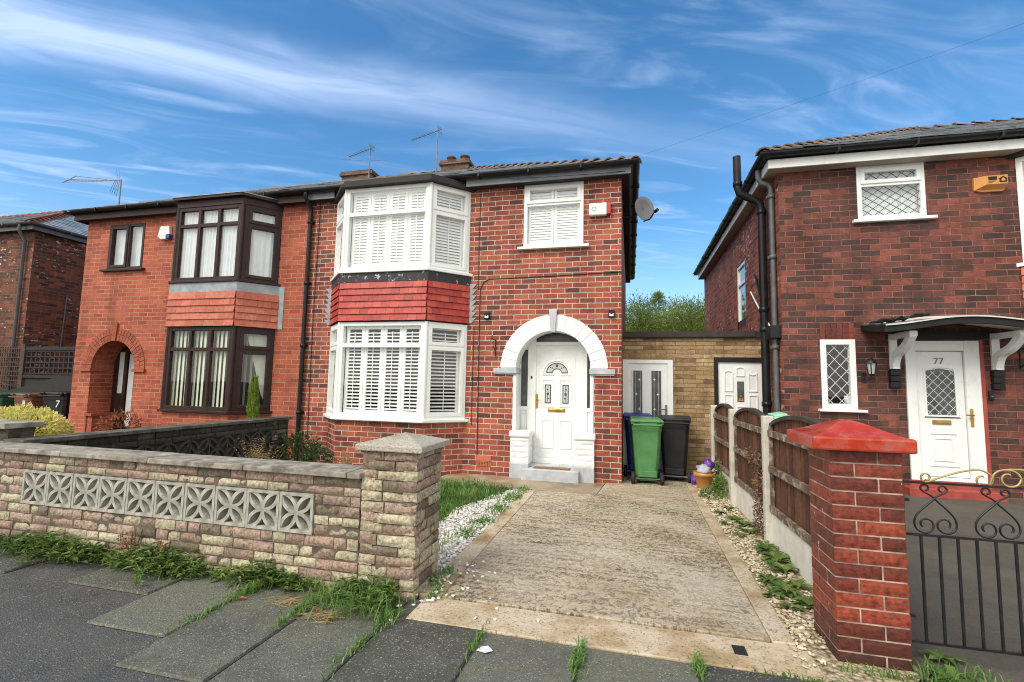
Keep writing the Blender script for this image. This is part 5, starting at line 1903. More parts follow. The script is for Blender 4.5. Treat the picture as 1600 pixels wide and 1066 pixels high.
for u0 in (3.30, 4.40):
    mb = MB()
    mb.lbox(FR7, u0, u0 + 0.085, 0.0, 0.035, 1.70, 2.16)
    mb.lbox(FR7, u0, u0 + 0.085, 0.035, 0.50, 2.085, 2.15)
    N = 12
    prev = None
    for k in range(N):     # S-shaped brace
        def sc(t):
            d = 0.045 + 0.42 * (t ** 1.5)
            z = 1.735 + 0.37 * (t + 0.10 * math.sin(2 * math.pi * t))
            return d, z
        t0, t1 = k / N, (k + 1) / N
        (d_0, z_0), (d_1, z_1) = sc(t0), sc(t1)
        p0, p1 = FR7.p(u0 + 0.0425, d_0, z_0), FR7.p(u0 + 0.0425, d_1, z_1)
        a = (p1 - p0) / 2
        mb.obox((p0 + p1) / 2, a * 1.08, (0.0385, 0, 0), a.normalized().cross(Vector((1, 0, 0))) * 0.042)
    mb.lbox(FR7, u0 + 0.002, u0 + 0.083, 0.03, 0.085, 1.70, 1.765)
    mb.build('canopy_bracket', M['white'], can, bevel=0.003)
    mb = MB()
    for j in range(3):
        mb.lbox(FR7, u0 - 0.02, u0 + 0.095, 0.0, 0.075 - 0.004 * j, 1.69 - 0.077 * (j + 1), 1.69 - 0.077 * j - 0.006)
    mb.build('corbel', M['blackpaint'], rig, bevel=0.006)
# fittings of the right hand house
mb = MB()
mb.prism([(4.335, 4.02), (4.42, 3.995), (4.64, 3.995), (4.665, 4.02), (4.665, 4.185), (4.335, 4.185)], FR7, 0.0, 0.03)
vs = [FR7.p(4.335, 0.03, 4.02), FR7.p(4.665, 0.03, 4.02), FR7.p(4.665, 0.03, 4.185), FR7.p(4.335, 0.03, 4.185),
      FR7.p(4.43, 0.10, 4.065), FR7.p(4.655, 0.10, 4.065), FR7.p(4.655, 0.10, 4.18), FR7.p(4.43, 0.10, 4.18)]
mb.add(vs, [(4, 5, 6, 7), (0, 1, 5, 4), (1, 2, 6, 5), (2, 3, 7, 6), (3, 0, 4, 7)])
a7 = mb.build('alarm_box', M['orangebox'], rig)
mb = MB()
mb.lbox(FR7, 4.45, 4.54, 0.10, 0.102, 4.12, 4.165)
for k in range(3):
    mb.lbox(FR7, 4.45, 4.53 - 0.02 * k, 0.10, 0.102, 4.105 - 0.012 * k, 4.11 - 0.012 * k)
mb.prism([(4.565, 4.085), (4.645, 4.085), (4.645, 4.13), (4.655, 4.13), (4.605, 4.165), (4.555, 4.13), (4.565, 4.13)], FR7, 0.10, 0.102)
mb.build('alarm_print', M['blackpaint'], a7)
mb = MB()
mb.prism([(4.585, 4.10), (4.625, 4.10), (4.625, 4.125), (4.605, 4.145), (4.585, 4.125)], FR7, 0.102, 0.1035)
mb.build('alarm_emblem', M['orangebox'], a7)
# carriage lantern
mb = MB()
lx, ly = 3.05, Y7 - 0.11
mb.lathe((lx, ly, 1.60), [(0.0, 0.0), (0.02, 0.005), (0.035, 0.02), (0.038, 0.03)], 6)
mb.lathe((lx, ly, 1.77), [(0.075, 0.0), (0.06, 0.03), (0.03, 0.055), (0.018, 0.06), (0.018, 0.075), (0.0, 0.085)], 6)
for k in range(6):
    th = 2 * math.pi * k / 6
    c_, s_ = math.cos(th), math.sin(th)
    mb.tube([(lx + 0.038 * c_, ly + 0.038 * s_, 1.625), (lx + 0.062 * c_, ly + 0.062 * s_, 1.775)], 0.006, 4)
mb.tube([(lx, ly, 1.605), (lx - 0.03, ly + 0.02, 1.55), (lx - 0.05, ly + 0.09, 1.56), (lx - 0.05, ly + 0.11, 1.58)], 0.010, 6)
mb.lbox(FR7, lx - 0.08, lx - 0.02, 0.0, 0.012, 1.52, 1.64)
ln = mb.build('wall_lantern', M['iron'], rig)
mb = MB()
mb.lathe((lx, ly, 1.63), [(0.034, 0.0), (0.056, 0.143)], 6)
mb.build('lantern_glass', M['obscure_pale'], ln)
mb = MB()
mb.lbox(FR7, 4.345, 4.40, 0.0, 0.03, 1.325, 1.445)
db = mb.build('doorbell', M['black'], rig, bevel=0.012)
mb = MB()
mb.lathe((4.3725, Y7 - 0.031, 1.36), [(0, 0), (0.012, 0), (0.012, 0.02), (0, 0.02)], 10)
mb.build('bell_push', M['greyupvc'], db)
mb = MB()
mb.tube([FR7.p(4.70, 0.01, 1.98), FR7.p(4.70, 0.01, 1.72)], 0.008, 6)
mb.tube([FR7.p(4.70, 0.01, 1.96), FR7.p(4.70, 0.22, 1.98), FR7.p(4.70, 0.26, 2.03)], 0.007, 6)
mb.tube([FR7.p(4.70, 0.01, 1.74)] + [FR7.p(4.70, 0.02 + 0.2 * t, 1.75 + 0.22 * t ** 1.6) for t in (0.25, 0.5, 0.75, 1)], 0.007, 6)
mb.build('hanging_bracket', M['iron'], rig)
# side window, soil pipe, rainwater pipe
mb = MB()
cells = win_frame(mb, FS7, -2.85, -2.15, 2.55, 3.78, (), (3.4,), 0.06, 0.05, -0.06, -0.01, ())
sw7 = mb.build('window', M['white'], rig)
panes(sw7, FS7, cells, M['glass'], d=-0.04)
mb = MB()
mb.tube([(1.62, 0.62, 4.98), (1.63, 0.62, 4.45), (1.645, 0.62, 4.36), (1.70, 0.62, 4.31), (1.86, 0.62, 4.24), (1.93, 0.62, 4.18), (1.945, 0.62, 4.08), (1.945, 0.62, 0.0)][:0] or
        [(1.62, 0.55, 5.0), (1.625, 0.55, 4.50), (1.65, 0.55, 4.41), (1.72, 0.55, 4.36), (1.87, 0.55, 4.28), (1.935, 0.55, 4.21), (1.95, 0.55, 4.10), (1.95, 0.55, 0.0)], 0.058, 12)
for z in (4.52, 4.05, 2.55, 2.25, 1.15):
    q = 1.625 if z > 4.4 else 1.95
    mb.lathe((q, 0.55, z), [(0.058, 0), (0.070, 0.005), (0.070, 0.07), (0.058, 0.075)], 14)
mb.build('soil_pipe', M['black'], rig)
mb = MB()
mb.tube([(1.835, 0.22, 4.66), (1.835, 0.22, 4.50), (1.87, 0.22, 4.42), (1.97, 0.22, 4.38), (2.0, 0.22, 4.32), (2.0, 0.22, 2.3), (2.0, 0.22, 0.0)], 0.036, 10)
for z in (4.2, 3.3, 2.0):
    pipe_bracket(mb, 2.0, 0.22, z, 0.036, 0.25)
mb.build('rainwater_pipe', M['greyupvc'], rig)
mb = MB()
mb.slab([(1.91, 0.10), (2.05, 0.10), (2.05, 0.34), (1.91, 0.34)], 2.12, 2.30)
mb.tube([(2.03, 1.4, 3.3), (1.98, 1.1, 3.2), (1.97, 0.45, 2.32)], 0.02, 8)
mb.build('pipe_hopper', M['black'], rig, bevel=0.01)
mb = MB()
mb.tube([(2.0, 1.55, 3.05), (1.985, 0.9, 2.62), (1.985, 0.4, 2.32)], 0.012, 8)
mb.build('overflow_pipe', M['whitebox'], rig)
hip_roof(rig, X7 - 0.26, 13, Y7 - 0.28, 7.25, 4.68, R_(27.3), True, False)
mb = MB()
mb.box(X7 - 0.15, 9, Y7 - 0.18, Y7 - 0.162, 4.475, 4.60)
mb.box(X7 - 0.168, X7 - 0.15, Y7 - 0.18, 7.0, 4.475, 4.60)
mb.build('fascia', M['white'], rig)
mb = MB()
mb.box(X7 - 0.15, 9, Y7 - 0.162, Y7, 4.47, 4.485)
mb.box(X7 - 0.15, X7, Y7, 7.0, 4.47, 4.485)
mb.build('soffit', M['soffit_buff'], rig)
mb = MB()
gutter(mb, [(X7 - 0.235, 7.0, 4.665), (X7 - 0.235, Y7 - 0.25, 4.665), (9, Y7 - 0.25, 4.665)])
mb.build('gutter', M['black'], rig)
# upper bay seen at the right edge
fc = bay_faces(6.06, 0.76, 1.25, 0.5, Y7)
for z0, z1, zt in ((3.05, 4.42, 4.0), (0.85, 2.3, 1.95)):
    mb = MB()
    allc = []
    for i, (fr, L) in enumerate(fc):
        allc.append((fr, win_frame(mb, fr, 0, L, z0, z1, (L / 2,) if i == 1 else (), (zt,), 0.06, 0.05, -0.07, 0.012)))
    b7 = mb.build('bay_window', M['white'], rig, bevel=0.003)
    for fr, c in allc:
        panes(b7, fr, c, M['glass_sky'])
        L = 0.7 if fr is not fc[1][0] else 1.5
        net_curtain(b7, fr, 0.05, L - 0.05, z0 + 0.05, z1 - 0.05, M['netwhite'])
    mb = MB()
    mb.slab(bay_pts(6.06, 0.76, 1.25, 0.5, Y7, 0.07), z0 - 0.045, z0)
    mb.build('sill', M['white'], b7)
hung_tiles(rig, 6.06, 0.77, 1.26, 0.5, Y7, 2.31, 2.99, 7, 'hung_clay', 0.16)
mb = MB()
mb.slab(bay_pts(6.06, 0.76, 1.25, 0.5, Y7, 0.10), 4.42, 4.50)
mb.build('bay_roof', M['soffit'], rig)

# ================================================================ PASSAGE WALL BETWEEN THE HOUSES
YP = 1.0
FPW = F((0, YP, 0))
pas = thing('passage_wall', 'buff stone link wall with dark flat coping joining the two houses', 'wall', (0.95, YP, 0))
mb = MB()
wall_sheet(mb, FPW, -0.118, X7 - 0.002, -0.05, 2.21, [(-0.115, 0.685, 0.0, 1.86, 0.06), (1.315, 2.03, 0.0, 1.86, 0.06)])
wall_sheet(mb, F((X7, YP + 0.25, 0), (-1, 0)), 0, 2.16, -0.05, 2.21, [])
mb.build('wall', M['brick_pass'], pas)
mb = MB()
mb.box(-0.118, X7 - 0.002, YP - 0.05, YP + 2.4, 2.21, 2.31)
mb.build('flat_roof', M['soffit'], pas)
mb = MB()
mb.lbox(FPW, -0.118, X7 - 0.14, 0.05, 0.065, 2.225, 2.315)
mb.build('roof_edge', simple('dark stained timber edge', (0.040, 0.030, 0.024), 0.7, 0.35, 9, bump=0.4), pas)
mb = MB()
mb.lbox(FPW, -0.115, -0.02, -0.06, 0.012, 0.0, 1.855)
mb.lbox(FPW, 0.60, 0.68, -0.06, 0.012, 0.0, 1.855)
mb.lbox(FPW, -0.02, 0.60, -0.06, 0.011, 1.795, 1.855)
mb.lbox(FPW, -0.02, 0.60, -0.055, -0.01, 0.0, 1.795)
moulding(mb, FPW, 0.035, 0.215, 0.9, 1.69, 0.018, -0.01, 0.004)
moulding(mb, FPW, 0.325, 0.515, 0.9, 1.69, 0.018, -0.01, 0.004)
d1_ = mb.build('side_door', M['white'], pas)
mb = MB()
mb.lbox(FPW, 0.053, 0.197, -0.012, -0.006, 0.918, 1.672)
mb.lbox(FPW, 0.343, 0.497, -0.012, -0.006, 0.918, 1.672)
mb.build('door_pane', M['obscure'], d1_)
mb = MB()
for u in (0.085, 0.165, 0.385, 0.455):
    mb.lbox(FPW, u - 0.002, u + 0.002, -0.006, -0.004, 0.92, 1.67)
for (u, z) in ((0.150, 1.525), (0.100, 1.285), (0.150, 1.04), (0.390, 1.525), (0.445, 1.285), (0.390, 1.04)):
    mb.prism([(u - 0.026, z), (u - 0.007, z - 0.008), (u, z - 0.028), (u + 0.007, z - 0.008), (u + 0.026, z), (u + 0.007, z + 0.008), (u, z + 0.028), (u - 0.007, z + 0.008)], FPW, -0.006, -0.002)
mb.build('glass_stars', M['whitebox'], d1_)
mb = MB()
mb.lbox(FPW, 0.555, 0.585, -0.01, 0.006, 0.95, 1.12)
mb.tube([FPW.p(0.57, 0.0, 1.05), FPW.p(0.57, 0.045, 1.05), FPW.p(0.48, 0.045, 1.045)], 0.009, 8)
mb.build('door_handle', M['alu'], d1_)
mb = MB()
mb.lbox(FPW, 1.305, 1.365, -0.06, 0.02, 0.0, 1.90)
mb.lbox(FPW, 1.365, 2.03, -0.06, 0.02, 1.825, 1.90)
mb.build('door_frame', M['blackpaint'], pas)
mb = MB()
mb.lbox(FPW, 1.37, 2.03, -0.06, -0.01, 0.0, 1.82)
moulding(mb, FPW, 1.455, 1.585, 1.36, 1.66, 0.014, -0.01, 0.004, 0.03)
moulding(mb, FPW, 1.635, 1.76, 1.60, 1.72, 0.014, -0.01, 0.004, 0.03)
moulding(mb, FPW, 1.81, 1.94, 1.36, 1.66, 0.014, -0.01, 0.004, -0.03)
moulding(mb, FPW, 1.455, 1.585, 0.75, 1.31, 0.014, -0.01, 0.004)
moulding(mb, FPW, 1.81, 1.94, 0.75, 1.31, 0.014, -0.01, 0.004)
moulding(mb, FPW, 1.635, 1.76, 0.75, 1.13, 0.014, -0.01, 0.004)
d2_ = mb.build('side_door', M['white'], pas)
mb = MB()
mb.lbox(FPW, 1.645, 1.745, -0.01, -0.005, 1.20, 1.52)
p2_ = mb.build('door_pane', M['obscure'], d2_)
mb = MB()
mb.prism([(1.658, 1.215), (1.738, 1.215), (1.698, 1.31)], FPW, -0.005, -0.003)
mb.build('warning_sticker', M['orangebox'], d2_)
mb = MB()
mb.lbox(FPW, 1.690, 1.706, -0.003, -0.002, 1.228, 1.27)
disc(mb, FPW, 1.698, 1.272, 0.012, -0.0015)
mb.build('sticker_symbol', M['blackpaint'], d2_)
mb = MB()
for k in range(9):
    rough_piece(mb, FPW, -0.11 + k * 0.088, -0.11 + k * 0.088 + 0.082, 1.865, 1.955, -0.02, 0.012, 0.2 + 0.7 * rnd.random(), 0.006, 0.01)
mb.build('stone_lintel', tinted('lintel stone', [(0, (0.20, 0.12, 0.055)), (1, (0.36, 0.25, 0.12))], bump=0.8), pas)


# ================================================================ FRONT STONE WALL
YF = -4.22
FW_ = F((0, YF, 0))
r = random.Random(21)


def masonry(mb, fr, u0, u1, z0, z1, ch, lens, d0, d1, skip=None, rough=0.012):
    z = z0
    k = 0
    while z < z1 - 0.02:
        h = min(ch * r.uniform(0.9, 1.1), z1 - z)
        if z1 - (z + h) < 0.035:
            h = z1 - z
        u = u0
        first = True
        while u < u1 - 0.005:
            L = r.choice(lens) * r.uniform(0.85, 1.12)
            if first and k % 2:
                L *= 0.55
            first = False
            ue = min(u1, u + L)
            if u1 - ue < 0.07:
                ue = u1
            a, b = u, ue
            segs = [(a, b)]
            if skip:
                su0, su1, sz0, sz1 = skip
                if z + h > sz0 + 0.01 and z < sz1 - 0.01:
                    segs = []
                    if a < su0:
                        segs.append((a, min(b, su0)))
                    if b > su1:
                        segs.append((max(a, su1), b))
            for a, b in segs:
                if b - a > 0.03:
                    tint = r.random() ** 0.9
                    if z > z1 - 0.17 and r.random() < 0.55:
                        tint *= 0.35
                    rough_piece(mb, fr, a + 0.004, b - 0.004, z + 0.004, z + h - 0.004, d0, d1 + r.uniform(-0.006, 0.008), tint, rough, 0.011, 0.028, r)
            u = ue
        z += h
        k += 1


SW0, SW1 = -6.2, -1.78
BZ0, BZ1 = 0.335, 0.612
BX0, BX1 = -4.925, -2.135
fw = thing('garden_wall', 'buff and pink stone front wall with pierced screen blocks and a capped pillar', 'wall', (-3.8, YF, 0))
mb = MB()
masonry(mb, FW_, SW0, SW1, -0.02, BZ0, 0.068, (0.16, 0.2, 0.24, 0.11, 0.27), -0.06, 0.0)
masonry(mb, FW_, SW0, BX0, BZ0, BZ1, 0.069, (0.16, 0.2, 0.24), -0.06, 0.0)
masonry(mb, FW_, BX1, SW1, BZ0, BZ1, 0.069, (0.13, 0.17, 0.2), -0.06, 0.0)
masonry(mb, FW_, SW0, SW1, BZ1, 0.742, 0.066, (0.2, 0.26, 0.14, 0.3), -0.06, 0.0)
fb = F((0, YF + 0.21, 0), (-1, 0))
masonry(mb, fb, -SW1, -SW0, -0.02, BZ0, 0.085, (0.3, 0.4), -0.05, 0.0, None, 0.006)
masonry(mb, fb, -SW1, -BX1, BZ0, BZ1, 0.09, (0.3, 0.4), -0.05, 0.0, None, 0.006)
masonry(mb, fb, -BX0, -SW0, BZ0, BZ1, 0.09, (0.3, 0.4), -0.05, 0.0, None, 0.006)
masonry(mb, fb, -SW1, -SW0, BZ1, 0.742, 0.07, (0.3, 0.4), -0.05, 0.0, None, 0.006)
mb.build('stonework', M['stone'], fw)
mb = MB()
yb0, yb1 = YF + 0.012, YF + 0.198
mb.box(SW0, SW1, yb0, yb1, -0.03, BZ0 - 0.001)
mb.box(SW0, BX0 - 0.001, yb0, yb1, BZ0, BZ1)
mb.box(BX1 + 0.001, SW1, yb0, yb1, BZ0, BZ1)
mb.box(SW0, SW1, yb0, yb1, BZ1 + 0.001, 0.745)
mb.build('wall_core', M['stonemortar'], fw)
# coping slabs
mb = MB()
u = SW0
while u < SW1 - 0.01:
    e = min(SW1 + 0.015, u + 0.86 + r.uniform(-0.04, 0.04))
    tz = r.uniform(-0.003, 0.003)
    mb.box(u + 0.003, e - 0.003, YF - 0.04, YF + 0.25, 0.745 + tz, 0.783 + tz)
    u = e
mb.build('coping', M['coping'], fw, bevel=0.006)
# screen blocks
nb = 10
bw_ = (BX1 - BX0) / nb


def screen_mesh(x0):
    mb = MB()
    w = bw_ - 0.006
    h = BZ1 - BZ0 - 0.006
    cx, cz = x0 + bw_ / 2, (BZ0 + BZ1) / 2
    fr_ = F((0, YF, 0))
    e = 0.020
    d0, d1 = -0.095, 0.002
    mb.lbox(fr_, cx - w / 2, cx - w / 2 + e, d0, d1, cz - h / 2, cz + h / 2)
    mb.lbox(fr_, cx + w / 2 - e, cx + w / 2, d0, d1, cz - h / 2, cz + h / 2)
    mb.lbox(fr_, cx - w / 2 + e, cx + w / 2 - e, d0, d1, cz - h / 2, cz - h / 2 + e)
    mb.lbox(fr_, cx - w / 2 + e, cx + w / 2 - e, d0, d1, cz + h / 2 - e, cz + h / 2)
    hw, hh = w / 2 - e * 0.5, h / 2 - e * 0.5
    t = 0.0125
    N = 14
    for (ox, oz, a0) in ((0, -1, 0), (1, 0, math.pi / 2), (0, 1, math.pi), (-1, 0, 1.5 * math.pi)):
        ring = []
        for k in range(N + 1):
            th = a0 + math.pi * k / N
            c, s = math.cos(th), math.sin(th)
            ring.append(((ox + c), (oz + s)))
        pin, pout = [], []
        for (a, b) in ring:
            nx, nz = a - ox, b - oz
            pin.append((cx + hw * a - nx * t, cz + hh * b - nz * t))
            pout.append((cx + hw * a + nx * t, cz + hh * b + nz * t))
        dd = -0.004
        for k in range(N):
            q = [pin[k], pout[k], pout[k + 1], pin[k + 1]]
            mb.prism(q, fr_, d0 + 0.006, d1 + dd + 0.0006 * ox + 0.0003 * oz, 0.5)
    return mb


proto = screen_mesh(BX0).build('screen_block', M['screen'], fw, org=(BX0, YF, BZ0))
proto.location = Vector((BX0, YF, BZ0)) - ORG[fw.name]
for k in range(1, nb):
    c = proto.copy()
    col.objects.link(c)
    c.parent = fw
    c.location = Vector((BX0 + k * bw_, YF + r.uniform(-0.004, 0.004), BZ0)) - ORG[fw.name]
# pillar
PX0, PX1, PY0, PY1, PZ = -1.775, -1.365, YF, YF + 0.42, 0.935
mb = MB()
masonry(mb, FW_, PX0, PX1, -0.02, PZ, 0.069, (0.22, 0.18, 0.26), -0.1, 0.004)
masonry(mb, F((PX1, PY0, 0), (0, 1)), 0, 0.42, -0.02, PZ, 0.069, (0.22, 0.18, 0.26), -0.1, 0.004)
masonry(mb, F((PX1, PY1, 0), (-1, 0)), 0, 0.41, -0.02, PZ, 0.069, (0.22, 0.18, 0.26), -0.1, 0.004)
masonry(mb, F((PX0, PY1, 0), (0, -1)), 0, 0.42, -0.02, PZ, 0.069, (0.22, 0.18, 0.26), -0.1, 0.004)
pil = mb.build('pillar', M['stone'], fw)
mb = MB()
mb.box(PX0 + 0.012, PX1 - 0.012, PY0 + 0.012, PY1 - 0.012, -0.03, PZ)
mb.build('pillar_core', M['stonemortar'], pil)


def pyramid_cap(name, x0, x1, y0, y1, z0, z1, z2, m, parent, concave=0.0, bev=0.008, nseg=6):
    mb = MB()
    cx, cy = (x0 + x1) / 2, (y0 + y1) / 2
    vs = [(x0, y0, z0), (x1, y0, z0), (x1, y1, z0), (x0, y1, z0)]
    fs = [(0, 3, 2, 1)]
    rings = [(1.0, z1)]
    for k in range(1, nseg):
        t = k / nseg
        zz_ = z1 + (z2 - z1) * (t if concave <= 0 else 0.15 * t + 0.85 * t * t * (3 - 2 * t))
        rings.append((1 - t, zz_))
    for s, z in rings:
        vs += [(cx + (x - cx) * s, cy + (y - cy) * s, z) for x, y in ((x0, y0), (x1, y0), (x1, y1), (x0, y1))]
    vs.append((cx, cy, z2))
    n = len(rings) + 1
    for i in range(n - 1):
        for k in range(4):
            k2 = (k + 1) % 4
            fs.append((i * 4 + k, i * 4 + k2, (i + 1) * 4 + k2, (i + 1) * 4 + k))
    L = (n - 1) * 4
    for k in range(4):
        fs.append((L + k, L + (k + 1) % 4, len(vs) - 1))
    mb.add(vs, fs, 0.5)
    return mb.build(name, m, parent, bevel=bev)


pyramid_cap('pillar_cap', PX0 - 0.035, PX1 + 0.045, PY0 - 0.045, PY1 + 0.045, PZ, PZ + 0.042, PZ + 0.108, M['pebblecap'], fw, 0.0)

# ================================================================ DARK PARTY WALL + LEFT NEIGHBOUR'S FRONT WALL
pw = thing('garden_wall', 'low sooty black party wall running back between the two front gardens', 'wall', (-5.4, -2.3, 0))
FPX = F((-5.34, 0, 0), (0, 1))
mb = MB()
masonry(mb, FPX, -4.0, -0.5, -0.02, 0.30, 0.08, (0.24, 0.3, 0.2), -0.05, 0.0, None, 0.008)
masonry(mb, FPX, -0.85, -0.5, 0.30, 0.77, 0.08, (0.2, 0.15), -0.05, 0.0, None, 0.008)
masonry(mb, FPX, -4.0, -0.85, 0.62, 0.77, 0.075, (0.24, 0.3, 0.2), -0.05, 0.0, None, 0.01)
mb.build('stonework', M['darkwall'], pw)
mb = MB()
mb.box(-5.52, -5.36, -4.0, -0.5, -0.03, 0.30)
mb.box(-5.52, -5.36, -0.85, -0.5, 0.30, 0.77)
mb.box(-5.52, -5.36, -4.0, -0.85, 0.62, 0.77)
mb.box(-5.53, -5.375, -4.0, -0.85, 0.30, 0.62)
mb.build('wall_core', M['darktimber'], pw)
mb = MB()
for k in range(4):
    mb.box(-5.56, -5.30, -4.02 + k * 0.89, -4.02 + (k + 1) * 0.89 - 0.008, 0.77, 0.81)
mb.build('coping', simple('dark mossy coping', (0.12, 0.12, 0.095), 0.9, 0.35, 9, bump=0.6, dirt=(0.045, 0.045, 0.038), dirt_lo=0.45, dirt_hi=0.6), pw, bevel=0.006)
mb = MB()
N = 10
for b_ in range(11):
    cy_ = -4.0 + 0.143 + b_ * 0.2865
    for (ox, oz, a0) in ((0, -1, 0), (1, 0, math.pi / 2), (0, 1, math.pi), (-1, 0, 1.5 * math.pi)):
        for k in range(N):
            q = []
            for kk, s_ in ((k, -1), (k, 1), (k + 1, 1), (k + 1, -1)):
                th = a0 + math.pi * kk / N
                q.append((cy_ + 0.14 * (ox + math.cos(th)) + s_ * 0.014 * math.cos(th), 0.46 + 0.155 * (oz + math.sin(th)) + s_ * 0.014 * math.sin(th)))
            mb.prism(q, FPX, -0.12, -0.006 + 0.0006 * ox + 0.0003 * oz, 0.4)
    mb.lbox(FPX, cy_ - 0.143, cy_ - 0.125, -0.12, -0.003, 0.30, 0.62)
mb.build('screen_blocks', M['darkwall'], pw)

lw_ = thing('garden_wall', 'short brown stone wall end with pale coping beside the yellow shrub at the far left', 'wall', (-6.3, -3.9, 0))
mb = MB()
FLW = F((0, -3.98, 0))
masonry(mb, FLW, -8.5, -5.58, -0.02, 0.90, 0.09, (0.24, 0.3, 0.2), -0.05, 0.0, None, 0.008)
masonry(mb, F((-5.58, -3.98, 0), (0, 1)), 0, 0.22, -0.02, 0.90, 0.09, (0.22, 0.2), -0.05, 0.0, None, 0.008)
mb.build('stonework', tinted('brown walling', [(0, (0.06, 0.05, 0.035)), (1, (0.21, 0.165, 0.105))], bump=0.8, fine_scale=30), lw_)
mb = MB()
mb.box(-8.5, -5.59, -3.97, -3.77, -0.03, 0.90)
mb.build('wall_core', M['stonemortar'], lw_)
mb = MB()
mb.box(-8.5, -5.54, -4.03, -3.72, 0.90, 0.95)
mb.build('coping', M['coping'], lw_, bevel=0.006)

# ================================================================ RED GATE PILLAR AND GATE
gp = thing('gate_pillar', 'red painted brick gate pillar with glossy red pyramid cap', 'pillar', (1.21, -4.07, 0))
GX0, GX1, GY0, GY1 = 1.045, 1.385, -4.245, -3.905
mb = MB()
ch = 0.0742
nrow = 15
rr_ = random.Random(4)
for k in range(nrow):
    z = -0.02 + k * ch
    for fi, (fr, W) in enumerate(((F((GX0, GY0, 0)), 0.34), (F((GX1, GY0, 0), (0, 1)), 0.34), (F((GX1, GY1, 0), (-1, 0)), 0.34), (F((GX0, GY1, 0), (0, -1)), 0.34))):
        s = 0.115 if (k + fi) % 2 else 0.225
        for a, b in ((0, s), (s, W)):
            t = rr_.random()
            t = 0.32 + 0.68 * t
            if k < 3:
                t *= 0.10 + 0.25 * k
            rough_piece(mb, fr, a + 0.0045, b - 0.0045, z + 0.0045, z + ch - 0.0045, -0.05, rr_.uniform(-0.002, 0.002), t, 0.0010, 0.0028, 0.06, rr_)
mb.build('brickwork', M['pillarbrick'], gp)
mb = MB()
mb.box(GX0 + 0.006, GX1 - 0.006, GY0 + 0.006, GY1 - 0.006, -0.03, 1.09)
mb.build('mortar_core', M['pillarmortar'], gp)
pyramid_cap('pillar_cap', GX0 - 0.095, GX1 + 0.045, GY0 - 0.055, GY1 + 0.055, 1.085, 1.158, 1.240, M['redpaint'], gp, 0.25, 0.012, 10)

gt = thing('iron_gate', 'black wrought iron gate with gold painted scrolls along its top', 'gate', (1.9, -4.16, 0))
YG = -4.16
FG = F((0, YG, 0))
gx0, gx1 = 1.42, 2.36
ZT, ZM, ZB = 0.925, 0.655, 0.115
mb = MB()
mb.lbox(FG, gx0, gx1, -0.006, 0.006, ZT - 0.006, ZT + 0.006)
mb.lbox(FG, gx0, gx1, -0.006, 0.006, ZM - 0.006, ZM + 0.006)
mb.lbox(FG, gx0, gx1, -0.006, 0.006, ZB - 0.006, ZB + 0.006)
mb.lbox(FG, gx1 - 0.012, gx1, -0.006, 0.006, ZB, ZT)
mb.lbox(FG, 1.38, gx0 + 0.02, -0.008, 0.008, ZM + 0.17, ZM + 0.185)
mb.lbox(FG, 1.38, gx0 + 0.02, -0.008, 0.008, ZB + 0.12, ZB + 0.135)
gf = mb.build('gate_frame', M['iron'], gt)
mb = MB()
k = 0
u = 1.487
while u < gx1 - 0.03:
    mb.tube([FG.p(u, 0, ZB), FG.p(u, 0, ZM)], 0.008, 6)
    u += 0.0815
mb.build('gate_bars', M['iron'], gt)


def strap(mb, pts, w=0.0048, t=0.003):
    """flat strap following pts in the gate plane"""
    mb.tube([FG.p(u, d, z) for u, d, z in pts], w, 6)


def spiral(c, r0, r1, a0, a1, n=20):
    return [(c[0] + (r0 + (r1 - r0) * k / n) * math.cos(a0 + (a1 - a0) * k / n), c[1] + (r0 + (r1 - r0) * k / n) * math.sin(a0 + (a1 - a0) * k / n)) for k in range(n + 1)]


def bez(p0, p1, p2, p3, n=10):
    out = []
    for k in range(n + 1):
        t = k / n
        a, b, c, d = (1 - t) ** 3, 3 * t * (1 - t) ** 2, 3 * t * t * (1 - t), t ** 3
        out.append((a * p0[0] + b * p1[0] + c * p2[0] + d * p3[0], a * p0[1] + b * p1[1] + c * p2[1] + d * p3[1]))
    return out


mb = MB()
for cx in (1.555, 1.825, 2.095, 2.30):
    for sx in (-1, 1):
        X = lambda q: cx + sx * q
        dd = 0.007 * sx
        # lower lobe: from the apex out and round to an inward spiral
        pts = bez((0.0, ZT - 0.075), (-0.035, ZT - 0.12), (-0.098, ZT - 0.155), (-0.098, ZM + 0.062), 12)
        sp_ = spiral((-0.048, ZM + 0.056), 0.050, 0.018, math.pi, math.pi + 7.0, 30)
        full = pts + sp_
        strap(mb, [(X(a), dd, z) for a, z in full])
        # upper small spiral
        p2 = bez((0.0, ZT - 0.075), (0.02, ZT - 0.055), (0.055, ZT - 0.05), (0.056, ZT - 0.028), 8)
        sp2 = spiral((0.034, ZT - 0.03), 0.022, 0.011, 0.1, 4.6, 14)
        strap(mb, [(X(a), dd, z) for a, z in p2 + sp2])
mb.build('gate_scrolls', M['iron'], gt)
mb = MB()
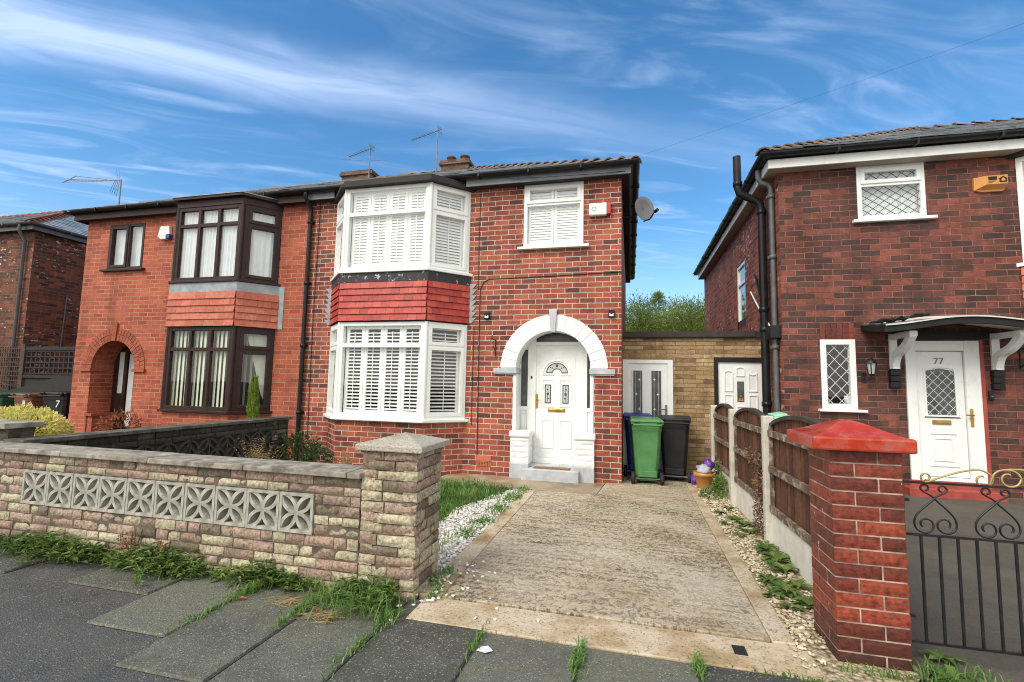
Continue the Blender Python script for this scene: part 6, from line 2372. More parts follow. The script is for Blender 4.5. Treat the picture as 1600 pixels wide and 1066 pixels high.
# gold top: long diagonal rising from a small scroll to a large pair
pts = spiral((1.525, ZT + 0.028), 0.012, 0.026, -2.0, 4.2, 20)
strap(mb, [(a, 0, z) for a, z in pts])
strap(mb, [(a, 0.004, z) for a, z in [(1.515, ZT + 0.006)] + bez((1.53, ZT + 0.006), (1.60, ZT + 0.04), (1.68, ZT + 0.075), (1.755, ZT + 0.083), 10)])
pts = bez((1.735, ZT + 0.083), (1.80, ZT + 0.085), (1.83, ZT + 0.045), (1.815, ZT + 0.02), 10) + spiral((1.775, ZT + 0.030), 0.041, 0.018, -0.1, -4.9, 20)
strap(mb, [(a, 0, z) for a, z in pts])
pts = [(1.80, ZT + 0.01)] + bez((1.815, ZT + 0.05), (1.83, ZT + 0.10), (1.93, ZT + 0.105), (1.935, ZT + 0.045), 12) + spiral((1.885, ZT + 0.045), 0.05, 0.02, 0.0, -5.0, 22)
strap(mb, [(a, 0.004, z) for a, z in pts])
strap(mb, [(a, 0, z) for a, z in bez((1.84, ZT + 0.08), (1.96, ZT + 0.12), (2.1, ZT + 0.06), (2.34, ZT + 0.01), 12)])
mb.build('gold_scrolls', M['gold'], gt)

# ================================================================ FENCE
fe = thing('fence', 'brown arched top timber fence between pale concrete posts', 'fence', (1.22, -2.0, 0))
posts = [(1.245, -2.25), (1.225, -0.82), (1.21, 0.48)]
ends_ = [(1.26, -3.88)] + posts
for (x, y) in posts:
    mb = MB()
    mb.box(x - 0.045, x + 0.045, y - 0.045, y + 0.045, -0.03, 1.155)
    mb.build('post', M['concpost'], fe, bevel=0.008)
r = random.Random(9)
for (xa, ya), (xb, yb) in zip(ends_[:-1], ends_[1:]):
    d = Vector((xb - xa, yb - ya, 0))
    L = d.length - 0.09
    # frame facing -X : u runs towards -Y
    fr = F((xb - d.normalized().x * 0.045, yb - d.normalized().y * 0.045, 0), (-d.x, -d.y))
    mb = MB()
    mb.lbox(fr, 0.0, L, -0.045, -0.005, -0.03, 0.30)
    mb.build('gravel_board', M['gravelboard'], fe, bevel=0.004)
    arch_z = lambda u: 1.065 + 0.115 * math.sin(math.pi * max(0, min(1, u / L))) ** 0.8
    mb = MB()
    u = 0.012
    while u < L - 0.02:
        w = 0.085 * r.uniform(0.9, 1.1)
        ue = min(L - 0.012, u + w)
        z0_, z1a, z1b = 0.31, arch_z(u), arch_z(ue)
        dd = -0.03 + (0.006 if int(u / 0.085) % 2 else 0)
        mb.prism([(u, z0_), (ue + 0.006, z0_), (ue + 0.006, z1b), (u, z1a)], fr, dd - 0.01, dd + r.uniform(-0.002, 0.002), r.random())
        u = ue + 0.001
    pn = mb.build('panel', M['fencewood'], fe)
    mb = MB()
    for z in (0.325, 0.68, 1.0):
        mb.lbox(fr, 0.0, L, -0.022, 0.014, z - 0.028, z + 0.028)
    for u_ in (0.0, L - 0.035):
        mb.lbox(fr, u_, u_ + 0.035, -0.026, 0.006, 0.31, 1.07)
    mb.build('rail', M['fencerail'], pn, bevel=0.003)
    mb = MB()
    N = 14
    for k in range(N):
        u_0, u_1 = L * k / N, L * (k + 1) / N
        p0, p1 = fr.p(u_0, -0.03, arch_z(u_0) + 0.006), fr.p(u_1, -0.03, arch_z(u_1) + 0.006)
        a = (p1 - p0) / 2
        mb.obox((p0 + p1) / 2, a * 1.05, fr.n * 0.028, a.normalized().cross(fr.n) * 0.016)
    mb.build('arch_capping', simple('grey brown arch capping', (0.055, 0.040, 0.030), 0.85, 0.25, 9, bump=0.4), pn)
# mint green plastic lid showing above the fence
mb = MB()
q = Vector((1.62, -1.25, 1.085))
mb.obox(q, (0.10, 0.03, 0.012), (-0.03, 0.09, 0.008), (-0.004, 0, 0.03))
mb.obox(q + Vector((-0.02, -0.01, 0.04)), (0.075, 0.025, 0.012), (-0.02, 0.06, 0.008), (-0.004, 0, 0.014))
mb.lbox(W0, 1.54, 1.70, 1.17, 1.33, 0.05, 1.06)
tag(mb.build('plastic_caddy', M['mint'], bevel=0.012), 'mint green plastic caddy lid showing just above the brown fence', 'caddy')

# ================================================================ WHEELIE BINS


def wheelie_bin(label, loc, rotz, m, h=0.96, w=0.46, d=0.52, lidm=None, group=None, handle=None):
    """front faces local -Y (hinge, wheels and axle on local -Y side when rotz=0)"""
    t = thing('wheelie_bin', label, 'bin', (0, 0, 0), group)
    mb = MB()
    hb = h - 0.09
    rings = [(0.72, 0.78, 0.05), (0.74, 0.80, 0.10), (0.97, 0.97, hb - 0.10), (1.0, 1.0, hb - 0.09), (1.0, 1.0, hb)]
    vs, fs = [], []
    prof = []
    for sx, sy, z in rings:
        a, b = w / 2 * sx, d / 2 * sy
        c = 0.045
        yo = -(1 - sy) * d * 0.28
        ring = []
        for (qx, qy) in ((1, -1), (1, 1), (-1, 1), (-1, -1)):
            corner = [(qx * a, qy * (b - c) + yo), (qx * (a - c), qy * b + yo)]
            if (qx * qy) < 0:
                corner = corner[::-1]
            ring += corner
        prof.append([(x, y, z) for x, y in ring])
    n = 8
    for rg in prof:
        vs += rg
    for i in range(len(prof) - 1):
        for k in range(n):
            k2 = (k + 1) % n
            fs.append((i * n + k, i * n + k2, (i + 1) * n + k2, (i + 1) * n + k))
    fs.append(tuple(range(n))[::-1])
    mb.add(vs, fs, 0.5)
    # rim
    mb.box(-w / 2 - 0.018, w / 2 + 0.018, -d / 2 - 0.015, d / 2 + 0.02, hb - 0.002, hb + 0.035)
    # moulded recess panel on the hinge side and bottom block
    mb.box(-w * 0.31, w * 0.31, -d / 2 * 0.80 - 0.075, -d / 2 * 0.80 - 0.02, 0.11, 0.20)
    body = mb.build('bin_body', m, t, bevel=0.010)
    mb = MB()
    lw = w / 2 + 0.03
    y0, y1 = -d / 2 - 0.03, d / 2 + 0.04
    L_ = [(-lw, y0, hb + 0.036), (lw, y0, hb + 0.036), (lw, y1, hb + 0.036), (-lw, y1, hb + 0.036),
          (-lw + 0.02, y0 + 0.02, hb + 0.068), (lw - 0.02, y0 + 0.02, hb + 0.068), (lw - 0.03, y1 - 0.03, hb + 0.085), (-lw + 0.03, y1 - 0.03, hb + 0.085)]
    mb.add(L_, [(0, 3, 2, 1), (4, 5, 6, 7), (0, 1, 5, 4), (1, 2, 6, 5), (2, 3, 7, 6), (3, 0, 4, 7)])
    for s in (-1, 1):
        mb.tube([(s * w * 0.30, y0 - 0.012, hb + 0.045), (s * w * 0.46, y0 - 0.012, hb + 0.045)], 0.022, 8)
    mb.build('bin_lid', lidm or m, t, bevel=0.008)
    mb = MB()
    hy = y0 - 0.045
    mb.tube([(-w * 0.47, hy, hb - 0.005), (w * 0.47, hy, hb - 0.005)], 0.016, 8)
    for s in (-1, 1):
        mb.tube([(s * w * 0.45, hy, hb - 0.005), (s * w * 0.45, y0 + 0.03, hb + 0.012)], 0.014, 6)
    mb.build('bin_handle', handle or m, t)
    mb = MB()
    ya = -d / 2 * 0.86 - 0.03
    mb.tube([(-w / 2 - 0.01, ya, 0.085), (w / 2 + 0.01, ya, 0.085)], 0.011, 8)
    mb.build('axle', M['alu'], t)
    for s in (-1, 1):
        mb = MB()
        x = s * (w / 2 - 0.01)
        mb.tube([(x - 0.025, ya, 0.088), (x - 0.02, ya, 0.088), (x + 0.02, ya, 0.088), (x + 0.025, ya, 0.088)], [0.07, 0.088, 0.088, 0.07], 18)
        wh = mb.build('wheel', M['rubber'], t)
        mb = MB()
        mb.tube([(x + s * 0.022, ya, 0.088), (x + s * 0.032, ya, 0.088)], 0.05, 14)
        mb.build('wheel_hub', M['blackbin'], wh)
    t.location = loc
    t.rotation_euler = (0, 0, rotz)
    return t


gb_ = wheelie_bin('green wheelie bin standing beside the middle house corner', (0.225, 0.33, 0.0), R_(4), M['greenbin'], 0.95, 0.42, 0.48)
wheelie_bin('black wheelie bin standing by the buff passage wall', (0.665, 0.66, 0.0), R_(-6), M['blackbin'], 0.97, 0.44, 0.44)
wheelie_bin('blue wheelie bin mostly hidden behind the green bin', (0.115, 0.83, 0.0), R_(2), M['bluebin'], 0.985, 0.40, 0.3)
b7_ = wheelie_bin('black wheelie bin with white digit 7 beside the orange brick house', (-11.70, 0.52, 0.0), R_(8), M['blackbin'], 1.07, 0.56, 0.6)
text_mesh('bin_number', '7', 0.21, M['whitebox'], b7_, (0, 0, 0), (R_(87), 0, 0), 0.002).location = (0.13, -0.318, 0.80)
bb_ = wheelie_bin('brown wheelie bin between the green and the black bin at far left', (-12.48, 0.48, 0.0), R_(-6), M['brownbin'], 1.02, 0.58, 0.6)
mb = MB()
mb.box(0.07, 0.16, -0.302, -0.298, 0.77, 0.86)
st = mb.build('bin_sticker', M['litter'], bb_, org=(0, 0, 0))
bg_ = wheelie_bin('dark green wheelie bin cut off by the left picture edge', (-13.4, 0.45, 0.0), R_(3), M['greenbin_dark'], 1.0, 0.56, 0.6)
mb = MB()
mb.box(0.05, 0.17, -0.302, -0.298, 0.72, 0.81)
mb.build('bin_sticker', M['litter'], bg_, org=(0, 0, 0))

# ================================================================ POT, BAGS
pt = thing('plant_pot', 'orange plastic plant pot at the end of the driveway edging', 'pot', (1.01, 0.08, 0.0))
mb = MB()
mb.lathe((1.01, 0.08, 0.0), [(0.0, 0.0), (0.085, 0.0), (0.095, 0.02), (0.128, 0.18), (0.145, 0.185), (0.147, 0.23), (0.13, 0.23), (0.118, 0.17), (0.0, 0.17)], 24)
mb.build('pot_body', M['pot'], pt)


def blob(name, c, rad, m, seed, amp=0.35, fr_=6.0, sub=3):
    import bmesh
    bm = bmesh.new()
    bmesh.ops.create_icosphere(bm, subdivisions=sub, radius=1)
    for v in bm.verts:
        n_ = noise.noise(v.co * 1.7 + Vector((seed, 0, 0))) * amp + abs(noise.noise(v.co * fr_ + Vector((0, seed, 0)))) * amp * 0.7
        k = 1 + n_
        v.co = Vector((v.co.x * rad[0] * k, v.co.y * rad[1] * k, v.co.z * rad[2] * k))
    me = bpy.data.meshes.new(name)
    bm.to_mesh(me)
    bm.free()
    me.materials.append(m)
    for p in me.polygons:
        p.use_smooth = True
    o = bpy.data.objects.new(name, me)
    col.objects.link(o)
    o.location = c
    return o


tag(blob('plastic_bag', (1.0, 0.07, 0.27), (0.10, 0.09, 0.07), M['bag'], 3.0), 'crumpled clear plastic bag resting in the orange pot', 'bag')
tag(blob('plastic_bag', (1.065, 0.10, 0.325), (0.07, 0.065, 0.085), M['purple'], 8.0), 'crumpled purple plastic bag on top of the orange pot', 'bag')
tag(blob('plastic_bag', (0.93, 0.30, 0.09), (0.075, 0.07, 0.08), M['purple'], 14.0), 'dark purple plastic bag on the ground behind the orange pot', 'bag')

# ================================================================ LEFT PASSAGE TRELLIS
tr_ = thing('trellis_fence', 'dark timber trellis panels closing the passage at far left', 'fence', (-13, 1.0, 0))
FT = F((0, 0.95, 0))
mb = MB()
for k in range(13):
    mb.lbox(FT, -14.9 + k * 0.078, -14.9 + k * 0.078 + 0.02, 0.0, 0.012, 1.10, 2.06)
for k in range(9):
    mb.lbox(FT, -14.92, -13.93, 0.012, 0.022, 1.14 + k * 0.108, 1.16 + k * 0.108)
mb.build('trellis_panel', M['trellis'], tr_)
mb = MB()
mb.lbox(FT, -13.93, -13.82, -0.04, 0.03, 0.0, 2.12)
mb.build('post', M['trellis'], tr_)
mb = MB()
mb.lbox(FT, -13.82, -11.05, -0.05, -0.02, 0.0, 1.35)
mb.lbox(FT, -13.82, -11.05, -0.04, 0.02, 1.98, 2.06)
mb.lbox(FT, -13.82, -11.05, -0.04, 0.02, 1.33, 1.40)
mb.lbox(FT, -12.12, -12.02, -0.04, 0.025, 0.0, 2.06)
mb.prism([(-15.0, 0.95), (-14.0, 1.05), (-12.6, 1.37), (-12.0, 1.37), (-12.0, 0.0), (-15.0, 0.0)], F((0, 0.88, 0)), -0.03, 0.0)
mb.build('boarding', M['darktimber'], tr_)
mb = MB()
for k in range(19):
    mb.lbox(FT, -13.82 + k * 0.148, -13.82 + k * 0.148 + 0.045, -0.02, -0.008, 1.36, 2.0)
for k in range(5):
    mb.lbox(FT, -13.82, -11.05, -0.008, 0.004, 1.42 + k * 0.13, 1.45 + k * 0.13)
mb.build('trellis_panel', M['darktimber'], tr_)

# ================================================================ OVERHEAD WIRE
mb = MB()
pts = []
A_, B_ = Vector((14, -6.0, 6.5)), Vector((0.05, -0.15, 4.80))
for k in range(25):
    t = k / 24
    p = A_.lerp(B_, t)
    p.z -= 0.25 * 4 * t * (1 - t)
    pts.append(p)
mb.tube(pts, 0.0011, 5)
tag(mb.build('telephone_wire', M['cable']), 'thin black overhead wire running from the middle house corner across the sky', 'wire')

# ================================================================ PLANTS
r = random.Random(33)


def plant(name, label, cat, loc, group=None):
    return thing(name, label, cat, loc, group)


def stems(mb, c, n, h, spread, r):
    for _ in range(n):
        a = r.uniform(0, 6.28)
        q = Vector(c)
        e = q + Vector((math.cos(a) * spread * r.random(), math.sin(a) * spread * r.random(), h * r.uniform(0.6, 1)))
        mb.tube([q, q.lerp(e, 0.5) + Vector((r.uniform(-.02, .02), r.uniform(-.02, .02), 0)), e], [0.008, 0.006, 0.003], 5)


t = plant('shrub', 'yellow and green variegated shrub in front of the bins at far left', 'shrub', (-9.2, -1.6, 0))
mb = MB()
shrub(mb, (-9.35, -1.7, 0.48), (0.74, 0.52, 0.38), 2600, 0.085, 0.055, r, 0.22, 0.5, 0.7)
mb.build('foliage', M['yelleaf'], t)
mb = MB()
stems(mb, (-9.35, -1.7, 0), 14, 0.6, 0.5, r)
mb.build('stems', M['stem'], t)

t = plant('conifer', 'small bright green columnar conifer by the brown ground floor bay', 'conifer', (-5.95, -0.9, 0))
mb = MB()
for k in range(1500):
    z = r.random() ** 0.8
    rad = 0.095 * (1 - z) ** 0.55 * (0.75 + 0.5 * noise.noise(Vector((z * 7, k % 6, 3))))
    a = r.uniform(0, 6.28)
    p = Vector((-5.60 + rad * math.cos(a), -1.0 + rad * math.sin(a), 0.15 + z * 1.24 + 0.03 * math.sin(a * 3)))
    leaf(mb, p, Vector((math.cos(a) * r.uniform(0.2, 1.0), math.sin(a) * r.uniform(0.2, 1.0), 1.0)), Vector((math.cos(a), math.sin(a), 0)), r.uniform(0.05, 0.11), 0.02, r.random())
mb.build('foliage', M['conifer'], t)
mb = MB()
mb.tube([(-5.60, -1.0, 0), (-5.60, -1.0, 0.9)], [0.02, 0.008], 6)
mb.build('stem', M['stem'], t)

t = plant('shrub', 'small russet leaved shrub in front of the brick porch arch', 'shrub', (-8.3, -0.8, 0))
mb = MB()
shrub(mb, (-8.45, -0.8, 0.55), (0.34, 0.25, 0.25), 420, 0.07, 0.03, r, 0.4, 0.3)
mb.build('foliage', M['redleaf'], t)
mb = MB()
stems(mb, (-8.45, -0.8, 0), 10, 0.6, 0.25, r)
mb.build('stems', M['stem'], t)

t = plant('shrub', 'dark green leafy shrub at the foot of the black drainpipe', 'shrub', (-4.95, -0.55, 0))
mb = MB()
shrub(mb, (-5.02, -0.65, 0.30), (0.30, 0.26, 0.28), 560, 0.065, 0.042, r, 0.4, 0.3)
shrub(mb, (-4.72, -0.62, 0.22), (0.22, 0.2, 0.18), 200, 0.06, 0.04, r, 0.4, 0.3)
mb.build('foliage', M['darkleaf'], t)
mb = MB()
stems(mb, (-5.0, -0.62, 0), 10, 0.45, 0.25, r)
mb.build('stems', M['stem'], t)


def frond_clump(mb, c, n, h, spread, r, L=0.06):
    c = Vector(c)
    for _ in range(n):
        a = r.uniform(0, 6.28)
        lean = spread * r.random()
        e = c + Vector((math.cos(a) * lean, math.sin(a) * lean, h * r.uniform(0.55, 1)))
        for k in range(9):
            t_ = 0.25 + 0.75 * k / 8
            q = c.lerp(e, t_)
            q.z -= 0.15 * h * (t_ ** 3)
            for s in (-1, 1):
                leaf(mb, q, Vector((-math.sin(a) * s + math.cos(a) * .5, math.cos(a) * s + math.sin(a) * .5, r.uniform(-.3, .5))), Vector((0, 0, 1)), L * r.uniform(0.6, 1.2) * (1.1 - 0.6 * t_), 0.012, r.random())


t = plant('fern', 'dried straw coloured fern clump beside the dark party wall', 'fern', (-4.9, -1.7, 0))
mb = MB()
frond_clump(mb, (-4.85, -1.7, 0), 52, 0.74, 0.30, r, 0.075)
frond_clump(mb, (-5.05, -1.25, 0), 20, 0.48, 0.25, r)
mb.build('foliage', M['dryleaf'], t)
t = plant('fern', 'dried brown fern clump below the white bay window', 'fern', (-3.95, -1.05, 0))
mb = MB()
frond_clump(mb, (-3.95, -1.05, 0), 44, 0.48, 0.30, r, 0.065)
frond_clump(mb, (-4.45, -1.2, 0), 10, 0.30, 0.25, r, 0.05)
mb.build('foliage', M['dryleaf'], t)

# lawn
mb = MB()
for _ in range(9000):
    x, y = r.uniform(-2.72, -1.42), r.uniform(-3.75, -0.87)
    edge = -1.47 - 0.38 * max(0, min(1, (-y - 0.9) / 1.1)) + 0.06 * noise.noise(Vector((x * 2, y * 5, 0)))
    if y < -2.4:
        edge += 0.12 * (-2.4 - y)
    if x > edge and r.random() < 0.93:
        continue
    n_ = noise.noise(Vector((x * 2.2, y * 2.2, 1.3)))
    if y < -2.4 and n_ < 0.0 and r.random() < 0.6:
        continue
    h = (0.11 + 0.09 * n_) * r.uniform(0.5, 1.25) * (1.25 if y > -1.8 else 0.8)
    blade(mb, (x, y, 0), max(0.03, h), h * r.uniform(0.2, 1.0), r.uniform(0, 6.28), 0.0095, max(0, min(1, 0.45 + 0.5 * n_ + r.uniform(-0.35, 0.35))))
tag(mb.build('lawn_grass', M['grass']), 'shaggy green lawn between the stone pillar and the bay window', 'grass', kind='stuff')
# grass islands in the white gravel
mb = MB()
for (cx, cy, s, n) in ((-1.40, -1.35, 0.13, 240), (-1.42, -1.95, 0.12, 200), (-1.44, -2.45, 0.10, 170), (-1.48, -2.85, 0.09, 110), (-1.38, -0.95, 0.1, 130), (-1.32, -3.95, 0.06, 60), (-1.25, -4.12, 0.05, 50), (-1.30, -3.75, 0.06, 50)):
    for _ in range(n):
        x, y = r.gauss(cx, s * 0.5), r.gauss(cy, s * 0.9)
        h = r.uniform(0.03, 0.085)
        blade(mb, (x, y, 0.0), h, h * r.uniform(0.3, 1.2), r.uniform(0, 6.28), 0.009, r.uniform(0.2, 0.85))
tag(mb.build('gravel_grass', M['grass']), 'grass tufts growing through the white gravel along the driveway edge', 'grass', kind='stuff')


def weed_bank(name, label, pts, n, hgt, depth, r, leafy=0.55):
    mb = MB()
    for _ in range(n):
        t_ = r.random() * (len(pts) - 1)
        i = int(t_)
        f = t_ - i
        x = pts[i][0] * (1 - f) + pts[i + 1][0] * f
        y = pts[i][1] * (1 - f) + pts[i + 1][1] * f
        dens = 0.42 + 0.95 * noise.noise(Vector((x * 1.7, 0, 4.2))) + 0.35 * noise.noise(Vector((x * 6.0, 2.0, 1.2)))
        if r.random() > dens * 1.15 + 0.06:
            continue
        y -= abs(r.gauss(0, 0.5)) * depth * (0.6 + 0.6 * dens)
        hh = hgt * (0.5 + 0.75 * dens) * r.uniform(0.35, 1.0)
        tnt = max(0, min(1, 0.4 + 0.6 * noise.noise(Vector((x * 5, y * 5, 9))) + r.uniform(-0.35, 0.35)))
        if r.random() < leafy:
            k = r.randint(3, 7)
            z = 0.0
            sx_, sy_ = r.uniform(-.25, .25), r.uniform(-.35, .1)
            for j in range(k):
                z += hh / k
                q = Vector((x + sx_ * z, y + sy_ * z, z))
                a = r.uniform(0, 6.28)
                big_ = r.choice((0.8, 1.0, 1.0, 1.7))
                leaf(mb, q, Vector((math.cos(a), math.sin(a), r.uniform(-0.2, 0.7))), Vector((0, 0, 1)), big_ * r.uniform(0.025, 0.06), big_ * r.uniform(0.012, 0.026), tnt + r.uniform(-.15, .15))
        else:
            blade(mb, (x, y, 0), hh * 1.1, hh * r.uniform(0.3, 1.1), r.uniform(0, 6.28), 0.008, tnt)
    return tag(mb.build(name, M['leaf']), label, 'weeds', kind='stuff')


weed_bank('wall_weeds', 'green weeds and grass growing along the foot of the stone front wall', [(-6.2, -4.25), (-5.2, -4.24), (-4.5, -4.25), (-3.8, -4.25), (-3.2, -4.25), (-2.6, -4.25), (-2.0, -4.25), (-1.45, -4.26)], 2900, 0.15, 0.16, r)
mb = MB()
for (cx, cy, sx_, sy_, n, h0) in ((-1.62, -4.42, 0.14, 0.09, 230, 0.14), (-1.85, -4.36, 0.12, 0.07, 110, 0.12), (-1.95, -4.55, 0.02, 0.12, 170, 0.05), (-1.40, -4.72, 0.02, 0.2, 130, 0.035),
                              (-1.40, -4.5, 0.03, 0.06, 90, 0.07), (-0.81, -4.60, 0.012, 0.09, 60, 0.045), (-0.26, -4.60, 0.016, 0.09, 150, 0.045), (0.33, -4.53, 0.016, 0.04, 90, 0.055),
                              (-2.46, -4.62, 0.02, 0.22, 150, 0.035), (-2.44, -4.40, 0.03, 0.08, 130, 0.07), (0.8, -4.47, 0.12, 0.012, 70, 0.03), (1.47, -4.30, 0.05, 0.05, 90, 0.09), (1.62, -4.24, 0.08, 0.04, 60, 0.06), (1.25, -4.34, 0.13, 0.02, 60, 0.06)):
    for _ in range(n):
        x, y = r.gauss(cx, sx_), r.gauss(cy, sy_)
        h = h0 * r.uniform(0.45, 1.25)
        blade(mb, (x, y, 0.0), h, h * r.uniform(0.3, 1.3), r.uniform(0, 6.28), 0.0075, r.uniform(0.15, 0.85))
tag(mb.build('joint_grass', M['grass']), 'grass growing in the pavement joints and at the wall and pillar feet', 'grass', kind='stuff')
# dry dock stalks by the wall
t = plant('weed', 'dry reddish brown dock stalks against the stone wall below the screen blocks', 'weed', (-3.5, -4.3, 0))
mb = MB()
for (cx, n, h) in ((-3.62, 9, 0.26), (-3.30, 10, 0.22), (-3.45, 5, 0.14)):
    for _ in range(n):
        x, y = cx + r.uniform(-.07, .07), -4.27 - r.uniform(0.0, 0.05)
        hh = h * r.uniform(0.5, 1)
        for k in range(14):
            q = Vector((x + 0.03 * math.sin(k), y, hh * (0.25 + 0.75 * k / 13)))
            leaf(mb, q, rdir(r), rdir(r), 0.022, 0.011, r.random())
mb.build('foliage', M['redleaf'], t)
for (cx, n, h) in ((-3.62, 5, 0.26), (-3.30, 5, 0.22)):
    mb = MB()
    stems(mb, (cx, -4.28, 0), n, h, 0.08, r)
    mb.build('stems', M['stem'], t)
t = plant('weed', 'tall dried weed stalks against the stone wall at the left picture edge', 'weed', (-5.35, -4.3, 0))
mb = MB()
for _ in range(12):
    x, y = -5.25 + r.uniform(-.15, .1), -4.27 - r.uniform(0, 0.05)
    hh = r.uniform(0.2, 0.42)
    for k in range(12):
        leaf(mb, Vector((x + 0.02 * math.sin(k * 2), y, hh * (0.3 + 0.7 * k / 11))), rdir(r), rdir(r), 0.022, 0.01, r.random())
mb.build('foliage', M['dryleaf'], t)


def dandelion(mb, c, n, L, W_, r, up=0.55):
    c = Vector(c)
    for _ in range(n):
        a = r.uniform(0, 6.28)
        l = L * r.uniform(0.55, 1.15)
        lift = up * r.uniform(0.3, 1.3)
        d = Vector((math.cos(a), math.sin(a), lift)).normalized()
        s = Vector((-math.sin(a), math.cos(a), 0))
        N = 5
        vs, fs = [], []
        tl = r.uniform(-0.25, 0.25)
        for k in range(N + 1):
            t_ = k / N
            q = c + d * l * t_ + Vector((0, 0, -0.55 * l * t_ * t_ * lift))
            w = W_ * math.sin(math.pi * min(1, 0.12 + 0.88 * t_)) ** 0.7 * (0.85 + 0.3 * (k % 2)) * 0.5
            if k == N:
                w = 0.001
            sd = s + Vector((0, 0, tl))
            vs += [q + sd * w + Vector((0, 0, w * 0.25)), q, q - sd * w + Vector((0, 0, w * 0.25))]
        for k in range(N):
            for j in range(2):
                fs.append((k * 3 + j, k * 3 + j + 1, (k + 1) * 3 + j + 1, (k + 1) * 3 + j))
        mb.add(vs, fs, max(0, min(1, r.uniform(0.1, 0.8))))


for lab, lst in (('large dandelion weed spreading over gravel beside the red gate pillar', ((1.05, -3.42, 34, 0.15, 0.034), (0.98, -3.25, 26, 0.13, 0.032), (1.12, -3.60, 30, 0.14, 0.034), (0.94, -3.50, 20, 0.11, 0.028), (1.15, -3.3, 22, 0.14, 0.03), (1.0, -3.66, 16, 0.10, 0.026))),
                 ('tall broad leaved weed at the foot of the nearest fence post', ((1.14, -2.5, 20, 0.19, 0.045), (1.16, -2.75, 26, 0.19, 0.05), (1.15, -3.0, 16, 0.16, 0.04), (1.08, -2.85, 12, 0.12, 0.032))),
                 ('straggling green weeds between the two nearer fence posts', ((1.08, -1.55, 22, 0.14, 0.03), (0.98, -1.30, 18, 0.12, 0.026), (1.13, -1.75, 18, 0.16, 0.034), (1.10, -1.1, 14, 0.12, 0.028), (1.12, -2.0, 20, 0.15, 0.03), (0.97, -1.75, 12, 0.1, 0.024), (1.0, -2.15, 12, 0.1, 0.024))),
                 ('broad leaved weed growing behind the red pillar on the pavement edge', ((1.52, -4.30, 22, 0.14, 0.04), (1.58, -4.10, 14, 0.12, 0.035)))):
    t = plant('weed', lab, 'weed', (lst[0][0], lst[0][1], 0))
    mb = MB()
    for (x, y, n, L_, W_) in lst:
        dandelion(mb, (x, y, 0.01), n, L_, W_, r, 0.9)
    mb.build('leaves', M['leaf'], t)
t = plant('weed', 'leafy green weed crowding round the orange plant pot', 'weed', (1.1, -0.2, 0))
mb = MB()
shrub(mb, (1.16, -0.30, 0.11), (0.09, 0.24, 0.14), 420, 0.045, 0.026, r, 0.4, 0.3)
shrub(mb, (1.0, -0.50, 0.05), (0.14, 0.2, 0.08), 240, 0.04, 0.022, r, 0.4, 0.3)
shrub(mb, (1.20, 0.10, 0.18), (0.05, 0.15, 0.2), 200, 0.05, 0.028, r, 0.4, 0.3)
mb.build('leaves', M['leaf'], t)
t = plant('climber', 'withered brown climber hanging on the middle fence post', 'climber', (1.17, -1.9, 0))
mb = MB()
for _ in range(260):
    z = r.random()
    q = Vector((1.185 + r.uniform(-.035, .012), -2.15 + r.gauss(0, 0.04), 0.05 + 0.75 * z))
    leaf(mb, q, rdir(r), rdir(r), 0.045, 0.022, r.random())
for _ in range(70):
    q = Vector((1.17 + r.uniform(-.03, .01), -1.95 + r.gauss(0, 0.08), 0.74 + r.uniform(-.05, .07)))
    leaf(mb, q, rdir(r), rdir(r), 0.05, 0.02, r.random())
mb.build('leaves', tinted('withered leaf', [(0, (0.09, 0.05, 0.03)), (1, (0.26, 0.16, 0.09))], bump=0), t)

# gravel
import bmesh
bm = bmesh.new()
bmesh.ops.create_icosphere(bm, subdivisions=1, radius=1)
ICO = ([v.co.copy() for v in bm.verts], [tuple(v.index for v in f.verts) for f in bm.faces])
bm.free()


def pebbles(mb, pts, s0, s1, r):
    for (x, y, z) in pts:
        s = r.uniform(s0, s1)
        m_ = Matrix.Rotation(r.uniform(0, 6.28), 3, 'Z') @ Matrix.Rotation(r.uniform(-.5, .5), 3, 'X')
        sc = Vector((s * r.uniform(0.8, 1.3), s * r.uniform(0.55, 0.9), s * r.uniform(0.3, 0.55)))
        mb.add([Vector((x, y, z)) + m_ @ Vector((v.x * sc.x, v.y * sc.y, v.z * sc.z)) for v in ICO[0]], ICO[1], r.random())


mb = MB()
pts = []
for _ in range(2600):
    y = r.uniform(-3.9, -0.88)
    le = -1.50 - 0.36 * max(0, min(1, (-y - 0.9) / 1.1))
    if y < -2.4:
        le += 0.10 * (-2.4 - y)
    x = r.uniform(le - 0.02, -1.36)
    if y < -3.4 and r.random() < 0.45 * (-3.4 - y) / 0.5:
        continue
    pts.append((x, y, 0.008 + r.uniform(0, 0.012)))
for _ in range(60):
    pts.append((r.gauss(-1.27, 0.08), r.gauss(-3.95, 0.25), 0.022))
for _ in range(16):
    pts.append((r.uniform(-1.2, -0.95), r.uniform(-4.1, -3.4), 0.012))
for _ in range(7):
    pts.append((r.uniform(-1.2, -0.5), r.uniform(-4.4, -4.0), 0.010))
pebbles(mb, pts, 0.008, 0.018, r)
tag(mb.build('white_gravel', M['pebble']), 'white marble gravel strewn between the lawn and the driveway', 'gravel', kind='stuff')
mb = MB()
pts = []
for _ in range(2400):
    y = r.uniform(-4.1, 0.3)
    pts.append((r.uniform(0.885, 1.2), y, 0.006 + r.uniform(0, 0.010)))
for _ in range(60):
    pts.append((r.gauss(0.9, 0.08), r.uniform(-4.4, -3.7), 0.016))
pebbles(mb, pts, 0.008, 0.018, r)
tag(mb.build('cream_gravel', M['pebble_buff']), 'cream gravel strip between the driveway and the fence', 'gravel', kind='stuff')

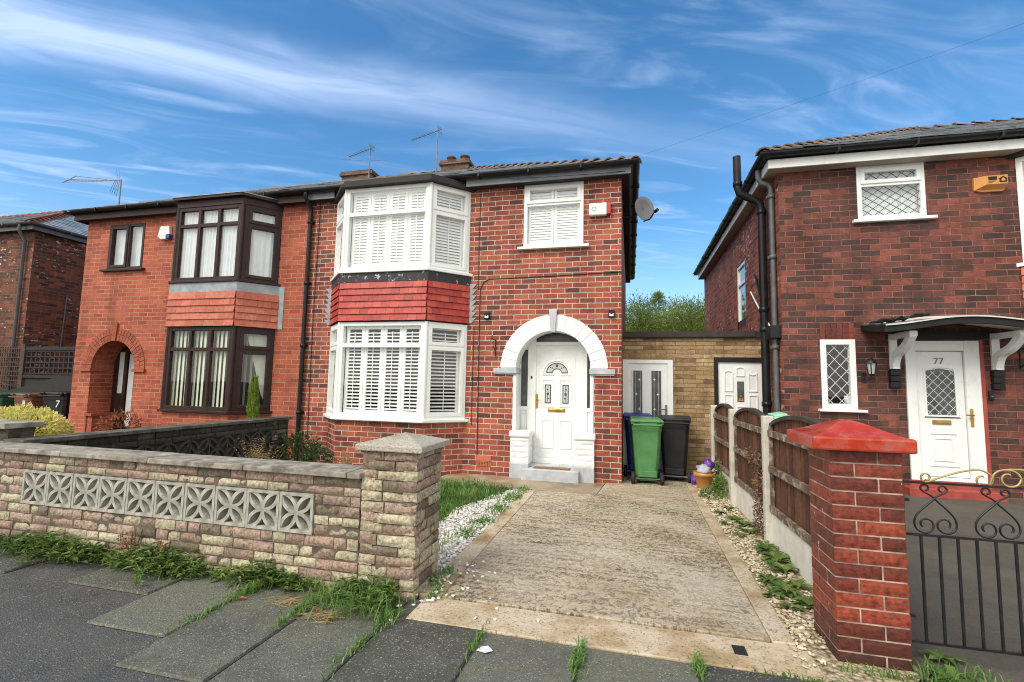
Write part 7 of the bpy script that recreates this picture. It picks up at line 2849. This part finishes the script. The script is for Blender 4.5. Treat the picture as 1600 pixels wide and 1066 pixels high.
# fallen leaves and litter
lv = [(-3.39, -4.75, 'single orange fallen leaf on the dark asphalt at the left'),
      (-1.74, -4.61, 'bright red fallen leaf by the weeds on the paving'),
      (-2.05, -4.53, 'orange fallen leaf on the paving near the wall weeds'),
      (-2.42, -4.55, 'small brown fallen leaf beside the mossy paving joint'),
      (-1.83, -4.57, 'pale orange fallen leaf next to the red one')]
for x, y, lab in lv:
    mb = MB()
    a = r.uniform(0, 3)
    leaf(mb, Vector((x, y, 0.012)), Vector((math.cos(a), math.sin(a), 0.05)), Vector((0, 0, 1)), 0.062, 0.026, 0.05 if 'red' in lab else r.uniform(0.3, 0.9), 0.35)
    tag(mb.build('fallen_leaf', M['autumn']), lab, 'leaf', 'fallen leaves on the pavement')
mb = MB()
mb.add([(-0.79, -4.67, 0.004), (-0.735, -4.69, 0.009), (-0.70, -4.65, 0.004), (-0.735, -4.625, 0.012), (-0.775, -4.635, 0.007)], [(0, 1, 2, 3, 4)])
tag(mb.build('litter_scrap', M['litter']), 'flattened white scrap of litter on the paving in front of the driveway', 'litter')
# dry straw wisps on the paving
mb = MB()
for (cx, cy) in ((-2.15, -4.50), (-1.85, -4.60)):
    for _ in range(60):
        a = r.gauss(0.5, 0.5)
        q = Vector((cx + r.gauss(0, .08), cy + r.gauss(0, .03), 0.008))
        mb.tube([q, q + Vector((math.cos(a) * 0.05, math.sin(a) * 0.05, 0.004)), q + Vector((math.cos(a) * 0.1, math.sin(a) * 0.1 + r.uniform(-.02, .02), 0))], 0.0012, 3, False)
tag(mb.build('dry_straw', M['dryleaf']), 'wisps of dry straw lying on the paving by the wall weeds', 'straw', kind='stuff')

# ================================================================ TREES BEYOND
r = random.Random(77)
labs = ['willowy green tree beyond the passage, nearest the middle house', 'willowy green tree with the highest spike in the gap between houses',
        'pale green tree beyond the passage roof in the middle of the gap', 'loose pale green tree in the gap touching the right hand house']
for k, (tx, ty, th, tw) in enumerate(((-0.3, 12.2, 4.75, 1.6), (1.25, 13.2, 4.85, 1.6), (2.3, 11.8, 4.3, 1.4), (3.6, 12.8, 4.75, 1.6))):
    t = thing('tree', labs[k], 'tree', (tx, ty, 0), 'trees beyond the passage')
    mb = MB()
    mb.tube([(tx, ty, -0.05), (tx + 0.08, ty, 1.2), (tx - 0.05, ty, 2.4)], [0.14, 0.11, 0.08], 8)
    tips = []
    for j in range(26):
        a = r.uniform(0, 6.28)
        z0_ = r.uniform(1.0, 2.6)
        b = Vector((tx, ty, z0_))
        e = Vector((tx + math.cos(a) * tw * r.uniform(0.3, 1), ty + math.sin(a) * tw * r.uniform(0.3, 1), th * r.uniform(0.5, 0.97)))
        m1 = b.lerp(e, 0.5) + Vector((0, 0, 0.2))
        mb.tube([b, m1, e], [0.045, 0.025, 0.008], 5)
        tips += [(e, 0.5), (m1, 0.55), (b.lerp(e, 0.75), 0.5)]
    if k == 1:
        e = Vector((tx - 0.12, ty, th + 0.45))
        mb.tube([(tx, ty, 2.4), e], [0.05, 0.008], 5)
        tips += [(e - Vector((0, 0, 0.15)), 0.16), (e - Vector((0, 0, 0.4)), 0.22)]
    mb.build('trunk', M['bark'], t)
    mb = MB()
    for (e, s) in tips:
        tn = r.uniform(-0.25, 0.25)
        for _ in range(270):
            q = e + Vector((r.gauss(0, s * 0.55), r.gauss(0, s * 0.55), r.gauss(0, s * 0.42)))
            d = (q - e).normalized() + Vector((0, 0, 0.5)) + rdir(r) * 0.7
            leaf(mb, q, d, rdir(r), r.uniform(0.09, 0.18), 0.032, max(0, min(1, 0.45 + tn + r.uniform(-0.3, 0.3) + 0.12 * (q.z - e.z))))
    mb.build('crown', M['treeleaf'], t)
